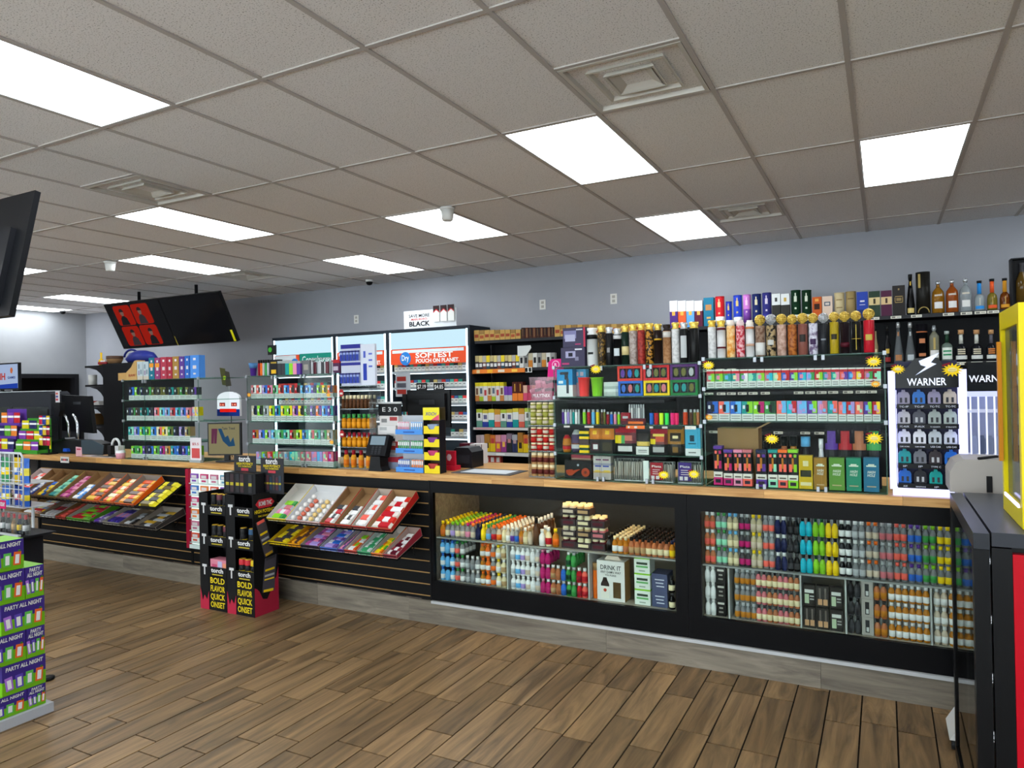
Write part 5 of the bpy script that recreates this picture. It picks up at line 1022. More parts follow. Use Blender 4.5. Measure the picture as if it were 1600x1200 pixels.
cols_d = [['8a8494', '2a6ab8', '8a84a0', 'b0a494'], ['b0aeb0', '4a4c56', '9aa4a0', 'a0aca4'], ['d0d0dc', 'dcdce4', 'b8c0c8', 'c4c8d4'], ['1c9090', '70727a', '3a3236', '2a6ac0'], ['2462b0', '26262c', '1a9a94', '2a2c34']]
rowt = [['TC-IP', 'TC-IP', 'TC-TC', 'TC-TC'], ['TC-AUX', 'IP-AUX', 'TC HEADSETS', 'IP HEADSETS'], ['CAR HOME', 'CAR HOME', 'USB CAR', 'USB CAR'], ['IP', 'IP', 'TYPE C', ''], ['AUX', 'HEADPHONE', 'IP', 'TC']]
iw = w-.066; 
for r in range(5):
    z = hz0-.138*h/.75-r*(hz0-.05)/5.0*.985+.028; z = .036+(4-r)*(hz0-.04)/5
    b = MB(); b.box(-iw/2, iw/2, .004, .085, z, z+.022, mat('0a0a0e', .3)); rl = b.build('hook_rail', wd)
    for c in range(4):
        xx = -iw/2+iw*(c+.5)/4
        if rowt[r][c]: text(rowt[r][c], .0085 if len(rowt[r][c]) < 8 else .006, 'c4c8d8', (xx, .0015, z+.006), rl, width=iw*.16 if len(rowt[r][c]) > 3 else iw*.07)
        cc = cols_d[r][c]; k = ('case', cc)
        if k not in _G:
            q = MB(); pw_ = iw*.104; q.prism([(-pw_, 0), (pw_, 0), (pw_, .042), (pw_*.75, .056), (pw_*.3, .058), (pw_*.25, .068), (-pw_*.25, .068), (-pw_*.3, .058), (-pw_*.75, .056), (-pw_, .042)], 0, .028, mat(cc, .3))
            for sx in (-.4, .4): q.box(sx*pw_-.005, sx*pw_+.005, -.001, 0, .006, .03, 'charcoal' if cc not in ('26262c', '3a3236', '2a2c34', '4a4c56') else 'silver')
            _G[k] = q.mesh('cable_case')
        put('cable_case', _G[k], '%s charger case, %s in %s row of WARNER display' % ({'8a8494': 'mauve', '2a6ab8': 'blue', '8a84a0': 'grey lilac', 'b0a494': 'beige', 'b0aeb0': 'pale grey', '4a4c56': 'dark slate', '9aa4a0': 'sage grey', 'a0aca4': 'pale sage', 'd0d0dc': 'white', 'dcdce4': 'bright white', 'b8c0c8': 'ice grey', 'c4c8d4': 'pale lilac', '1c9090': 'teal', '70727a': 'mid grey', '3a3236': 'dark brown', '2a6ac0': 'cobalt', '2462b0': 'deep blue', '26262c': 'black', '1a9a94': 'turquoise', '2a2c34': 'near-black'}[cc], nth(c), nth(r)), 'charger', ((x0+x1)/2+xx, YC+.035, CT+.001+z+.0225), 0, 'charger cases in the WARNER display')
b = MB(); b.box(-iw/2, -iw/2+.002, .004, .088, .05, hz0-.01, m_glow); b.build('side_light', wd)
star_tag(1403, 577, YC-.012, .026, 'yellow starburst price tag at left corner of WARNER header'); star_tag(1488, 578, YC-.012, .036, 'large yellow starburst tag at right of WARNER header')
# second display further along the counter
x0, x1 = wx(1513, 4.02, 650), wx(1511, 4.02, 650)+.185; h2 = wz(1530, 566, 4.02)-CT
w2 = thing('charger_display', 'second WARNER display of white light bars beside yellow case', 'display stand', ((x0+x1)/2, 4.02, CT+.001)); w = x1-x0
b = MB(); b.box(-w/2, w/2, .12, .13, 0, h2*.74, '9aa0b8'); b.build('back_panel', w2)
b = MB(); b.box(-w/2, w/2, 0, .13, h2*.74, h2*.78, emit('c8d0ff', .7)); b.build('light_bar', w2)
b = MB(); b.box(-w/2, w/2, 0, .13, h2*.78, h2, mat('0a0a0e', .25)); hd = b.build('header', w2)
text('WARNER', .032, emit('e0e8ff', .8), (-w*.02, -.003, h2*.85), hd, width=w*.9)
for i in range(6):
    x = -w/2+.01+(w-.02)*i/5; b = MB(); b.box(x-.003, x+.003, .0, .012, 0, h2*.74, emit('d8e0ff', .9)); b.build('light_bar', w2)
for z in (h2*.28, h2*.62): b = MB(); b.box(-w/2, w/2, .0, .118, z, z+.012, emit('ccd4f4', .5)); b.build('shelf', w2)
for r in range(2):
    for c in range(5):
        q = ('c2', (r+c) % 3)
        if q not in _G: mb = MB(); mb.prism([(-.013, 0), (.013, 0), (.013, .07), (.008, .09), (-.008, .09), (-.013, .07)], 0, .03, mat(('6a7280', '8a92a4', '4a5262')[q[1]], .3)); _G[q] = mb.mesh('c2')
        put('earphone_pack', _G[q], 'grey earphone pack, %s in %s row of second WARNER display' % (nth(c), nth(r)), 'earphones', ((x0+x1)/2-w/2+.01+(w-.02)*(c+.5)/5, 4.02+.05, CT+.001+(.001, h2*.28+.0125, h2*.62+.0125)[r]), 0, 'earphone packs')
# cooler
fx0, fx1, fy0, fy1, fh = .222, .90, 2.45, 3.262, 1.10
fr = thing('glass_door_cooler', 'black glass door cooler with red side at right edge', 'cooler', (fx0, fy0, 0))
D, Wd = fy1-fy0, fx1-fx0; mk = mat('08080a', .35)
b = MB(); b.box(.05, Wd, .03, .09, .08, fh-.04, mk); b.box(.05, Wd, D-.03, D, .08, fh-.04, mk); b.box(Wd-.05, Wd, .09, D-.03, .08, fh-.04, mk); b.box(.05, Wd, .03, D, 0, .08, mk); b.build('cabinet', fr)
b = MB(); b.box(.095, Wd+.02, .0, .03, .02, fh-.06, mat('b00a1c', .25)); tag(b.build('side_graphic', fr), 'bright red side panel', None)
b = MB(); b.box(.045, .094, .0, .03, 0, fh-.045, mk); b.build('corner_post', fr)
top = MB(); top.box(.045, Wd, -.004, D, fh-.04, fh, mat('303238', .3)); top.build('top_panel', fr)
b = MB(); b.box(.0, .04, -.006, D, fh-.05, fh-.004, mat('2a2c31', .3)); b.build('door_top_rail', fr)
dr = thing('door', None, None); dr.parent = fr
for a, c in ((-.002, .045), (D-.045, D)): b = MB(); b.box(.0, .04, a, c, .06, fh-.052, mk); b.build('door_stile', dr)
b = MB(); b.box(.0, .04, .045, D-.045, .06, .12, mk); b.build('door_rail', dr)
b = MB(); b.box(.006, .012, .045, D-.045, .12, fh-.052, clear('dfe8e6', 0, .9)); b.build('glass', dr)
b = MB(); b.box(.055, .06, .092, .10, .12, fh-.06, mat('2a2a2c', .4)); b.build('liner', fr)
for k in range(5):
    z = .16+.18*k; b = MB(); b.box(.06, Wd-.06, .095, D-.035, z, z+.008, mat('8a8e92', .3, .6)); b.build('wire_shelf', fr)
    for j in range(3):
        b = MB(); b.lathe([(.009, 0, emit('eef6ff', 5)), (.009, .004, emit('eef6ff', 5))], 8, .062, .12+.03*j); b.build('led_dot', fr, (0, 0, z+.10))
cc_ = [('c8502a', 'orange'), ('8a8a8c', 'silver'), ('b01c24', 'red'), ('2a5a9a', 'blue')]
for k in range(5):
    for j in range(6):
        c, wn = cc_[(k+j) % 4] if k else cc_[0]; q = ('can', c)
        if q not in _G: mb = MB(); mb.lathe([(.026, 0, 'silver'), (.031, .006, c), (.031, .105, c), (.026, .115, 'silver')], 12); _G[q] = mb.mesh('can')
        put('drink_can', _G[q], '%s drink can, %s from camera on %s cooler shelf' % (wn, nth(j), nth(4-k)), 'can', (fx0+.11, fy0+.15+.1*j, .169+.18*k), 0, 'cans in the cooler')
# yellow framed case on top
yx, yy0, yy1, yz0, yz1 = .352, 2.52, 2.90, fh+.001, 1.765
yc = thing('yellow_case', 'bright yellow framed display case on top of the cooler', 'display case', (yx, yy0, yz0)); Y_ = mat('d8c400', .3); L = yy1-yy0; H = yz1-yz0; Wy = .42
for px_ in (0, Wy-.03):
    for py_ in (0, L-.03): b = MB(); b.box(px_, px_+.03, py_, py_+.03, 0, H, Y_); b.build('post', yc)
for z in (0, H-.06):
    for a in ((0, .028, .03, L-.03), (Wy-.028, Wy, .03, L-.03)): b = MB(); b.box(a[0], a[1], a[2], a[3], z, z+.06, Y_); b.build('rail', yc)
    for a in ((.03, Wy-.03, 0, .028), (.03, Wy-.03, L-.028, L)): b = MB(); b.box(a[0], a[1], a[2], a[3], z, z+.06, Y_); b.build('rail', yc)
b = MB(); b.box(.01, Wy-.01, .01, L-.01, H-.008, H-.002, Y_); b.build('roof', yc)
b = MB(); b.box(.012, .016, .03, L-.03, .06, H-.06, clear('c8d0d0', .08, .6)); b.build('side_glass', yc)
b = MB(); b.box(.03, Wy-.03, .012, .016, .06, H-.06, clear('c8d0d0', .08, .6)); b.build('front_glass', yc)
b = MB(); b.box(.06, .30, .08, .30, .02, H*.72, mat('1c1c1e', .4)); b.build('inner_stand', yc)
b = MB(); b.box(-.014, -.002, L-.05, L-.03, H*.25, H*.85, mat('c07a14', .3)); b.build('orange_strip', yc)
b = MB(); b.box(-.004, .0, .05, L-.06, .055, .065, emit('c8c4ff', 2)); b.build('light_tube', yc)
# rolling pedestal between cooler and counter
px0_ = wx(1484, 3.40, 740); pt = thing('rolling_pedestal', 'beige round-topped pedestal on casters between cooler and counter', 'pedestal', (px0_, 3.40, 0))
bm = mat('a49e98', .45)
b = MB(); b.prism([(.0, 1.08), (.0, 1.16), (.02, 1.20), (.05, 1.215), (.19, 1.215), (.19, 1.08)], 0, .24, bm); b.build('head', pt)
b = MB(); b.box(.03, .15, .05, .20, .10, 1.08, bm); b.build('column', pt)
b = MB(); b.box(.125, .145, -.004, 0, 1.085, 1.15, '1a1a1c'); b.build('black_slot', pt)
b = MB(); b.tube([(.10, .0, 1.22), (.16, .05, 1.224), (.22, .12, 1.222)], .006, '1a1a1c', 6); b.build('cable', pt)
b = MB(); b.prism([(-.02, .05), (.18, .05), (.14, .12), (.02, .12)], .02, .23, mat('c4c4c0', .5)); b.build('base', pt)
for x in (.0, .15):
    for y in (.05, .20): b = MB(); b.tube([(x-.012, y, .026), (x+.012, y, .026)], .025, '1a1a1c', 10); b.build('caster', pt)
# ------------------------------------------------------------------ left counter cases: vape cartons
def vrow(px0, px1, pt, z, cols_, where, device=True, base='c4cac8', Y=YI):
    n = len(cols_); st_ = (px1-px0)/n
    for i, (a, c) in enumerate(cols_):
        vape(px0+i*st_+.15, px0+(i+1)*st_-.15, pt, Y, z, a, c, '%s and %s vape carton, %s %s' % (a, c, nth(i), where), group='vape cartons '+where, device=device, base=base, py=660)
seq = lambda s: [tuple(p.split('/')) for p in s.split()]
vrow(393, 521, 602, zL[3], seq('rose/white coral/white lavender/blue red/pink green/mint coral/crimson sky/blue coral/charcoal red/charcoal sky/navy blue/sky purple/navy lime/olive yellow/olive orange/navy'), 'on first shelf of tall left case')
vrow(393, 521, 634, zL[2], seq('beige/navy lime/charcoal grey/silver yellow/lime blue/teal yellow/lime lime/yellow pink/purple yellow/charcoal green/charcoal purple/navy orange/purple sky/blue purple/teal'), 'on second shelf of tall left case')
vrow(394, 520, 672, zL[1], seq('red/amber lavender/blue lime/lavender sky/mint mint/green teal/mint red/olive lime/yellow blue/teal mint/red green/teal grey/green tan/grey'), 'on third shelf of tall left case')
vrow(399, 520, 706, zL[0]+.007, seq('lavender/grey lime/olive coral/red lime/mint rose/grey silver/grey aqua/mint mint/grey rose/grey pink/rose lavender/pink sky/lavender pink/rose magenta/rose'), 'on floor of tall left case', False)
vrow(202, 308, 605, zL[3], seq('navy/blue lime/navy navy/charcoal charcoal/green olive/charcoal charcoal/olive olive/black navy/teal charcoal/olive green/black olive/charcoal charcoal/purple'), 'on first shelf of far left case')
vrow(198, 240, 637, zL[2], seq('charcoal/navy charcoal/green brown/charcoal teal/black charcoal/teal navy/charcoal'), 'at left of second far left shelf')
vrow(241, 299, 637, zL[2], seq('pink/coral mint/sky lavender/sky rose/red sky/teal lavender/blue pink/rose'), 'middle of second far left shelf')
vrow(300, 310, 636, zL[2], seq('pink/cream yellow/cream'), 'right end of second far left shelf', False)
vrow(200, 297, 667, zL[1], seq('teal/mint lavender/blue lime/teal green/lime sky/blue cream/coral yellow/cream green/olive navy/black lavender/navy tan/olive'), 'on third far left shelf')
vrow(204, 310, 697, zL[0]+.007, seq('lime/green green/lime purple/charcoal navy/blue lime/green purple/magenta tan/amber teal/blue blue/navy purple/blue green/charcoal lime/green'), 'on floor of far left case')
# tall cartons on the far left case
zt = zL[4]
for p0, p1, pt, c, w in ((232.5, 241, 559, '1a6a80', 'teal'), (241.5, 250, 559, '8a3a6a', 'plum'), (250.5, 260.5, 558, 'a8384a', 'red'), (261, 269, 558, 'a02c3c', 'crimson'), (269.5, 279.5, 557, 'a07a3c', 'gold'), (280, 288, 557, '5a3a8a', 'purple'), (288.5, 296.5, 556, '2a62b4', 'blue'), (297, 311, 555, '4a86d4', 'sky blue')):
    on_shelf('box', p0, p1, pt, YC+.02, zt, .06, 'tall %s carton in the row on far left case top' % w, 'carton', 'tall colour cartons', name='tall_carton', py=575, bands=((1, c),), prints=((.35, .65, .78, .88, 'd8d4d8'), (.3, .7, .4, .55, 'd0c8c8'), (.35, .65, .15, .22, 'c8c4c4'))+(((.1, .9, .55, .74, 'e0902a'),) if w in ('teal', 'plum') else ()))
for p0, p1 in ((214, 223), (223.5, 232)): on_shelf('box', p0, p1, 565, YC+.02, zt, .06, 'silver patterned carton %s teal carton' % ('second from' if p0 < 220 else 'next to'), 'carton', None, name='silver_carton', py=575, bands=((.2, 'b8b0a0'), (.8, 'b0bcc0')), prints=((.2, .45, .6, .85, '7a8a94'), (.55, .85, .3, .55, '7a8a94'), (.2, .45, .25, .5, '8a7a94')))
t = thing('display_tray', 'tan cardboard stepped display tray at left of silver cartons', 'carton', (wx(199, YC+.02, 590), YC+.02, zt+.0006)); w = wx(214, YC+.02)-wx(185, YC+.02)
b = MB(); b.box(-w/2, -w*.05, 0, .08, 0, .065, mat('b08a54', .6)); b.build('low_step', t)
b = MB(); b.prism([(-w*.05, 0), (w/2, 0), (w/2, .17), (w*.38, .165), (w*.2, .11), (-w*.05, .07)], 0, .08, mat('b8935c', .6)); q = b.build('tall_step', t)
text('RAW', .022, '8a2a24', (w*.25, -.002, .03), q, width=w*.35)
# leaflet in front of the far left case
x0, x1 = wx(297, YC-.03, 685), wx(314, YC-.03, 685); t = thing('leaflet_stand', 'white and red price leaflet standing before far left case', 'leaflet', ((x0+x1)/2, YC-.03, CT+.001)); w = x1-x0
b = MB(); b.box(-w/2, w/2, 0, .004, .02, .20, 'd4ccd0'); b.build('sheet', t); b = MB(); b.box(-w/2, w/2, -.01, .02, 0, .02, clear('e8ecec', .3, .4)); b.build('acrylic_foot', t)
b = MB(); b.box(-w*.36, w*.36, -.0012, 0, .035, .115, 'c04a4c'); b.build('red_panel', t)
text('$5.5', .02, 'b83a40', (0, -.0016, .14), t, width=w*.6)
# monitor with advert
t = thing('advert_monitor', 'square monitor showing a beige advert on the counter', 'monitor', (wx(350, 3.97, 700), 3.97, CT+.001), (0, 0, .34)); w, h = .285, .262
b = MB(); b.lathe([(.075, 0, 'charcoal'), (.075, .008, 'charcoal'), (.06, .012, 'charcoal')], 20, .02, 0, 1.2, .8); b.build('foot', t); b = MB(); b.box(0, .04, .0, .03, .01, .10, mat('17171a', .4)); b.build('neck', t)
b = MB(); b.box(-w/2+.02, w/2+.02, -.03, -.005, .055, .055+h, mat('17181a', .4)); hd = b.build('housing', t)
b = MB(); b.box(-w/2+.03, w/2+.01, -.0315, -.0302, .066, .045+h, emit('b0a87e', .28)); sc = b.build('screen', hd)
b = MB(); b.prism([(-.03, .27), (.0, .27), (.03, .20), (.055, .215), (.075, .16), (.10, .20), (.115, .13), (.06, .125), (.01, .17)], -.0326, -.0316, emit('3a6a94', .25)); b.build('blue_shape', sc)
for q in (-.09, -.065): b = MB(); b.prism([(q, .15), (q+.02, .15), (q+.03, .27), (q+.004, .27)], -.0326, -.0316, emit('8a4a6a', .25)); b.build('plum_shape', sc)
text('Taste  Trend', .02, emit('2a3a4a', .4), (.06, -.0325, .262), sc, width=.11)
# LED sign on a wire pole with a hanging card above
p = W(357, 650, Y=4.25); t = thing('led_price_sign', 'white arched lit price sign with red digits and blue foot', 'sign', (p.x, 4.25, p.z)); w = wx(375, 4.25)-wx(340, 4.25); h = wz(357, 612, 4.25)-p.z
b = MB(); o = [(-w/2, 0), (w/2, 0), (w/2, h*.72)]+[(w/2*math.cos(a*math.pi/10), h*.72+h*.28*math.sin(a*math.pi/10)) for a in range(1, 10)]+[(-w/2, h*.72)]; b.prism(o, 0, .02, emit('e4ecf4', .6), mat('c8ccd0', .4)); b.build('arch_panel', t)
b = MB(); b.box(-w/2, w/2, -.003, 0, 0, h*.28, mat('1c3a9a', .4)); q = b.build('blue_foot', t); b = MB(); b.box(-w*.36, w*.36, -.005, -.003, h*.16, h*.30, emit('e02018', .6)); b.build('red_ticker', q)
for s in (-1, 1):
    b = MB(); b.box(s*w*.26-w*.12, s*w*.26+w*.12, -.003, 0, h*.40, h*.55, 'b01c18'); q = b.build('digit_window', t); text('1%d' % (5-s), .016, emit('ff9a80', .9), (s*w*.26, -.006, h*.43), q, width=w*.16)
b = MB(); b.tube([(0, .01, h), (0, .01, h+.05)], .004, 'silver', 6); b.build('hook', t)
b = MB(); b.tube([(0.02, .012, 0), (.02, .014, -(p.z-CT-.002))], .004, '2a2a2c', 6); b.build('pole', t)
b = MB(); b.prism([(-.07, h+.06), (.0, h+.05), (-.035, h+.20), (-.10, h+.21)], 0, .003, '5a5a34'); q = b.build('hanging_card', t)
b = MB(); b.prism([(-.02, h+.045), (.045, h+.05), (.02, h+.17), (-.03, h+.18)], -.004, -.001, '4a443c'); b.build('second_card', q)
b = MB(); b.prism([(-.035+.02*math.cos(a), h+.12+.02*math.sin(a)) for a in range(6)], -.006, -.004, 'c8dc2a'); b.build('lime_spot', q)
# things on top of the tall left case
zt = zL[4]
def cyl(name, px, r, h, c, label, cat, z, Y, n=12, cap=None):
    k = ('cyl', r, h, c, cap)
    if k not in _G: b = MB(); b.lathe([(r*.92, 0, c), (r, .004, c), (r, h*.8, c), (r*.98, h*.8, cap or c), (r*.9, h, cap or c)], n); _G[k] = b.mesh('cyl')
    return put(name, _G[k], label, cat, (wx(px, Y, 580), Y, z+.0006))
b = MB(); b.lathe([(.022, 0, 'purple'), (.026, .06, 'purple'), (.03, .06, 'navy'), (.036, .10, '4a78a8')], 12); put('pencil_cup', b.mesh('cup'), 'purple and blue tumbler at left on tall left case', 'cup', (wx(396, YC+.05, 580), YC+.05, zt+.0006))
for i, c in enumerate(('crimson', 'orange', 'silver', 'green', 'silver')): cyl('pen_lighter', 405+i*3.6, .0095, .12, c, '%s black-capped utility lighter, %s in the bunch' % (c, nth(i)), 'lighter', zt, YC+.04, 8, 'black')
on_shelf('box', 421, 434, 562, YC+.03, zt, .05, 'black box with yellow print beside utility lighters', 'carton', None, py=575, bands=((1, '17151a'),), prints=((.15, .85, .75, .85, 'a88a2c'), (.2, .8, .1, .35, 'd8a81c')))
for i, c in enumerate(('charcoal', 'charcoal', 'teal', 'lime', 'pink', 'purple')):
    on_shelf('box', 433.5+i*6, 439.3+i*6, 564, YC+.03, zt, .05, '%s lighter case, %s in the colour row on tall case' % (c, nth(i)), 'lighter case', 'colour lighter cases', name='lighter_case', py=575, bands=((.82, c), (.18, '9aa09e')))
t = thing('small_sign', 'small black sign with green emblem above tall left case', 'sign', (wx(425, YC+.1, 555), YC+.10, zt+.001)); b = MB(); b.box(-.045, .045, 0, .004, .16, .235, '0e100e'); b.build('board', t); b = MB(); b.tube([(0, .006, 0), (0, .006, .2)], .004, 'charcoal', 6); b.build('stick', t)
b = MB(); b.prism([(-.018+.02*math.cos(a*.6), .2+.02*math.sin(a*.6)) for a in range(10)], -.002, 0, '3a9a2a'); b.build('green_emblem', t)
on_shelf('box', 472, 484, 563, YC+.05, zt, .06, 'grey patterned tin on tall left case', 'tin', None, name='tin', py=575, bands=((1, '6a6a6c'),), prints=((.2, .8, .3, .7, '9a948a'),))
for i in range(9):
    px = 488+i*3.9; b = MB(); c = ('silver', 'maroon', 'grey', 'silver', 'charcoal')[i % 5]; k = ('key', c)
    if k not in _G:
        R = .016; b.tube([(R*math.cos(a*math.pi/5), 0, .10+R*math.sin(a*math.pi/5)) for a in range(11)], .0022, mat('silver', .2, .8), 5); b.box(-.012, .012, -.004, .004, 0, .085, mat(c, .25)); _G[k] = b.mesh('keychain')
    put('keychain', _G[k], '%s keychain, %s in the cluster on tall left case' % (c, nth(i)), 'keychain', (wx(px, YC+.04+.012*(i % 3), 580), YC+.04+.012*(i % 3), zt+.001), random.uniform(-.6, .6), 'keychains on the tall case')
on_shelf('box', 518, 531, 562, YC+.06, zt, .04, 'red-topped purple carton beside blue pod tower', 'carton', None, py=575, bands=((.75, '4a2444'), (.25, 'a81c24')), prints=((.2, .8, .2, .5, 'b8a8b8'),))

YTW = YC+.03
# acrylic spirit tower with the blue pod board on top
xa, xb = wx(529, YTW, 660), wx(578, YTW, 660); ta = thing('acrylic_tower', 'clear acrylic tower of amber shot bottles beside card terminal', 'acrylic rack', ((xa+xb)/2, YTW, CT+.001)); w = xb-xa; AC = clear('f4f8f8', .03, .4)
lv = [0, wz(550, 700, YTW)-CT, wz(550, 671, YTW)-CT, wz(550, 640, YTW)-CT, wz(550, 604, YTW)-CT]
for x in (-w/2, w/2-.004): b = MB(); b.box(x, x+.004, 0, .125, 0, lv[4], AC); b.build('side_wall', ta)
for z in lv: b = MB(); b.box(-w/2+.004, w/2-.004, 0, .125, z, z+.005, clear('e4ecee', .2, .4)); b.build('shelf', ta)
for px, py in ((533, 614), (534, 678)):
    q = W(px, py, Y=YTW-.004); b = MB(); b.prism([(q.x-(xa+xb)/2+.022*math.cos(a*math.pi/7), q.z-CT-.001+.026*math.sin(a*math.pi/7)) for a in range(14)], -.004, -.001, 'a01c20'); e = b.build('red_sticker', ta)
    b = MB(); b.box(q.x-(xa+xb)/2-.012, q.x-(xa+xb)/2+.014, -.0055, -.004, q.z-CT-.012, q.z-CT+.002, 'd8d0c4'); b.build('sticker_print', e)
def shots(n, z, h, r, c, cap, lab, words, rows_=3):
    me = mini_me(c, cap, lab, h, r, slim=.55, capc=.28)
    for k in range(rows_):
        for i in range(n):
            put('shot_bottle', me, '%s, %s from left, %s row' % (words, nth(i), nth(k)), 'bottle', (xa+w*(i+.6)/(n+.2), YTW+.03+k*.05, CT+.001+z+.0056), 0, 'shot bottles in the acrylic tower')
shots(8, lv[3], .095, .0125, 'brown', 'cream', 'brown', 'dark shot bottle on tower top level', 2); shots(6, lv[2], .10, .018, 'c07a14', 'green', 'd8901c', 'green-capped amber shot bottle in tower', 2); shots(6, lv[1], .10, .018, 'c07a14', 'crimson', 'd8901c', 'red-capped amber shot bottle mid tower', 2); shots(4, lv[0], .125, .020, 'd0902a', 'crimson', 'c86a14', 'large red-capped amber bottle at tower base', 1)
xa2, xb2 = wx(533, YTW+.02, 570), wx(586, YTW+.02, 570); zt = CT+.001+lv[4]+.006; w = xb2-xa2; h = wz(550, 538, YTW+.02)-zt
t = thing('pod_board', 'blue and white pod display board on the acrylic tower', 'display board', ((xa2+xb2)/2, YTW+.02, zt))
b = MB(); b.box(-w/2, w*.08, .0, .06, 0, h, 'b8bccc'); lp = b.build('peg_panel', t)
b = MB(); b.box(w*.085, w/2, .0, .02, 0, h*.985, 'c8ccd8'); rp_ = b.build('side_panel', t)
for z0, z1 in ((.90, 1.0), (.49, .56)): b = MB(); b.box(-w/2, w*.08, -.002, 0, h*z0, h*z1, '2a2c84'); b.build('blue_band', lp)
b = MB(); b.box(w*.16, w*.26, -.002, 0, h*.12, h*.52, '24389c'); b.build('printed_pod', rp_)
b = MB(); b.box(w*.17, w*.23, -.002, 0, h*.66, h*.82, '4a5ab0'); b.build('printed_pod', rp_)
for z in (.45, .6, .75): b = MB(); b.box(w*.32, w*.42, -.002, 0, h*z-.006, h*z+.006, '5a66b8'); b.build('printed_badge', rp_)
for r, z in enumerate((.06, .60)):
    for i in range(6):
        k = 'podpack'
        if k not in _G: b = MB(); b.box(-.011, .011, 0, .012, 0, .068, '8a98c8'); b.box(-.011, .011, -.001, 0, .0, .045, '2a3a94'); b.box(-.011, .011, -.0005, .0125, .06, .072, '2a2c70'); _G[k] = b.mesh('podpack')
        put('pod_pack', _G[k], 'blue pod pack, %s in %s row of the pod board' % (nth(i), ('lower', 'upper')[r]), 'vape pack', ((xa2+xb2)/2-w/2+w*.58*(i+.5)/6, YTW+.003, zt+h*z), 0, 'pod packs')

# card terminal, papers, point of sale
t = thing('card_terminal', 'black card payment terminal on a stand at counter edge', 'card terminal', (wx(586, 3.85, 720), 3.85, CT+.001))
b = MB(); b.prism([(-.06, 0), (.06, 0), (.045, .03), (.04, .10), (-.04, .10), (-.05, .03)], 0, .09, mat('141416', .4)); b.build('stand', t)
R_ = Matrix.Translation((0, .02, .10)) @ Matrix.Rotation(-.35, 4, 'X')
b = MB(); b.box(-.085, .085, -.02, .03, .0, .15, mat('17171a', .35), rot=R_); hd = b.build('head', t); b = MB(); b.box(-.062, .062, -.0225, -.0205, .075, .138, mat('7a8a94', .15), rot=R_); b.build('screen', hd)
for r in range(4):
    for c in range(3): b = MB(); b.box(-.04+.03*c, -.018+.03*c, -.023, -.0205, .010+.015*r, .021+.015*r, '2c2e32', rot=R_); b.build('key', hd)
Yp = 3.992
def pc(p0, p1, py0, py1, Y, d, bands, prints, label, name='carton', cat='carton', zb=None):
    z0 = wz((p0+p1)/2, py0, Y) if zb is None else zb; h = wz((p0+p1)/2, py1, Y)-z0; x0, x1 = wx(p0, Y), wx(p1, Y)
    return put(name, box_me(x1-x0, d, h, bands, None, prints), label, cat, ((x0+x1)/2, Y+d/2, z0+.0006)), z0+h
z = CT+.001
for i, (py1, bands, prints, lab, p0, p1) in enumerate(((722, ((1, '8a96b0'),), ((.1, .4, .3, .7, '3a4a7a'),), 'blue-grey parcel at base of stack behind card terminal', 594, 622), (714, ((1, 'a83240'),), (), 'red parcel second in the stack behind terminal', 594, 620), (703, ((1, 'a0a4ae'),), ((.1, .9, .3, .6, 'c8c8cc'),), 'grey parcel third in the stack behind terminal', 592, 620), (690, ((1, 'b03a34'),), ((.1, .9, .5, .9, 'd0ccc8'),), 'red and white parcel fourth in stack', 592, 620), (665, ((1, 'd0ccca'),), ((.1, .5, .7, .9, 'a8a8a8'), (.5, .9, .2, .5, 'b4b4b4'), (.7, .95, .02, .2, '2a2a2a')), 'white paper carton fifth in stack behind terminal', 590, 618), (650, ((1, 'c8c4c2'),), ((.1, .4, .3, .7, '7a7a7a'), (.55, .95, .5, .9, '9a3a3a')), 'white red-print carton near top of stack', 593, 622))):
    o, z = pc(p0, p1, 0, py1, Yp, .10, bands, prints, lab, zb=z+.001)
t = thing('counter_sign', 'small black counter sign with white symbols on paper stack', 'sign', (wx(609, Yp+.02, 640), Yp+.02, z+.001)); b = MB(); b.box(-.10, .10, 0, .006, 0, .085, '141416'); b.build('board', t); b = MB(); b.box(-.10, .10, 0, .006, .085, .098, 'b8b8b8'); b.build('top_edge', t)
text('E 3 0', .03, 'c8c8c8', (0, -.003, .03), t, width=.13)
# register monitor (seen from behind)
t = thing('register_monitor', 'black register monitor seen from behind at counter middle', 'monitor', (wx(672, 4.34, 660), 4.34, CT+.001)); zb_, zt_ = wz(672, 668, 4.30)-CT, wz(672, 609, 4.30)-CT
b = MB(); b.prism([(-.10, 0), (.10, 0), (.05, .03), (.04, .12), (.03, zb_+.08), (-.03, zb_+.08), (-.04, .12), (-.05, .03)], 0, .06, mat('111113', .4)); b.build('stand', t)
b = MB(); w = wx(704, 4.3)-wx(637, 4.3); b.box(-w/2, w/2, -.02, .0, zb_, zt_, mat('101012', .4)); b.box(-w/2+.03, w/2-.03, -.045, -.02, zb_+.05, zt_-.03, mat('131315', .4)); b.build('housing', t)
b = MB(); b.box(-w*.16, w*.2, -.049, -.0455, zt_-.11, zt_-.075, mat('26262a', .3)); b.build('hand_grip', t)
b = MB(); b.box(-w*.62, -w*.52, -.02, .0, zt_-.16, zt_-.03, mat('1a1a1c', .4)); b.build('side_reader', t)
b = MB(); b.tube([(.02, -.03, zb_+.04), (.06, -.08, zb_+.07), (.10, -.10, zb_+.05)], .012, 'charcoal', 6); b.build('cable', t)
t = thing('pole_card', 'white red-print card clipped above register monitor', 'card', (wx(630, 4.45, 600), 4.45, CT+.001)); b = MB(); b.box(-.004, .004, 0, .008, 0, .62, 'charcoal'); b.build('pole', t); b = MB(); b.box(-.07, .07, -.004, -.001, .50, .68, 'b8bcc4'); q = b.build('card', t)
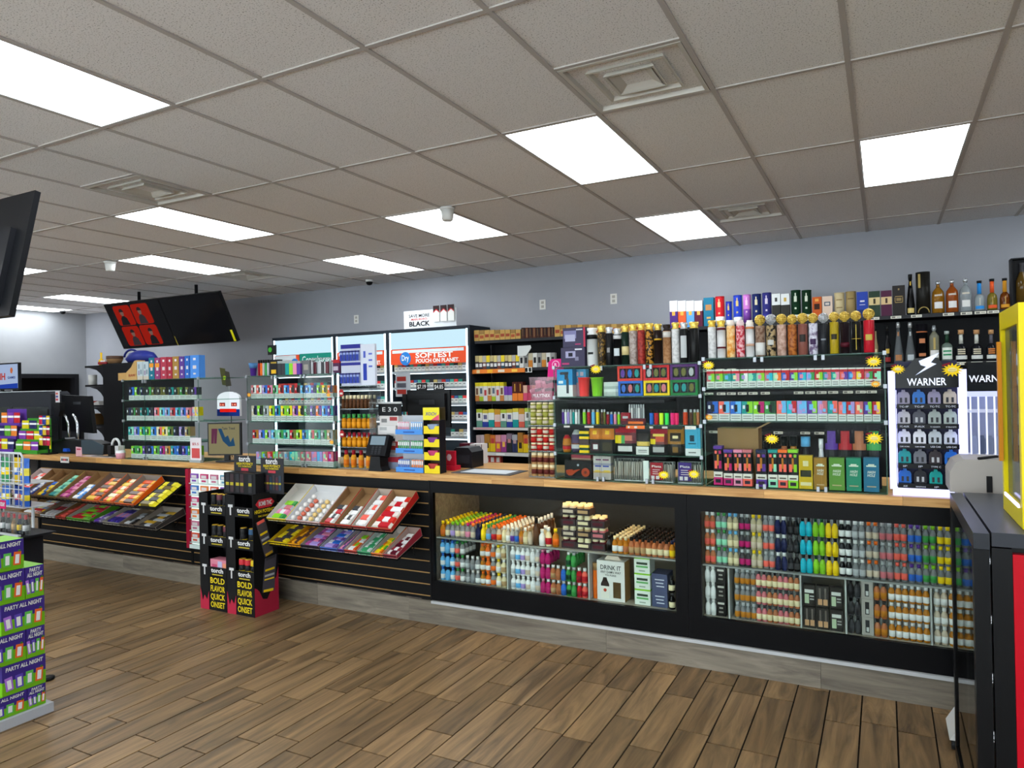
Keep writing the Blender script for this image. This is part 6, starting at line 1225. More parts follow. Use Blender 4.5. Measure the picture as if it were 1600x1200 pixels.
for i, c in enumerate(('a8342c', '5a5a64', 'a8342c')): b = MB(); b.box(-.055, .03, -.006, -.004, .62-.05*i, .655-.05*i, c); b.build('print', q)
# gum display
x0, x1 = wx(618.5, YC-.01, 690), wx(661, YC-.01, 690); w = x1-x0; t = thing('gum_display', 'light blue three-tier gum display on the counter', 'display stand', ((x0+x1)/2, YC-.01, CT+.001)); HH = wz(640, 650, YC)-CT
b = MB(); b.box(-w/2, w/2, .08, .085, 0, HH, 'a8acb4'); b.build('back_card', t)
for r in range(3):
    z0 = r*HH*.335; b = MB(); b.box(-w/2, w/2, -.002, .08, z0, z0+.006, '5a94d4'); b.box(-w/2, w/2, -.004, -.002, z0, z0+.034, '4a8ad4'); tr_ = b.build('tray', t)
    b = MB(); b.box(-w*.2, w*.2, -.0055, -.004, z0+.012, z0+.02, '2a4a94'); b.build('print', tr_)
gum = [('2458b0', 'blue'), ('d8702a', 'orange'), ('1c8a40', 'green'), ('1c9444', 'bright green'), ('d88aa0', 'pink'), ('5aa0dc', 'sky')]
for r in range(3):
    for s in range(2):
        c, wn = gum[r*2+s]; k = ('gum', c)
        if k not in _G:
            b = MB(); b.prism([(-.005, 0), (.005, 0), (.009, .078), (-.001, .078)], 0, .05, mat(c, .35), mat('dcdce0', .35)); b.box(-.004, .006, -.0008, 0, .045, .07, 'd8d8dc'); _G[k] = b.mesh('gum')
        for i in range(6):
            put('gum_pack', _G[k], '%s gum pack, %s on %s tier of gum display' % (wn, nth(i), ('bottom', 'middle', 'top')[r]), 'gum', ((x0+x1)/2+w*((-.46, .03)[s]+.43*(i+.5)/6), YC-.003, CT+.001+r*HH*.335+.0066), 0, 'gum packs')
# yellow tower
x0, x1 = wx(662, YC-.01, 690), wx(687, YC-.01, 690); w = x1-x0; HH = wz(675, 637, YC)-CT
t = thing('candy_tower', 'five-tier yellow candy dispenser tower beside gum display', 'display stand', ((x0+x1)/2, YC-.01, CT+.001)); b = MB(); b.box(-w/2, w/2, .07, .074, 0, HH, '3a3020'); b.build('back_card', t)
for x in (-w/2, w/2-.003): b = MB(); b.box(x, x+.003, .0, .07, 0, HH*.81, '17141a'); b.build('side_card', t)
for r in range(4):
    z0 = r*HH*.2; b = MB(); b.prism([(-w/2+.003, z0), (w/2-.003, z0), (w/2-.003, z0+.052), (w*.25, z0+.052), (w*.14, z0+.03), (-w*.14, z0+.03), (-w*.25, z0+.052), (-w/2+.003, z0+.052)], -.002, .0, mat('e0c81c', .4)); b.box(-w/2+.003, w/2-.003, 0, .068, z0, z0+.004, 'e0c81c'); b.build('tray', t)
    b = MB(); b.box(-w*.3, w*.3, .01, .06, z0+.005, z0+.062, ('a83a34', 'b83a6a', '7a3a8a', '8a9ab8')[r]); tag(b.build('candy_block', t), None, None)
b = MB(); b.box(-w/2, w/2, -.002, .004, HH*.81, HH, mat('e0d42a', .4)); hd = b.build('header', t); text('XOCH', .022, '4a3a9a', (0, -.0045, HH*.88), hd, width=w*.7, shear=.2)
b = MB(); b.prism([(0, HH*.81), (w/2, HH*.81), (w/2, HH*.9)], -.0035, -.002, 'd8506a'); b.build('pink_corner', hd)
# card reader stand, speaker, box, counter mat
t = thing('red_stand', 'small red coupon stand behind the candy tower', 'stand', (wx(702, 4.08, 720), 4.08, CT+.001)); b = MB(); b.box(-.06, .06, -.03, .05, 0, .03, mat('b81a30', .35)); b.build('foot', t); b = MB(); b.box(-.045, .045, 0, .02, .03, .13, mat('b81a30', .35)); q = b.build('panel', t); b = MB(); b.prism([(.02*math.cos(a), .085+.025*math.sin(a)) for a in range(6)], -.002, 0, 'd8c0c8'); b.build('emblem', q)
t = thing('receipt_printer', 'black rounded receipt printer behind red stand', 'printer', (wx(722, 4.22, 715), 4.22, CT+.001)); b = MB(); b.prism([(-.08, 0), (.08, 0), (.08, .11), (.05, .14), (-.05, .14), (-.08, .11)], 0, .16, mat('1c1d21', .35)); b.build('body', t); b = MB(); b.box(-.06, .06, -.002, 0, .03, .09, mat('2c2e33', .2)); b.build('front_door', t)
pc(717, 733, 0, 693, 4.46, .08, ((1, '561424'),), (), 'maroon carton behind receipt printer', zb=CT+.001)
for i, (p0, p1) in enumerate(((733.5, 742.5), (743, 752))): pc(p0, p1, 0, 694, 4.46, .08, ((1, 'd4d0d0'),), ((.9, 1, 0, 1, '561424'),), '%s tall white carton right of receipt printer' % ('left', 'right')[i], zb=CT+.001)
t = thing('counter_mat', 'grey framed white counter mat lying on the wood', 'mat', (wx(765, 4.06, 735), 4.06, CT+.0005)); b = MB(); b.box(-.22, .22, -.13, .13, 0, .004, '4a4c50'); b.build('frame', t); b = MB(); b.box(-.17, .17, -.09, .09, .004, .005, 'c8ccd0'); b.build('sheet', t)
# acrylic jar case with pink pouch jar above
xa, xb = wx(825, YC+.03, 690), wx(866, YC+.03, 690); w = xb-xa; YJ = YC+.03; t = thing('jar_case', 'narrow acrylic case of green, red and brown jars', 'acrylic rack', ((xa+xb)/2, YJ, CT+.001)); HJ = wz(845, 626, YJ)-CT
for x in (-w/2, w/2-.004): b = MB(); b.box(x, x+.004, 0, .22, 0, HJ, AC); b.build('side_wall', t)
js_ = [0, wz(845, 706, YJ)-CT, wz(845, 666, YJ)-CT, HJ-.005]
for z in js_: b = MB(); b.box(-w/2+.004, w/2-.004, 0, .22, z, z+.005, clear('e8eeee', .25, .4)); b.build('shelf', t)
def jar_me(c, lid, lab, r, h):
    k = ('jar', c, lid, lab, round(r, 4), round(h, 4))
    if k not in _G: b = MB(); m = mat(c, .15); b.lathe([(r*.9, 0, m), (r, h*.06, m), (r, h*.2, m), (r*1.02, h*.2, lab), (r*1.02, h*.6, lab), (r, h*.6, m), (r*.95, h*.78, m), (r*.88, h*.80, lid), (r*.88, h, lid)], 10); _G[k] = b.mesh('jar')
    return _G[k]
for lvl, (c, lid, lab, nr, wn) in enumerate((('b08a5c', 'cream', '5a2420', 2, 'brown-label tan'), ('a01c1c', 'cream', 'b82a24', 3, 'red'), ('8a8a3a', 'cream', 'a0a04a', 3, 'olive green'))):
    avail = js_[lvl+1]-js_[lvl]-.008; hh = avail/nr*.97; r = w/8*.88
    for q in range(nr):
        for i in range(4):
            put('small_jar', jar_me(c, lid, lab if (i+q) % 2 or lvl == 0 else 'c8bca8', r, hh*.985), '%s jar, %s in %s layer of the narrow case' % (wn, nth(i), ('bottom', 'second', 'third')[q]), 'jar', (xa+.006+(w-.012)*(i+.5)/4, YJ+.03, CT+.001+js_[lvl]+.0056+q*hh), 0, 'jars in the narrow acrylic case')
zj = CT+.001+HJ+.001; t = thing('pouch_bin', 'clear bin of pink packets with round pink header card', 'bin', ((xa+xb)/2-.005, YJ+.03, zj))
wj = (xb-xa)*.92; hj = wz(845, 585, YJ)-zj
b = MB(); b.prism([(-wj*.42, 0), (wj*.42, 0), (wj*.5, hj*.9), (-wj*.5, hj*.9)], 0, .003, clear('f0d8e0', .12, .4)); b.build('front_pane', t)
b = MB(); b.prism([(-wj*.42, 0), (wj*.42, 0), (wj*.5, hj*.9), (-wj*.5, hj*.9)], .12, .123, clear('f0d8e0', .12, .4)); b.build('back_pane', t)
hd_z = wz(850, 560, YJ)-zj; b = MB(); b.prism([(-wj*.1, hj*.7), (wj*.6, hj*.7), (wj*.6, hd_z*.9), (wj*.5, hd_z), (wj*.1, hd_z), (-wj*.04, hd_z*.92)], .125, .128, mat('d41a78', .5)); hd = b.build('header_card', t)
b = MB(); b.prism([(wj*.28+.026*math.cos(a*math.pi/8), hd_z*.86+.026*math.sin(a*math.pi/8)) for a in range(16)], .122, .1245, 'e8a8c8'); q = b.build('round_emblem', hd); b = MB(); b.prism([(wj*.28+.02*math.cos(a*math.pi/8), hd_z*.86+.02*math.sin(a*math.pi/8)) for a in range(16)], .12, .1218, 'd41a78'); b.build('inner_disc', q); text('R', .022, 'f0d0e0', (wj*.28, .119, hd_z*.86-.011), q)
text('MULYTNEX', .020, 'e8dce0', (0, -.003, hj*.12), t, width=wj*.72)
for i in range(16):
    k = ('pinkpack', i % 2)
    if k not in _G: b = MB(); b.box(-.02, .02, -.004, .004, 0, .07, mat(('c06a84', 'b04a6c')[i % 2], .25)); b.box(-.02, .02, -.0045, .0045, .052, .07, mat(('d8a8b8', '2a1c24')[i % 2], .25)); _G[k] = b.mesh('pack')
    put('pink_packet', _G[k], 'shiny pink packet, %s in the clear bin' % nth(i), 'packet', ((xa+xb)/2-.005+wj*(.72*((i % 4)+.5)/4-.36), YJ+.045+.022*(i//4 % 4)+.004, zj+.004+(i//8)*.05), random.uniform(-.3, .3), 'pink packets', rot=(random.uniform(-.1, .1), random.uniform(-.35, .35), random.uniform(-.3, .3)))
# ------------------------------------------------------------------ candy racks on the slatwall
def tray_me(w, L, cin, cout, lip=.026, hb=.058):
    k = ('tray', round(w, 3), round(L, 3), cin, cout, lip, hb)
    if k not in _G:
        b = MB(); T = .003; mi_, mo = mat(cin, .6), mat(cout, .45)
        b.box(-w/2, w/2, 0, L, 0, T, mi_); b.box(-w/2, w/2, 0, T, T, lip, mi_, front=mo); b.box(-w/2, w/2, L-T, L, T, hb, mi_)
        for s in (-1, 1):
            x0, x1 = sorted((s*w/2, s*(w/2-T)))
            P = [(x0, T, T), (x0, L-T, T), (x0, L-T, hb), (x0, T, lip)]; Q = [(x1, y, z) for _, y, z in P]
            b.face([P[0], P[3], P[2], P[1]], mo if s < 0 else mi_); b.face(Q, mo if s > 0 else mi_); b.face([P[3], Q[3], Q[2], P[2]], mi_); b.face([P[0], P[1], Q[1], Q[0]], mi_)
        _G[k] = b.mesh('tray')
    return _G[k]
def bar_me(l, w, t, c1, c2, v=1):
    k = ('bar', round(l, 3), round(w, 3), round(t, 3), c1, c2, v)
    if k not in _G:
        b = MB(); a, m = mat(c1, .28), mat(c2, .28); X = [-l/2, -l*.43, -l*.36, -l*.12, l*.16, l*.36, l*.43, l/2]; H = [.1, .15, 1, 1, 1, 1, .15, .1]; M = [a, a, m if v == 0 else a, m, m if v == 2 else a, a, a]
        for i in range(7):
            x0, x1, h0, h1 = X[i], X[i+1], t*H[i], t*H[i+1]
            b.face([(x0, -w/2, 0), (x1, -w/2, 0), (x1, -w*.42, h1), (x0, -w*.42, h0)], M[i]); b.face([(x0, -w*.42, h0), (x1, -w*.42, h1), (x1, w*.42, h1), (x0, w*.42, h0)], M[i]); b.face([(x0, w*.42, h0), (x1, w*.42, h1), (x1, w/2, 0), (x0, w/2, 0)], M[i])
        b.face([(-l/2, -w/2, 0), (-l/2, w/2, 0), (l/2, w/2, 0), (l/2, -w/2, 0)], a)
        _G[k] = b.mesh('bar')
    return _G[k]
def rack(name_w, pts, yb, zb, yf, zf, trays, label):
    """pts: (pixel x at the front edge, y) range; trays: (fraction0, fraction1, inside, outside or None, kind, colours, words)"""
    a = math.atan2(zb-zf, yb-yf); L = math.hypot(yb-yf, zb-zf); xa, xb = pts
    t = thing('candy_rack', label, 'rack', ((xa+xb)/2, yf, zf), (a, 0, 0), 'sloping candy racks'); w = xb-xa
    b = MB(); b.box(-w/2, w/2, 0, L, -.012, -.006, m_blackboard); b.build('shelf_sheet', t)
    b = MB(); b.tube([(-w/2, -.006, .02), (w/2, -.006, .02)], .003, '17171a', 5); b.build('front_wire', t)
    for i in range(int(w/.05)):
        x = -w/2+.02+i*.05; b = MB(); b.tube([(x, -.006, -.01), (x, -.006, .02)], .0018, '17171a', 4); b.build('lip_wire', t)
    for x in (-w/2+.02, w/2-.02):
        b = MB(); b.tube([(x, L-.06, -.009), (x, L*.6, -.055), (x, L-.11, -.095)], .004, '17171a', 5); b.build('bracket', t)
    ca, sa = math.cos(a), math.sin(a)
    def at(u, v, n): return (u, yf+v*ca-n*sa, zf+v*sa+n*ca)
    for i, (f0, f1, cin, cout, kind, cols_, words) in enumerate(trays):
        u0, u1 = xa+w*f0, xa+w*f1; tw = (u1-u0)-.003; uc = (u0+u1)/2
        if cin: put('candy_tray', tray_me(tw, L-.02, cin, cout), '%s candy tray, %s on %s' % (words, nth(i), name_w), 'candy tray', at(uc, .004, .0), 0, 'candy trays', rot=(a, 0, 0))
        n0 = .0045 if cin else .001
        if kind == 'bars':
            n = 6; st_ = (L-.06)/n; bw = st_*.92
            for j in range(n):
                c1, c2 = cols_[j % len(cols_)]
                put('candy_bar', bar_me(tw*.9, bw, .022, c1, c2, (j*2+i) % 3), '%s candy bar, %s up %s of %s' % (words, nth(j), nth(i)+' slot', name_w), 'candy bar', at(uc, .02+bw/2+j*st_, n0), 0, 'candy bars', rot=(a, 0, random.uniform(-.015, .015)))
        elif kind == 'few':
            n = 4; st_ = .046
            for j in range(n):
                c1, c2 = cols_[j % len(cols_)]
                put('candy_bar', bar_me(tw*.74, .042, .022, c1, c2, j % 3), '%s candy bar, %s of few in %s slot of %s' % (words, nth(j), nth(i), name_w), 'candy bar', at(uc, .035+j*st_, n0), 0, 'candy bars', rot=(a, 0, random.uniform(-.05, .05)))
        elif kind == 'long':
            n = max(2, int(tw/.034)); 
            for j in range(n):
                c1, c2 = cols_[j % len(cols_)]; wj_ = tw*.92/n
                put('candy_bar', bar_me(L-.05, wj_*.95, .014, c1, c2), '%s upright bar, %s in %s slot of %s' % (words, nth(j), nth(i), name_w), 'candy bar', at(uc-tw*.46+wj_*(j+.5), (L-.02)/2, n0), 0, 'candy bars', rot=(Matrix.Rotation(a, 3, 'X') @ Matrix.Rotation(math.pi/2, 3, 'Z')).to_euler())
        elif kind == 'balls':
            for j in range(26):
                c = cols_[j % len(cols_)]; k = ('ball', c)
                if k not in _G: b = MB(); b.lathe([(.008, 0, c), (.016, .006, c), (.018, .016, c), (.012, .027, c), (.003, .031, c)], 8); _G[k] = b.mesh('ball')
                cc = j % 5; rr = j//5
                put('wrapped_sweet', _G[k], 'round %s sweet, %s in white tray of %s' % ({'d8d4d0': 'white', 'c86a54': 'coral', 'd8b878': 'cream'}.get(c, 'wrapped'), nth(j), name_w), 'sweet', at(uc-tw*.36+tw*.18*cc+random.uniform(-.004, .004), .035+rr*.045, n0), 0, 'wrapped sweets', rot=(a, 0, 0))
R1 = (-3.79, -2.72)
rack('upper right rack', R1, 3.843, .835, 3.53, .655, [(0, .165, 'c8c4bc', 'e0c81c', 'few', [('green', 'lime'), ('pink', 'white'), ('silver', 'rose')], 'yellow-sided'), (.17, .45, 'c8c8c8', 'd0a8a0', 'balls', ['d8d4d0', 'c86a54', 'd8d4d0', 'd8b878', 'd8d4d0'], 'white'), (.455, .575, '8a6a48', 'b8342c', 'few', [('d8d4d0', 'red'), ('d8d4d0', 'charcoal')], 'kraft and white'), (.58, .70, '8a6a48', 'b8342c', 'few', [('d8d4d0', 'white'), ('d8d4d0', 'charcoal')], 'nearly empty kraft'), (.705, .815, 'b0a498', 'b8342c', 'bars', [('d8d4d2', 'white'), ('d8d4d2', 'coral')], 'white and coral'), (.82, 1, '9a7a58', 'b02420', 'bars', [('d8d0c8', 'red'), ('c82c24', 'white')], 'red and white')], 'upper sloping rack of white candy boxes on right slatwall')
rack('lower right rack', (-3.80, -2.70), 3.843, .585, 3.55, .487, [(0, .165, 'b89a1c', 'c8aa14', 'bars', [('e0c41c', '4a3a3a'), ('e4c81c', 'charcoal')], 'yellow and brown'), (.165, .265, 'c88a1c', 'd8901c', 'bars', [('e09a1c', '5a3a34')], 'amber'), (.27, .42, '9a948c', '2a1c2c', 'bars', [('a84a8a', 'lavender'), ('7a3a7a', 'pink')], 'magenta'), (.425, .56, 'b0b0b8', '3a5ab0', 'bars', [('6a4a94', 'lavender'), ('c8c8d0', 'blue')], 'violet in blue box'), (.565, .61, 'a8a0a0', 'purple', 'few', [('purple', 'pink')], 'purple'), (.615, .71, 'c8c0b8', 'b8382c', 'few', [('e05a24', 'white'), ('d8682a', 'lime')], 'orange'), (.715, .81, 'b8c0b8', '2a8a5a', 'bars', [('c0ccc4', '3a9a64')], 'pale green'), (.815, .90, 'b8b0a8', 'd8702a', 'few', [('e0701c', 'yellow'), ('5aa82c', 'yellow')], 'orange and green'), (.905, 1, 'a89088', '8a2434', 'bars', [('d0ccca', 'maroon'), ('8a2434', 'white')], 'white and maroon')], 'lower sloping rack with yellow packs at its left')
R2 = (-7.02, -5.02)
kf = '8a6844'
rack('upper left rack', R2, 3.843, .83, 3.55, .655, [(0, .10, 'b8a8a4', 'b8b0b0', 'bars', [('c8382c', 'white'), ('d8c8c4', 'coral')], 'red and white bag'), (.10, .18, kf, kf, 'few', [('2a3a7a', 'silver'), ('3a4a8a', 'white')], 'navy'), (.185, .265, kf, kf, 'few', [('2a5aa8', 'yellow'), ('e0c02a', 'blue')], 'blue and yellow'), (.27, .35, kf, 'b09a3c', 'bars', [('8ad0b0', 'teal'), ('9adcbc', 'mint')], 'mint green'), (.355, .44, kf, kf, 'bars', [('b83a8a', 'pink'), ('d88ab0', 'magenta')], 'magenta'), (.445, .53, kf, kf, 'few', [('4a8ad0', 'white')], 'blue'), (.535, .65, '7a6a5c', 'd8641c', 'bars', [('d8501c', 'd8a81c'), ('e0701c', 'brown')], 'orange'), (.655, .75, '7a6a5c', 'd8641c', 'bars', [('d8501c', 'e0b82c'), ('d8601c', 'cream')], 'orange second'), (.755, .875, '8a8078', 'e05a10', 'bars', [('e08a1c', 'brown'), ('e8a81c', 'd8501c')], 'orange peanut'), (.885, 1, None, None, 'bars', [('e0d02a', '6a5a2a'), ('e4d83a', 'charcoal')], 'loose yellow')], 'upper sloping candy rack at left with orange trays')
rack('lower left rack', (-6.92, -5.02), 3.843, .57, 3.56, .485, [(0, .17, kf, kf, 'bars', [('b88a7a', 'white'), ('d8b83a', 'red'), ('8a9ab0', 'cream')], 'mixed'), (.175, .29, '8a7a68', 'c8c8c8', 'long', [('c8c4c4', '5a2a2a'), ('b8b0b0', 'red')], 'silver and maroon'), (.295, .375, kf, 'a82c24', 'bars', [('a82c24', 'coral')], 'red'), (.38, .555, 'a8a89c', '5a9a2a', 'bars', [('6aa83a', 'red'), ('c8304a', 'lime')], 'lime and red'), (.56, .64, None, None, 'few', [('8a82a0', 'purple'), ('c0b8c8', 'violet' if False else 'purple')], 'silver lilac'), (.645, .76, '9a9488', '8a8478', 'long', [('2a2470', 'pink'), ('3a2a8a', 'lavender')], 'indigo'), (.765, .855, '7a6a58', '5a5048', 'few', [('2a2624', 'silver'), ('1c1a1a', 'grey')], 'black'), (.86, 1, '8a8074', '2a2422', 'bars', [('3a3634', 'silver'), ('4a443c', 'gold')], 'charcoal and gold')], 'lower sloping candy rack at left with indigo bars')

# ------------------------------------------------------------------ lit card cabinet set into the counter
x0, x1 = -5.005, -4.40; z0, z1 = .30, .935; Yi = CF-.041
t = thing('lit_merchandiser', 'white lit merchandiser with crimson side behind torch display', 'display case', (x0, Yi, z0)); w, h = x1-x0, z1-z0-.001
b = MB(); b.box(0, .035, 0, .034, 0, h, mat('9a1230', .35)); b.build('crimson_side', t)
b = MB(); b.box(.035, w, .026, .034, 0, h, emit('eaf6f0', .7)); b.build('lit_back', t)
b = MB(); b.box(.035, w, 0, .026, 0, .03, 'c8d4d0'); b.build('bottom_ledge', t)
for r in range(6):
    z = .05+r*.095; b = MB(); b.box(.035, w, .004, .025, z-.008, z, clear('dceae6', .4, .3)); b.build('clear_shelf', t)
    for c in range(4):
        cc, wn = [('c8503c', 'red'), ('3a6ab0', 'blue'), ('b86a84', 'rose'), ('7a4aa0', 'violet'), ('d87a3c', 'orange'), ('5a8aa0', 'steel'), ('b83a6a', 'pink')][(r*2+c*3) % 7]
        put('pouch_can_card', box_me(.085, .012, .075, ((.5, 'd0d8d4'), (.5, cc)), None, ((.15, .85, .55, .85, 'c8c0c0'), (.2, .8, .15, .35, cc))), '%s nicotine card, %s on %s row of lit merchandiser' % (wn, nth(c), nth(5-r)), 'nicotine card', (x0+.095+c*.115, Yi+.012, z0+z+.0006), 0, 'cards in the lit merchandiser')

# ------------------------------------------------------------------ torch floor display
YT_ = 3.452; tx0, txm, tx1 = -4.385, -4.108, -3.842; bk = mat('121214', .4); yel = mat('d0b81c', .5); whi = mat('d0d0d0', .5)
ztop = wz(345, 772, YT_)
def torch_col(xa, xb, label, cfg, txts, bold, z_top):
    t = thing('torch_display', label, 'floor display', ((xa+xb)/2, YT_, 0), group='torch cardboard displays'); w = xb-xa
    b = MB(); b.box(-w/2, w/2, .20, .21, 0, z_top, bk); b.build('back_card', t)
    b = MB(); b.box(-w/2, -w/2+.004, 0, .20, 0, z_top, bk); b.build('side_card', t)
    b = MB(); b.box(w/2-.004, w/2, 0, .20, 0, z_top, bk); b.build('side_card', t)
    fw = w*.34; b = MB(); b.box(-w/2+.004, -w/2+fw, -.002, .002, 0, z_top, bk); fin = b.build('front_fin', t)
    for zz in txts:
        b = MB(); x = -w/2+fw*.55; b.box(x-.006, x+.006, -.004, -.002, zz-.035, zz+.02, 'c4c4c4'); b.box(x-.022, x+.022, -.004, -.002, zz+.02, zz+.038, 'c4c4c4'); b.build('hammer_mark', fin)
    b = MB(); b.prism([(-w/2+.004, 0), (-w/2+fw, 0), (-w/2+fw, .13), (-w/2+fw*.8, .07), (-w/2+fw*.5, .10), (-w/2+fw*.3, .06), (-w/2+.004, .15)], -.004, -.002, mat('a8243c', .5)); b.build('red_splash', fin)
    b = MB(); b.box(-w/2+fw, w/2-.004, -.001, .004, 0, bold, bk); pn = b.build('base_panel', t)
    iw_ = w-fw-.004; xc = -w/2+fw+iw_/2
    for i, s in enumerate(('BOLD', 'FLAVOR', 'QUICK', 'ONSET')):
        text(s, bold*.165, yel, (xc, -.003, bold*(.80-.235*i)), pn, width=iw_*.82, bold=.02)
    for i, zz in enumerate(txts):
        b = MB(); b.box(-w/2+fw, w/2-.004, -.001, .004, zz-.045, zz+.025, bk); lp_ = b.build('shelf_front', t); text('torch', .03, whi, (xc, -.003, zz-.012), lp_, width=iw_*.7, bold=.03)
        b = MB(); b.box(xc-iw_*.3, xc+iw_*.3, -.003, -.001, zz-.032, zz-.024, 'a8982c'); b.build('yellow_line', lp_)
        b = MB(); b.box(-w/2+fw, w/2-.004, .004, .198, zz-.045, zz-.038, mat('8a8a90', .6)); b.build('shelf', t)
        kind = cfg[i]
        if kind is None: continue
        if kind == 'box': put('pink_carton', box_me(iw_*.96, .08, .115, ((1, 'c87a8c'),), None, ((.1, .4, .2, .7, 'b84a6a'), (.45, .7, .1, .9, 'a8a8c8'), (.75, .95, .3, .8, 'd88a6a'))), 'pink and lilac carton in left torch display', 'carton', ((xa+xb)/2+xc, YT_+.05, zz-.0375))
        else:
            for j, c in enumerate(kind):
                k = ('torchcan', c)
                if k not in _G: bb = MB(); r_ = .026; bb.lathe([(r_*.9, 0, 'charcoal'), (r_, .006, bk), (r_, .05, bk), (r_*1.01, .05, yel), (r_*1.01, .062, yel), (r_, .062, bk), (r_, .10, bk), (r_, .13, mat(c, .35)), (r_*.9, .137, mat(c, .35)), (r_*.85, .14, 'gold')], 14); _G[k] = bb.mesh('torchcan')
                n_ = len(kind); put('torch_canister', _G[k], '%s-topped black canister, %s on %s shelf of %s' % ({'141416': 'black', '5a2a34': 'wine', '2a4a6a': 'blue', 'b82c34': 'red', 'c8a81c': 'yellow'}[c], nth(j), ('top', 'middle', 'bottom')[i], 'left torch display' if xb < -4 else 'right torch display'), 'canister', ((xa+xb)/2+xc+iw_*((j+.5)/n_-.5), YT_+.036, zz-.0375), 0, 'torch canisters')
    return t
zz_ = lambda py, px=345: wz(px, py, YT_)
torch_col(tx0, txm-.003, 'left torch cardboard display with pink carton on bottom shelf', [['141416', '5a2a34', '141416'], ['141416', '141416', '5a2a34'], 'box'], [zz_(796), zz_(845), zz_(893)], zz_(902), ztop)
tr2 = torch_col(txm, tx1, 'right torch cardboard display with large printed side panel', [None, ['141416', '2a4a6a'], ['b82c34', 'b82c34', 'c8a81c']], [zz_(799, 385), zz_(850, 385), zz_(899, 385)], zz_(908, 385), ztop)
w = tx1-txm
sp_z = wz(400, 773, YT_)
b = MB(); b.box(w/2, w/2+.004, -.004, .215, 0, sp_z, bk); sd = b.build('side_panel', tr2)
RX = (math.pi/2, 0, math.pi/2); X_ = w/2+.0055
def side_prism(pts_, m, off, name, parent):
    b = MB(); n = len(pts_); P = [(w/2+.004+off, y, z) for y, z in pts_]; b.face(P, m); Q = [(w/2+.0042, y, z) for y, z in pts_]
    for i in range(n): b.face([P[i], Q[i], Q[(i+1) % n], P[(i+1) % n]], m)
    return b.build(name, parent)
lz = side_prism([(.02, sp_z-.075), (.05, sp_z-.045), (.16, sp_z-.045), (.19, sp_z-.075), (.16, sp_z-.105), (.05, sp_z-.105)], mat('b82430', .5), .0012, 'red_lozenge', sd)
text('BOMB THC', .03, whi, (w/2+.0075, .105, sp_z-.088), lz, rot=RX, width=.115, bold=.02)
text('HIGH POTENCY', .024, yel, (X_, .105, sp_z-.138), sd, rot=RX, width=.19, bold=.03); text('THC DIAMONDS', .012, yel, (X_, .105, sp_z-.165), sd, rot=RX, width=.13, bold=.02)
side_prism([(.0, 0), (.215, 0), (.215, .30), (.19, .22), (.17, .26), (.15, .16), (.11, .10), (.07, .11), (.04, .17), (.02, .19), (0, .20)], mat('a8243c', .5), .0010, 'red_splash', sd)
for pts_, cap in (([(.02, sp_z-.20), (.10, sp_z-.18), (.175, sp_z-.43), (.095, sp_z-.45)], 'coral'), ([(.095, sp_z-.46), (.20, sp_z-.45), (.175, sp_z-.70), (.065, sp_z-.69)], 'yellow')):
    q = side_prism(pts_, mat('4c4850', .3), .0016, 'printed_canister', sd)
    (y0, z0), (y1, z1), (y2, z2), (y3, z3) = pts_
    li = lambda f, g: ((y0+(y3-y0)*f)+((y1+(y2-y1)*f)-(y0+(y3-y0)*f))*g, (z0+(z3-z0)*f)+((z1+(z2-z1)*f)-(z0+(z3-z0)*f))*g)
    for f0, f1, c in ((0, .08, cap if cap == 'coral' else 'charcoal'), (.34, .4, 'yellow'), (.5, .56, 'silver'), (.62, .66, 'yellow'), (.93, 1, 'yellow' if cap == 'yellow' else 'gold')):
        side_prism([li(f0, .1), li(f0, .9), li(f1, .9), li(f1, .1)], mat(c, .45), .0022, 'print_band', q)
# cards and canister carton on top
def top_card(p0, p1, py0, py1, Y, label):
    xA, xB = wx(p0, Y, 740), wx(p1, Y, 740); zA = ztop+.001; zB_ = wz((p0+p1)/2, py1, Y); t = thing('torch_card', label, 'sign', ((xA+xB)/2, Y, zA)); w = xB-xA; h = zB_-zA
    b = MB(); b.box(-w/2, w/2, 0, .004, 0, h, mat('2a2a2e', .4)); c = b.build('card', t)
    text('torch', .038, whi, (0, -.003, h*.84), c, width=w*.52, bold=.03); text('HIGH POTENCY', .018, yel, (0, -.003, h*.74), c, width=w*.75, bold=.02); text('THC DIAMONDS', .011, yel, (0, -.003, h*.68), c, width=w*.6)
    b = MB(); b.box(-w*.16, w*.16, -.002, 0, h*.58, h*.65, 'b03a44'); b.build('red_tag', c)
    for i in range(6): b = MB(); b.box(-w*.38+w*.135*i, -w*.38+w*.135*i+w*.10, -.002, 0, h*.10, h*(.46+.05*(i % 2)), ('3a3438', '4a2c34', '2c3a4a')[i % 3]); q = b.build('printed_canister', c); b = MB(); b.box(-w*.38+w*.135*i, -w*.38+w*.135*i+w*.10, -.003, -.002, h*.26, h*.31, 'a8982c'); b.build('band', q)
    return t
top_card(366, 400, 767, 712, 3.60, 'dark torch card behind canister carton on left display'); top_card(407.5, 443, 767, 716, 3.60, 'dark torch card standing on the right display')
xA, xB = wx(350, 3.50, 750), wx(399, 3.50, 750); t = thing('canister_carton', 'open black carton printed with canisters on left torch display', 'carton', ((xA+xB)/2, 3.50, ztop+.001)); w = xB-xA; h = wz(375, 738, 3.50)-ztop
b = MB(); b.box(-w/2, w/2, 0, .08, 0, h*.95, mat('1a1a1d', .4)); q = b.build('box', t)
for i, x in enumerate((-.38, -.24, -.06, .08, .34)): b = MB(); b.box(w*x-w*.055, w*x+w*.055, -.002, 0, h*.08, h*.9, ('2c2c30', '3a2c30')[i % 2]); e = b.build('printed_canister', q); b = MB(); b.box(w*x-w*.05, w*x+w*.05, -.003, -.002, h*.38, h*.52, 'a89a2c'); b.build('band', e)

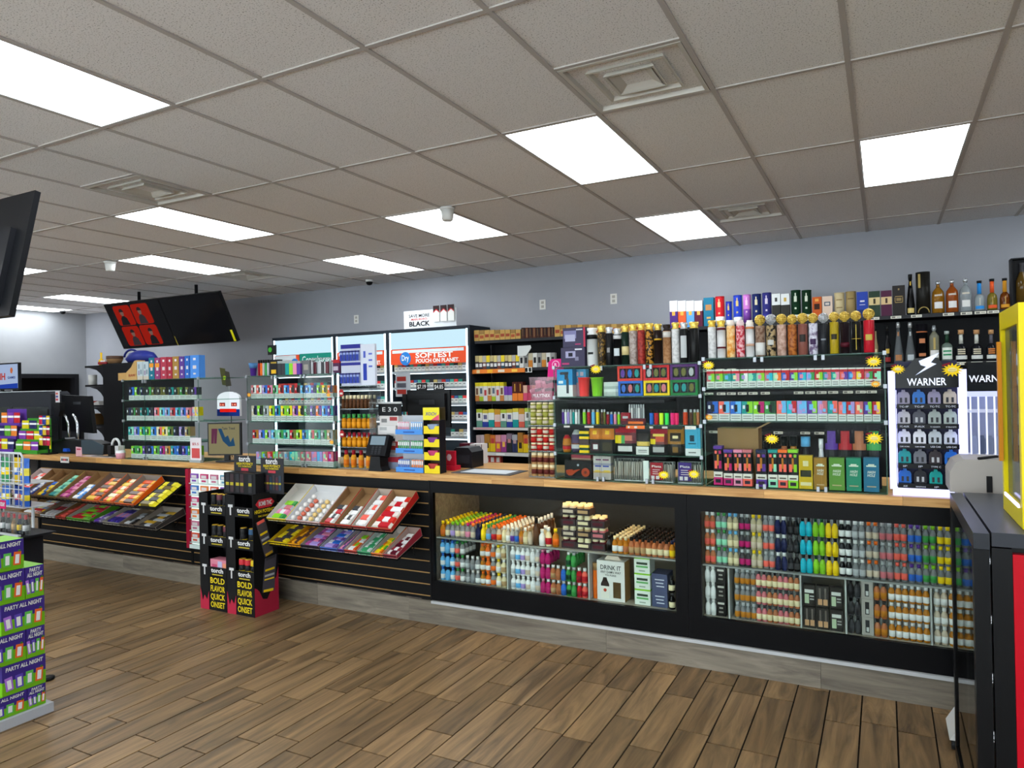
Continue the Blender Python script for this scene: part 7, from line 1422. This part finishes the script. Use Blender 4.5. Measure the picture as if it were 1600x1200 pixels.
# ------------------------------------------------------------------ purple party boxes, near left
Xf = -3.66
def party(y0, y1, z, h, depth, label, lines):
    t = thing('party_carton', label, 'carton', (Xf, (y0+y1)/2, z+.0005), (0, 0, math.pi/2), 'purple party cartons'); w = y1-y0-.002
    b = MB(); b.box(-w/2, w/2, 0, depth, 0, h*.45, mat('6aa81c', .4)); b.box(-w/2, w/2, 0, depth, h*.45, h-.001, mat('3a2a78', .4), top=mat('7ab82c', .4)); c = b.build('box', t)
    if lines == 1: text('PARTY ALL NIGHT', h*.13, whi, (0, -.0015, h*.78), c, width=w*.86, bold=.03, shear=.1)
    else: text('PARTY', h*.12, whi, (0, -.0015, h*.82), c, width=w*.6, bold=.03, shear=.1); text('ALL NIGHT', h*.12, whi, (0, -.0015, h*.67), c, width=w*.84, bold=.03, shear=.1)
    for i, cc in enumerate(('a06ac8', '5a44a8', '5ab04a', 'd8602a')):
        x = w*(-.33+.22*i); a_ = (.12, .04, -.03, -.08)[i]; hh = h*.44; R3 = Matrix.Translation((x, 0, h*.14)) @ Matrix.Rotation(a_*-1, 4, 'Y')
        b = MB(); b.box(-w*.085, w*.085, -.0016, -.0004, 0, hh, mat(cc, .4), rot=R3); q = b.build('printed_can', c); b = MB(); b.box(-w*.045, w*.045, -.0026, -.0016, hh*.12, hh*.8, 'dcdcdc', rot=R3); b.build('can_label', q)
    b = MB(); b.prism([(w*.4+.006*math.cos(a), h*.6+.006*math.sin(a)) for a in range(6)], -.0016, 0, '3a6a1c'); b.build('round_badge', c)
    return t
zs_ = [.046, .148, .290, .432, .576, .728]
row_w = ('base', 'second', 'third', 'fourth', 'fifth')
for r in range(5):
    z = zs_[r]; h = zs_[r+1]-z-.001
    if r % 2 == 0:
        party(1.905, 1.99, z, h, .19, 'narrow-ended purple party carton at corner, %s tier' % row_w[r], 2); party(1.712, 1.904, z, h, .19, 'purple party carton cut by photo edge, %s tier' % row_w[r], 1)
    else: party(1.797, 1.992, z, h, .19, 'wide purple party carton at corner, %s tier' % row_w[r], 1)
party(1.712, 1.902, .729, .142, .16, 'topmost purple party carton of the stack', 1)
t = thing('stack_base', 'white tray under the purple party cartons', 'tray', (Xf, 1.85, 0)); b = MB(); b.box(-.34, .02, -.35, .165, 0, .045, mat('a8aab0', .5)); b.build('tray', t)
b = MB(); b.lathe([(.04, 0, 'black'), (.04, .012, 'black'), (.02, .016, 'black')], 14); put('floor_foot', b.mesh('foot'), 'small round black foot on floor behind party cartons', 'floor pad', (wx(82, 2.25, 1082)+.0, 2.22, .0005))
# orange tag, clamshell packs and pink sign behind the stack
Yq = 2.75
pd = thing('clamshell_rack', 'dark floor stand of clear clamshell packs behind party cartons', 'display stand', (wx(12, Yq, 850), Yq, 0)); zt = wz(20, 838, Yq)
b = MB(); b.box(-.22, .07, .02, .2, 0, zt-.012, mat('1a1a1e', .5)); b.build('stand', pd); b = MB(); b.box(-.22, .16, 0, .24, zt-.012, zt, mat('1a1a1e', .5)); b.build('tray', pd)
b = MB(); b.box(-.22, .13, 0, .02, zt, zt+.012, 'a8acb0'); b.build('front_ledge', pd)
b = MB(); b.prism([(.135, zt-.13), (.175, zt-.12), (.17, zt-.09), (.18, zt-.06), (.17, zt-.03), (.135, zt-.013)], -.002, .0, mat('e8641c', .5)); b.build('orange_tag', pd)
for i in range(5):
    x = -.18+.072*i; q = thing('clamshell_pack', 'clear clamshell pack of dark mini bottle, %s on the dark stand' % nth(i), 'bottle pack', (wx(12, Yq, 850)+x, Yq+.05, zt+.0006), group='clamshell packs')
    b = MB(); b.box(-.032, .032, 0, .03, 0, .15, clear('e8ecec', .08, .5)); b.build('shell', q)
    c = ('1c1c20', '2a2a2c', '8a6a4a', '1c2438', '17171a')[i]; b = MB(); b.lathe([(.02, .002, c), (.02, .03, c), (.0205, .03, ('c8c8c8', '9a9a9a', 'b89a72', 'c8a83a', 'c0c0c0')[i]), (.0205, .07, ('c8c8c8', '9a9a9a', 'b89a72', 'c8a83a', 'c0c0c0')[i]), (.02, .07, c), (.01, .11, c), (.01, .14, 'red')], 10, 0, .0); b.build('bottle', q, (0, .0305/2, 0))
p = W(6, 795, Y=3.0); sgn = thing('pink_sign', 'magenta sign ending in AY by left photo edge', 'sign', (p.x, 3.0, 0)); b = MB(); b.box(-.12, .025, 0, .004, p.z, p.z+.065, mat('b81a5a', .5)); c = b.build('card', sgn); text('BUY TODAY', .03, whi, (-.045, -.003, p.z+.02), c, width=.13, bold=.03); b = MB(); b.box(-.05, -.04, .004, .012, 0, p.z+.03, 'charcoal'); b.build('post', sgn)
# white wire rack with chip bags
Yw = 3.18; xr = wx(36, Yw, 750); zt = wz(20, 708, Yw); zb = wz(20, 792, Yw)
wr_ = thing('wire_rack', 'white wire grid rack of snack bags at left edge', 'rack', (xr, Yw, 0)); wm = mat('c8ccd0', .35)
b = MB(); b.tube([(-.6, 0, zt), (-.03, 0, zt), (0, 0, zt-.03), (0, 0, zb)], .009, wm, 6); b.build('frame', wr_)
for i in range(1, 9): b = MB(); b.tube([(-.065*i, 0, zt), (-.065*i, 0, zb)], .0035, wm, 5); b.build('wire', wr_)
for i in range(1, 7): b = MB(); zz = zt-(zt-zb)*i/6; b.tube([(-.6, 0, zz), (0, 0, zz)], .0035, wm, 5); b.build('wire', wr_)
for y in (0, .23): b = MB(); b.tube([(-.3, y, 0), (-.3, y, zb)], .012, wm, 6); b.build('leg', wr_)
for i in range(2): b = MB(); zz = (zb, zb+.19)[i]; b.box(-.6, -.005, .01, .24, zz-.008, zz, wm); b.build('shelf', wr_)
bc = [('2a5ab0', 'd8c02a'), ('1c3a8a', 'c8382c'), ('3a6ac0', 'e0d040'), ('c8a81c', '2a5ab0'), ('3a8a5a', 'yellow'), ('2a2c50', 'sky')]
for r in range(2):
    for i in range(4):
        c1, c2 = bc[(r*2+i) % 6]
        put('chip_bag', pouch_me(.13, .155 if r < 1 else .2, .05, ((.3, c1), (.35, c2), (.35, c1)), ((.3, .7, .4, .6, 'white'),)), '%s snack bag, %s on %s shelf of wire rack' % ({'2a5ab0': 'blue', '1c3a8a': 'navy', '3a6ac0': 'light blue', 'c8a81c': 'yellow', '3a8a5a': 'green', '2a2c50': 'midnight'}[c1], nth(i), ('lower', 'upper')[r]), 'snack bag', (xr-.08-.14*i, Yw+.06+.02*(i % 2), (zb, zb+.19)[r]+.0006), 0, 'snack bags in the wire rack')

# ------------------------------------------------------------------ far left counter: warmer, register, snacks
Yh = 4.28
hw0, hw1 = wx(-40, Yh, 660), wx(80, Yh, 660); w = hw1-hw0; zt = wz(60, 612, Yh)-CT
t = thing('food_warmer', 'dark glass-fronted food warmer at the counter left end', 'food warmer', ((hw0+hw1)/2, Yh, CT+.001)); gr = mat('2c2e33', .4)
b = MB(); b.box(-w/2, w/2, 0, .20, 0, .10, gr); b.build('base', t)
b = MB(); o = [(-w/2, zt-.16), (w/2, zt-.16), (w/2, zt-.03), (w/2-.05, zt), (-w/2, zt)]; b.prism(o, .0, .20, gr); b.build('roof', t)
b = MB(); b.box(-w/2, w/2-.06, -.004, .14, zt, zt+.008, mat('b8bcc0', .3)); b.build('steel_top', t)
for x in (w/2-.05, -w*.02): b = MB(); b.box(x, x+.05, .0, .20, .10, zt-.16, gr); b.build('post', t)
b = MB(); b.box(-w/2, w/2-.05, .005, .010, .10, zt-.16, clear('8a9290', .15, .6)); b.build('glass', t)
b = MB(); b.box(-w/2, w/2-.05, .18, .20, .10, zt-.16, '4a4a48'); b.build('back_panel', t)
b = MB(); b.prism([(w*.2, .12), (w*.36, .12), (w*.36, .28), (w*.34, .31), (w*.22, .31), (w*.2, .28)], -.012, -.004, mat('4a9a3a', .4)); e = b.build('green_menu_card', t); b = MB(); b.box(w*.23, w*.33, -.014, -.012, .22, .26, 'b8d0a8'); b.build('print', e)
# lottery screen on the warmer
x0, x1 = wx(-30, Yh+.05, 590), wx(29, Yh+.05, 590); z0 = CT+.001+zt+.009; h = wz(14, 567, Yh+.05)-z0-.02; w = x1-x0
t = thing('lottery_monitor', 'wide monitor with blue and white lottery screen at left edge', 'monitor', ((x0+x1)/2, Yh+.05, z0)); b = MB(); b.box(-.08, .08, -.01, .08, 0, .012, '17171a'); b.box(-.02, .02, .02, .04, .012, .06, '17171a'); b.build('stand', t)
b = MB(); b.box(-w/2, w/2, 0, .03, .02, .02+h, mat('141416', .4)); hd = b.build('housing', t); b = MB(); b.box(-w/2+.015, w/2-.015, -.002, 0, .035, .005+h, emit('b4c8ec', .42)); sc = b.build('screen', hd)
b = MB(); b.prism([(-w/2+.015, .035), (w/2-.015, .035), (w/2-.015, .09), (-w/2+.015, .065)], -.004, -.002, emit('2a4ab8', .4)); b.build('blue_wave', sc)
text('HH', .07, emit('c84a40', .4), (w*.06, -.005, h*.45), sc, width=w*.22, bold=.04); text('GAMES', .024, emit('2a3a8a', .35), (w*.33, -.005, h*.48), sc, width=w*.2, bold=.03)
b = MB(); b.prism([(w*.33+.025*math.cos(a), h*.78+.035*math.sin(a)) for a in range(6)], -.005, -.002, emit('d8784a', .4)); b.build('mascot_spot', sc)
# snack steps before the warmer
for (p0, p1, py0, py1, c, lab) in ((-10, 20, 712, 640, 'purple', 'purple stepped snack stand at left photo edge'), (22, 58, 712, 655, '3a8a2c', 'green stepped snack stand on left counter')):
    Yv = 3.905; xA, xB = wx(p0, Yv, 690), wx(p1, Yv, 690); w = xB-xA; t = thing('snack_stand', lab, 'display stand', ((xA+xB)/2, Yv, CT+.001)); H = wz(p1, py1, Yv)-CT
    b = MB(); b.box(-w/2, w/2, .13, .135, 0, H, c); b.build('back_card', t)
    for r in range(3):
        b = MB(); b.box(-w/2, w/2, .03*r, .13, r*H*.3, r*H*.3+.035, c); b.build('step', t)
        for i in range(3):
            cc, wn = [('b8242c', 'red'), ('c8b81c', 'yellow'), ('2a2a5a', 'navy'), ('5a9a2c', 'green'), ('d87a2c', 'orange'), ('7a3a9a', 'violet')][(r*2+i+(0 if p0 < 0 else 3)) % 6]
            put('snack_pack', pouch_me(w*.3, H*.24, .02, ((.5, cc), (.2, 'white'), (.3, cc))), '%s snack pack, %s on %s step of %s stand' % (wn, nth(i), nth(r), c if p0 < 0 else 'green'), 'snack pack', ((xA+xB)/2+w*(-.33+.33*i), Yv+.03*r+.013, CT+.001+r*H*.3+.0356), 0, 'snack packs')
Yv = 3.90; xA = wx(68, Yv, 680); t = thing('peg_stand', 'black peg stand with hanging colourful snack packs', 'display stand', (xA, Yv, CT+.001)); H = wz(68, 640, Yv)-CT
b = MB(); b.box(-.006, .006, .04, .052, 0, H, 'black'); b.build('post', t); b = MB(); b.box(-.06, .06, 0, .1, 0, .01, 'black'); b.build('foot', t)
b = MB(); b.box(.03, .05, .035, .04, .05, .16, 'd8d01c'); b.build('yellow_strip', t)
for r in range(3):
    b = MB(); b.box(-.09, .09, .02, .04, H-.06-r*.10, H-.052-r*.10, 'black'); b.build('peg_bar', t)
    for i in range(3):
        cc, wn = [('b81c3c', 'crimson'), ('2a3a8a', 'blue'), ('c8a82c', 'gold'), ('8a1c2c', 'wine')][(r+i) % 4]; put('hanging_pack', pouch_me(.055, .085, .016, ((.6, cc), (.15, 'white'), (.25, cc))), '%s hanging snack pack, %s on %s peg bar' % (wn, nth(i), nth(r)), 'snack pack', (xA-.06+.06*i, Yv+.009, CT+.001+H-.145-r*.10), 0, 'hanging snack packs')
# register screen and post, chrome taps, scale
t = thing('register_screen', 'black register screen seen from behind at left counter', 'monitor', (wx(120, 4.37, 690), 4.37, CT+.001)); H = wz(115, 617, 4.32)-CT; w = wx(138, 4.32)-wx(92, 4.32)
b = MB(); b.box(-w*.2, w*.2, 0, .12, 0, .03, '17171a'); b.box(-.03, .03, .03, .06, .03, H*.5, '17171a'); b.build('stand', t)
b = MB(); b.prism([(-w/2, H*.34), (w*.56, H*.30), (w*.44, H*.97), (-w/2, H)], 0, .04, mat('101012', .35)); hd = b.build('housing', t); b = MB(); b.box(-w*.1, w*.16, -.002, 0, H*.82, H*.87, '3a3c40'); b.build('maker_plate', hd)
t = thing('pole_display', 'black customer pole display holding small card', 'pole display', (wx(91, 4.20, 690), 4.20, CT+.001)); H = wz(91, 629, 4.20)-CT
b = MB(); b.box(-.05, .05, -.02, .06, 0, .012, '17171a'); b.build('foot', t); b = MB(); b.box(-.012, .012, .01, .03, .012, H-.09, '1c1c1f'); b.build('pole', t); b = MB(); b.prism([(-.03, H-.14), (.03, H-.14), (.055, H-.08), (.055, H), (-.055, H), (-.055, H-.08)], -.01, .04, mat('141416', .4)); b.build('head', t)
b = MB(); b.box(-.035, .035, .0, .003, H+.001, H+.115, 'c8c4c8'); q = b.build('card', t)
for i, c in enumerate(('b03a44', '4a4a84', 'b8564a')): b = MB(); b.box(-.026, .012, -.002, 0, H+.02+.03*i, H+.04+.03*i, c); b.build('print', q)
for i, px in enumerate((108, 122)):
    x = wx(px, 4.22, 690); H = wz(px, 648, 4.22)-CT; b = MB(); t = thing('chrome_tap', '%s curved chrome tube standing before register screen' % ('left', 'right')[i], 'chrome tube', (x, 4.22, CT+.001)); b.lathe([(.03, 0, mat('silver', .2, .8)), (.03, .008, mat('silver', .2, .8))], 12); b.build('flange', t)
    b = MB(); b.tube([(0, 0, .008), (0, 0, H*.55), (-.01, 0, H*.75), (-.04, 0, H*.92), (-.075, 0, H)], .012, mat('c8ccd0', .15, .9), 8); b.build('bent_tube', t)
t = thing('counter_scale', 'large black register base with keypad lid on left counter', 'register', (wx(112, 4.05, 700), 4.05, CT+.001)); w = wx(160, 4.05)-wx(68, 4.05)
b = MB(); b.prism([(-w*.52, 0), (w*.48, 0), (w*.48, .10), (w*.30, .13), (-w*.10, .13), (-w*.5, .06)], 0, .12, mat('16171a', .4)); b.build('body', t)
b = MB(); b.prism([(w*.18, 0), (w*.52, 0), (w*.54, .09), (w*.36, .135), (w*.18, .135)], -.01, -.001, mat('38444c', .4)); b.build('grey_side', t)
b = MB(); b.prism([(-w*.48, .07), (-w*.12, .135), (-w*.14, .15), (-w*.5, .085)], .01, .11, mat('22252a', .25)); b.build('keypad_lid', t)
b = MB(); b.prism([(-w*.1, .02), (-w*.02, .02), (-w*.03, .05), (-w*.09, .05)], -.03, -.002, mat('1c4ab0', .4)); b.build('blue_clip', t)
# paper cards and sheets
x0 = wx(123, 3.87, 700); t = thing('pink_card', 'small pink and white tent card on left counter', 'card', (x0, 3.87, CT+.001)); b = MB(); b.prism([(-.045, 0), (.045, 0), (.04, .085), (-.045, .09)], 0, .003, 'd8a8b0'); c = b.build('card', t); b = MB(); b.box(-.03, .03, -.002, 0, .06, .075, 'b84a5a'); b.build('print', c); b = MB(); b.box(-.04, .04, .0, .04, 0, .003, 'd8a8b0'); b.build('foot', t)
p0 = W(101, 718, Y=CF-.018); t = thing('edge_card', 'white price card taped to the counter edge at left', 'card', (p0.x, CF-.0185, p0.z-.03)); b = MB(); b.box(-.065, .065, 0, .003, 0, .055, 'd0ccc8'); c = b.build('card', t)
for i, cc in enumerate(('4a4a4a', 'b83a44', 'b83a44', '4a4a4a')): b = MB(); b.box(-.05+.026*i, -.03+.026*i, -.0012, 0, .018, .038, cc); b.build('print', c)
b = MB(); b.box(-.24, .24, -.05, .05, 0, .002, mat('c8bcc0', .5)); put('paper_sheet', b.mesh('sheet'), 'long white paper sheet on left counter', 'paper', (wx(158, 3.955, 705), 3.955, CT+.001)); b = MB(); b.box(-.12, .12, -.03, .03, 0, .002, mat('4a4844', .5)); put('dark_mat', b.mesh('mat'), 'narrow dark mat lying on white paper sheet', 'mat', (wx(160, 3.95, 712), 3.95, CT+.0035))
t = thing('headset', 'white and black headset standing on left counter', 'headset', (wx(181, 3.98, 690), 3.98, CT+.001)); b = MB(); b.tube([(.055*math.cos(math.pi*a/8), 0, .10+.06*math.sin(math.pi*a/8)) for a in range(9)], .011, 'd0d0d0', 6); b.build('band', t)
for s in (-1, 1): b = MB(); b.prism([(s*.055-.022, .02), (s*.055+.022, .02), (s*.055+.026, .10), (s*.055-.026, .10)], -.03, .03, mat('1c1c1e' if s < 0 else 'c0c0c0', .4)); b.build('ear_cup', t)
b = MB(); b.box(-.07, .07, -.03, .03, 0, .02, '1c1c1e'); b.build('foot', t)
b = MB(); b.lathe([(.035, 0, mat('c07a88', .3)), (.04, .05, mat('d89aa8', .3)), (.036, .07, 'white')], 12); put('pink_tub', b.mesh('tub'), 'small pink tub at left foot of far left case', 'tub', (wx(192, 3.83+.06, 708), 3.80+.07, CT+.001))

# ------------------------------------------------------------------ black gondola far behind the left counter
Yg = 5.5; gxl, gxm, gxr = wx(133, Yg, 600), wx(161, Yg, 600), wx(236, Yg, 600)
t = thing('gondola_shelf', 'black gondola shelving with curved brackets behind left counter', 'shelving', (gxm, Yg, 0)); zg = [wz(150, y, Yg) for y in (571, 601, 633, 664)]
b = MB(); b.box(0, gxr-gxm, .0, .6, 0, zg[0], mat('131316', .5)); b.build('core_panel', t)
for z in zg:
    b = MB(); b.box(gxl-gxm, -.001, .0, .6, z-.025, z, mat('17171a', .45)); s_ = b.build('shelf', t)
    for y in (0, .59): b = MB(); q = (gxl-gxm); b.prism([(0, z-.025), (q*.75, z-.03), (q*.35, z-.06), (q*.12, z-.11), (0, z-.16)], y, y+.008, mat('17171a', .45)); b.build('bracket', s_)
b = MB(); b.box(gxm-gxm, gxr-gxm, -.002, .6, zg[0]+.0005, zg[0]+.015, mat('17171a', .45)); b.build('top_board', t)
def far(px, z, me, label, cat, name, dy=.12): put(name, me, label, cat, (wx(px, Yg+dy, 600), Yg+dy, z+.0006))
b = MB(); b.lathe([(.03, 0, 'c89a1c'), (.034, .07, 'c89a1c'), (.012, .09, 'd8ac24'), (.014, .17, 'd8ac24')], 10); far(159, zg[0]+.0, b.mesh('bottle'), 'small yellow bottle on gondola top', 'bottle', 'yellow_bottle')
b = MB(); b.lathe([(.07, 0, mat('6a4a34', .3)), (.10, .06, mat('8a6a4a', .3)), (.10, .10, mat('4a3428', .3))], 14); far(180, zg[0]+.015, b.mesh('bowl'), 'brown copper bowl on gondola top', 'bowl', 'copper_bowl')
b = MB(); b.lathe([(.16, 0, '1c2460'), (.20, .05, '20286c'), (.15, .12, '242c74'), (.06, .15, '242c74')], 12, 0, 0, 1.3, .7); b.tube([(-.14+.14*math.cos(a*math.pi/8)-.06, 0, .08+.09*math.sin(a*math.pi/8)) for a in range(9)], .014, '20286c', 6); far(222, zg[0]+.015, b.mesh('bag'), 'navy blue cloth bag with strap on gondola top', 'bag', 'cloth_bag', .15)
b = MB(); b.box(-.09, .09, -.05, .05, 0, .03, '8a2a2c'); b.box(-.05, .05, -.04, .04, .03, .05, 'c8c4c0'); far(166, zg[0]+.0155, b.mesh('pk'), 'flat red and white packet left of copper bowl', 'packet', 'flat_packet')
b = MB(); b.lathe([(.045, 0, 'c8c8c4'), (.05, .005, 'c8c8c4'), (.052, .13, 'c8c8c4')], 14); b.tube([(-.05-.03*math.sin(a*math.pi/8), 0, .03+.075*a/8) for a in range(9)], .007, 'c8c8c4', 6); far(145, zg[1], b.mesh('mug'), 'tall white mug on second gondola shelf', 'mug', 'white_mug')
b = MB(); b.box(-.10, .10, -.06, .06, 0, .05, 'b02c1c'); far(141, zg[2], b.mesh('tray'), 'red tray on third gondola shelf', 'tray', 'red_tray'); b = MB(); b.prism([(-.08, 0), (.08, 0), (.05, .05), (-.03, .035)], -.05, .05, 'c8c4c0'); far(155, zg[2], b.mesh('cloth'), 'crumpled white cloth beside red tray', 'cloth', 'white_cloth')
b = MB(); b.box(-.10, .10, -.08, .08, 0, .14, mat('8a683c', .7)); b.box(-.07, .0, -.0815, -.08, .06, .12, 'c8b89a'); far(149, zg[3], b.mesh('carton'), 'brown carton with pale label on fourth gondola shelf', 'carton', 'brown_carton')

# ------------------------------------------------------------------ hanging screens
def hang_tv(xa, xb, yt, zt, yb, zb, label, screen, m_front):
    a = math.atan2(yb-yt, zt-zb); H = math.hypot(yb-yt, zt-zb); t = thing('television', label, 'television', ((xa+xb)/2, yb, zb), (0, 0, 0)); w = xb-xa
    piv = Matrix.Rotation(a, 4, 'X')
    b = MB(); b.box(-w/2, w/2, 0, .045, 0, H, mat('0c0c0e', .3), rot=piv); hs = b.build('housing', t)
    b = MB(); b.box(-w/2+.012, w/2-.012, -.002, 0, .02, H-.012, m_front, rot=piv); sc = b.build('screen', hs)
    b = MB(); y_, z_ = (piv @ Vector((0, .06, H*.7)))[1:]; b.tube([(0, y_, z_), (0, y_, HC-zb-.006)], .022, '141416', 8); b.build('ceiling_pole', t)
    b = MB(); b.box(-.15, .15, .045, .065, H*.4, H*.75, '141416', rot=piv); b.build('mount_plate', t)
    return t, sc, piv, H, w
mdark = mat('111114', .12)
t, sc, piv, H, w = hang_tv(-10.04, -8.83, 6.35, 2.855, 6.65, 2.222, 'left hanging screen showing four red portrait tiles', None, mdark)
for r in range(2):
    for c in range(2):
        x0 = -w*.36+c*w*.33; z0 = H*(.06+.455*r); tw, th = w*.31, H*.43; cr_ = .04; o = []
        for cx, cz, a0 in ((tw-cr_, cr_, -math.pi/2), (tw-cr_, th-cr_, 0), (cr_, th-cr_, math.pi/2), (cr_, cr_, math.pi)):
            for k in range(4): o.append((x0+cx+cr_*math.cos(a0+k*math.pi/6), z0+cz+cr_*math.sin(a0+k*math.pi/6)))
        b = MB(); b.prism(o, -.004, -.0025, emit('c0281c', .3)); b.v = [tuple(piv @ Vector(v)) for v in b.v]; q = b.build('portrait_tile', sc)
        b = MB(); xc = x0+tw*.5+(-.03 if r else .02); body = [(xc-tw*.24, z0+.006), (xc+tw*.24, z0+.006), (xc+tw*.18, z0+th*.36), (xc+tw*.06, z0+th*.48), (xc-tw*.06, z0+th*.48), (xc-tw*.17, z0+th*.36)]
        b.prism(body, -.0055, -.0042, emit(('4a4044', '2c2a2c')[(r+c) % 2], .28)); b.v = [tuple(piv @ Vector(v)) for v in b.v]; b.build('printed_torso', q)
        b = MB(); b.prism([(xc+tw*.10*math.cos(k*math.pi/5), z0+th*.62+th*.15*math.sin(k*math.pi/5)) for k in range(10)], -.0056, -.0042, emit('9a7468', .28)); b.v = [tuple(piv @ Vector(v)) for v in b.v]; b.build('printed_face', q)
        b = MB(); b.prism([(xc+tw*.13*math.cos(k*math.pi/6), z0+th*.68+th*.17*math.sin(k*math.pi/6)) for k in range(7)], -.0066, -.0056, emit('3a3032', .28)); b.v = [tuple(piv @ Vector(v)) for v in b.v]; b.build('printed_hair', q)
t, sc, piv, H, w = hang_tv(-8.825, -7.62, 6.35, 2.855, 6.65, 2.222, 'right hanging screen, dark with yellow corner sticker', None, mdark)
b = MB(); b.box(w/2-.06, w/2-.02, -.005, -.0025, .01, .17, mat('c8c010', .5), rot=piv); b.build('yellow_sticker', sc)
b = MB(); b.box(-w/2+.01, -w/2+.02, -.005, -.0025, .0, .14, mat('b8a83c', .5), rot=piv); b.build('yellow_sticker', sc)
# nearer television seen from behind at the left edge
rx = W(55, 297, Y=2.16); lx = W(38, 490, Y=2.02)
a = math.atan2(rx.y-lx.y, rx.z-lx.z); H = math.hypot(rx.y-lx.y, rx.z-lx.z); piv = Matrix.Rotation(-a, 4, 'X'); w = 1.24
t = thing('television', 'large black television back hanging at upper left edge', 'television', (rx.x-w/2, lx.y, lx.z)); b = MB(); b.box(-w/2, w/2, .0, .03, 0, H, mat('141518', .35), rot=piv); b.build('housing', t)
b = MB(); b.box(-w/2+.1, w/2-.1, -.03, 0, .06, H*.7, mat('1a1b1f', .4), rot=piv); b.build('back_bulge', t)
b = MB(); b.tube([(0, -.01, H*.6), (0, -.01, HC-lx.z-.006)], .022, '141416', 8); b.build('ceiling_pole', t)
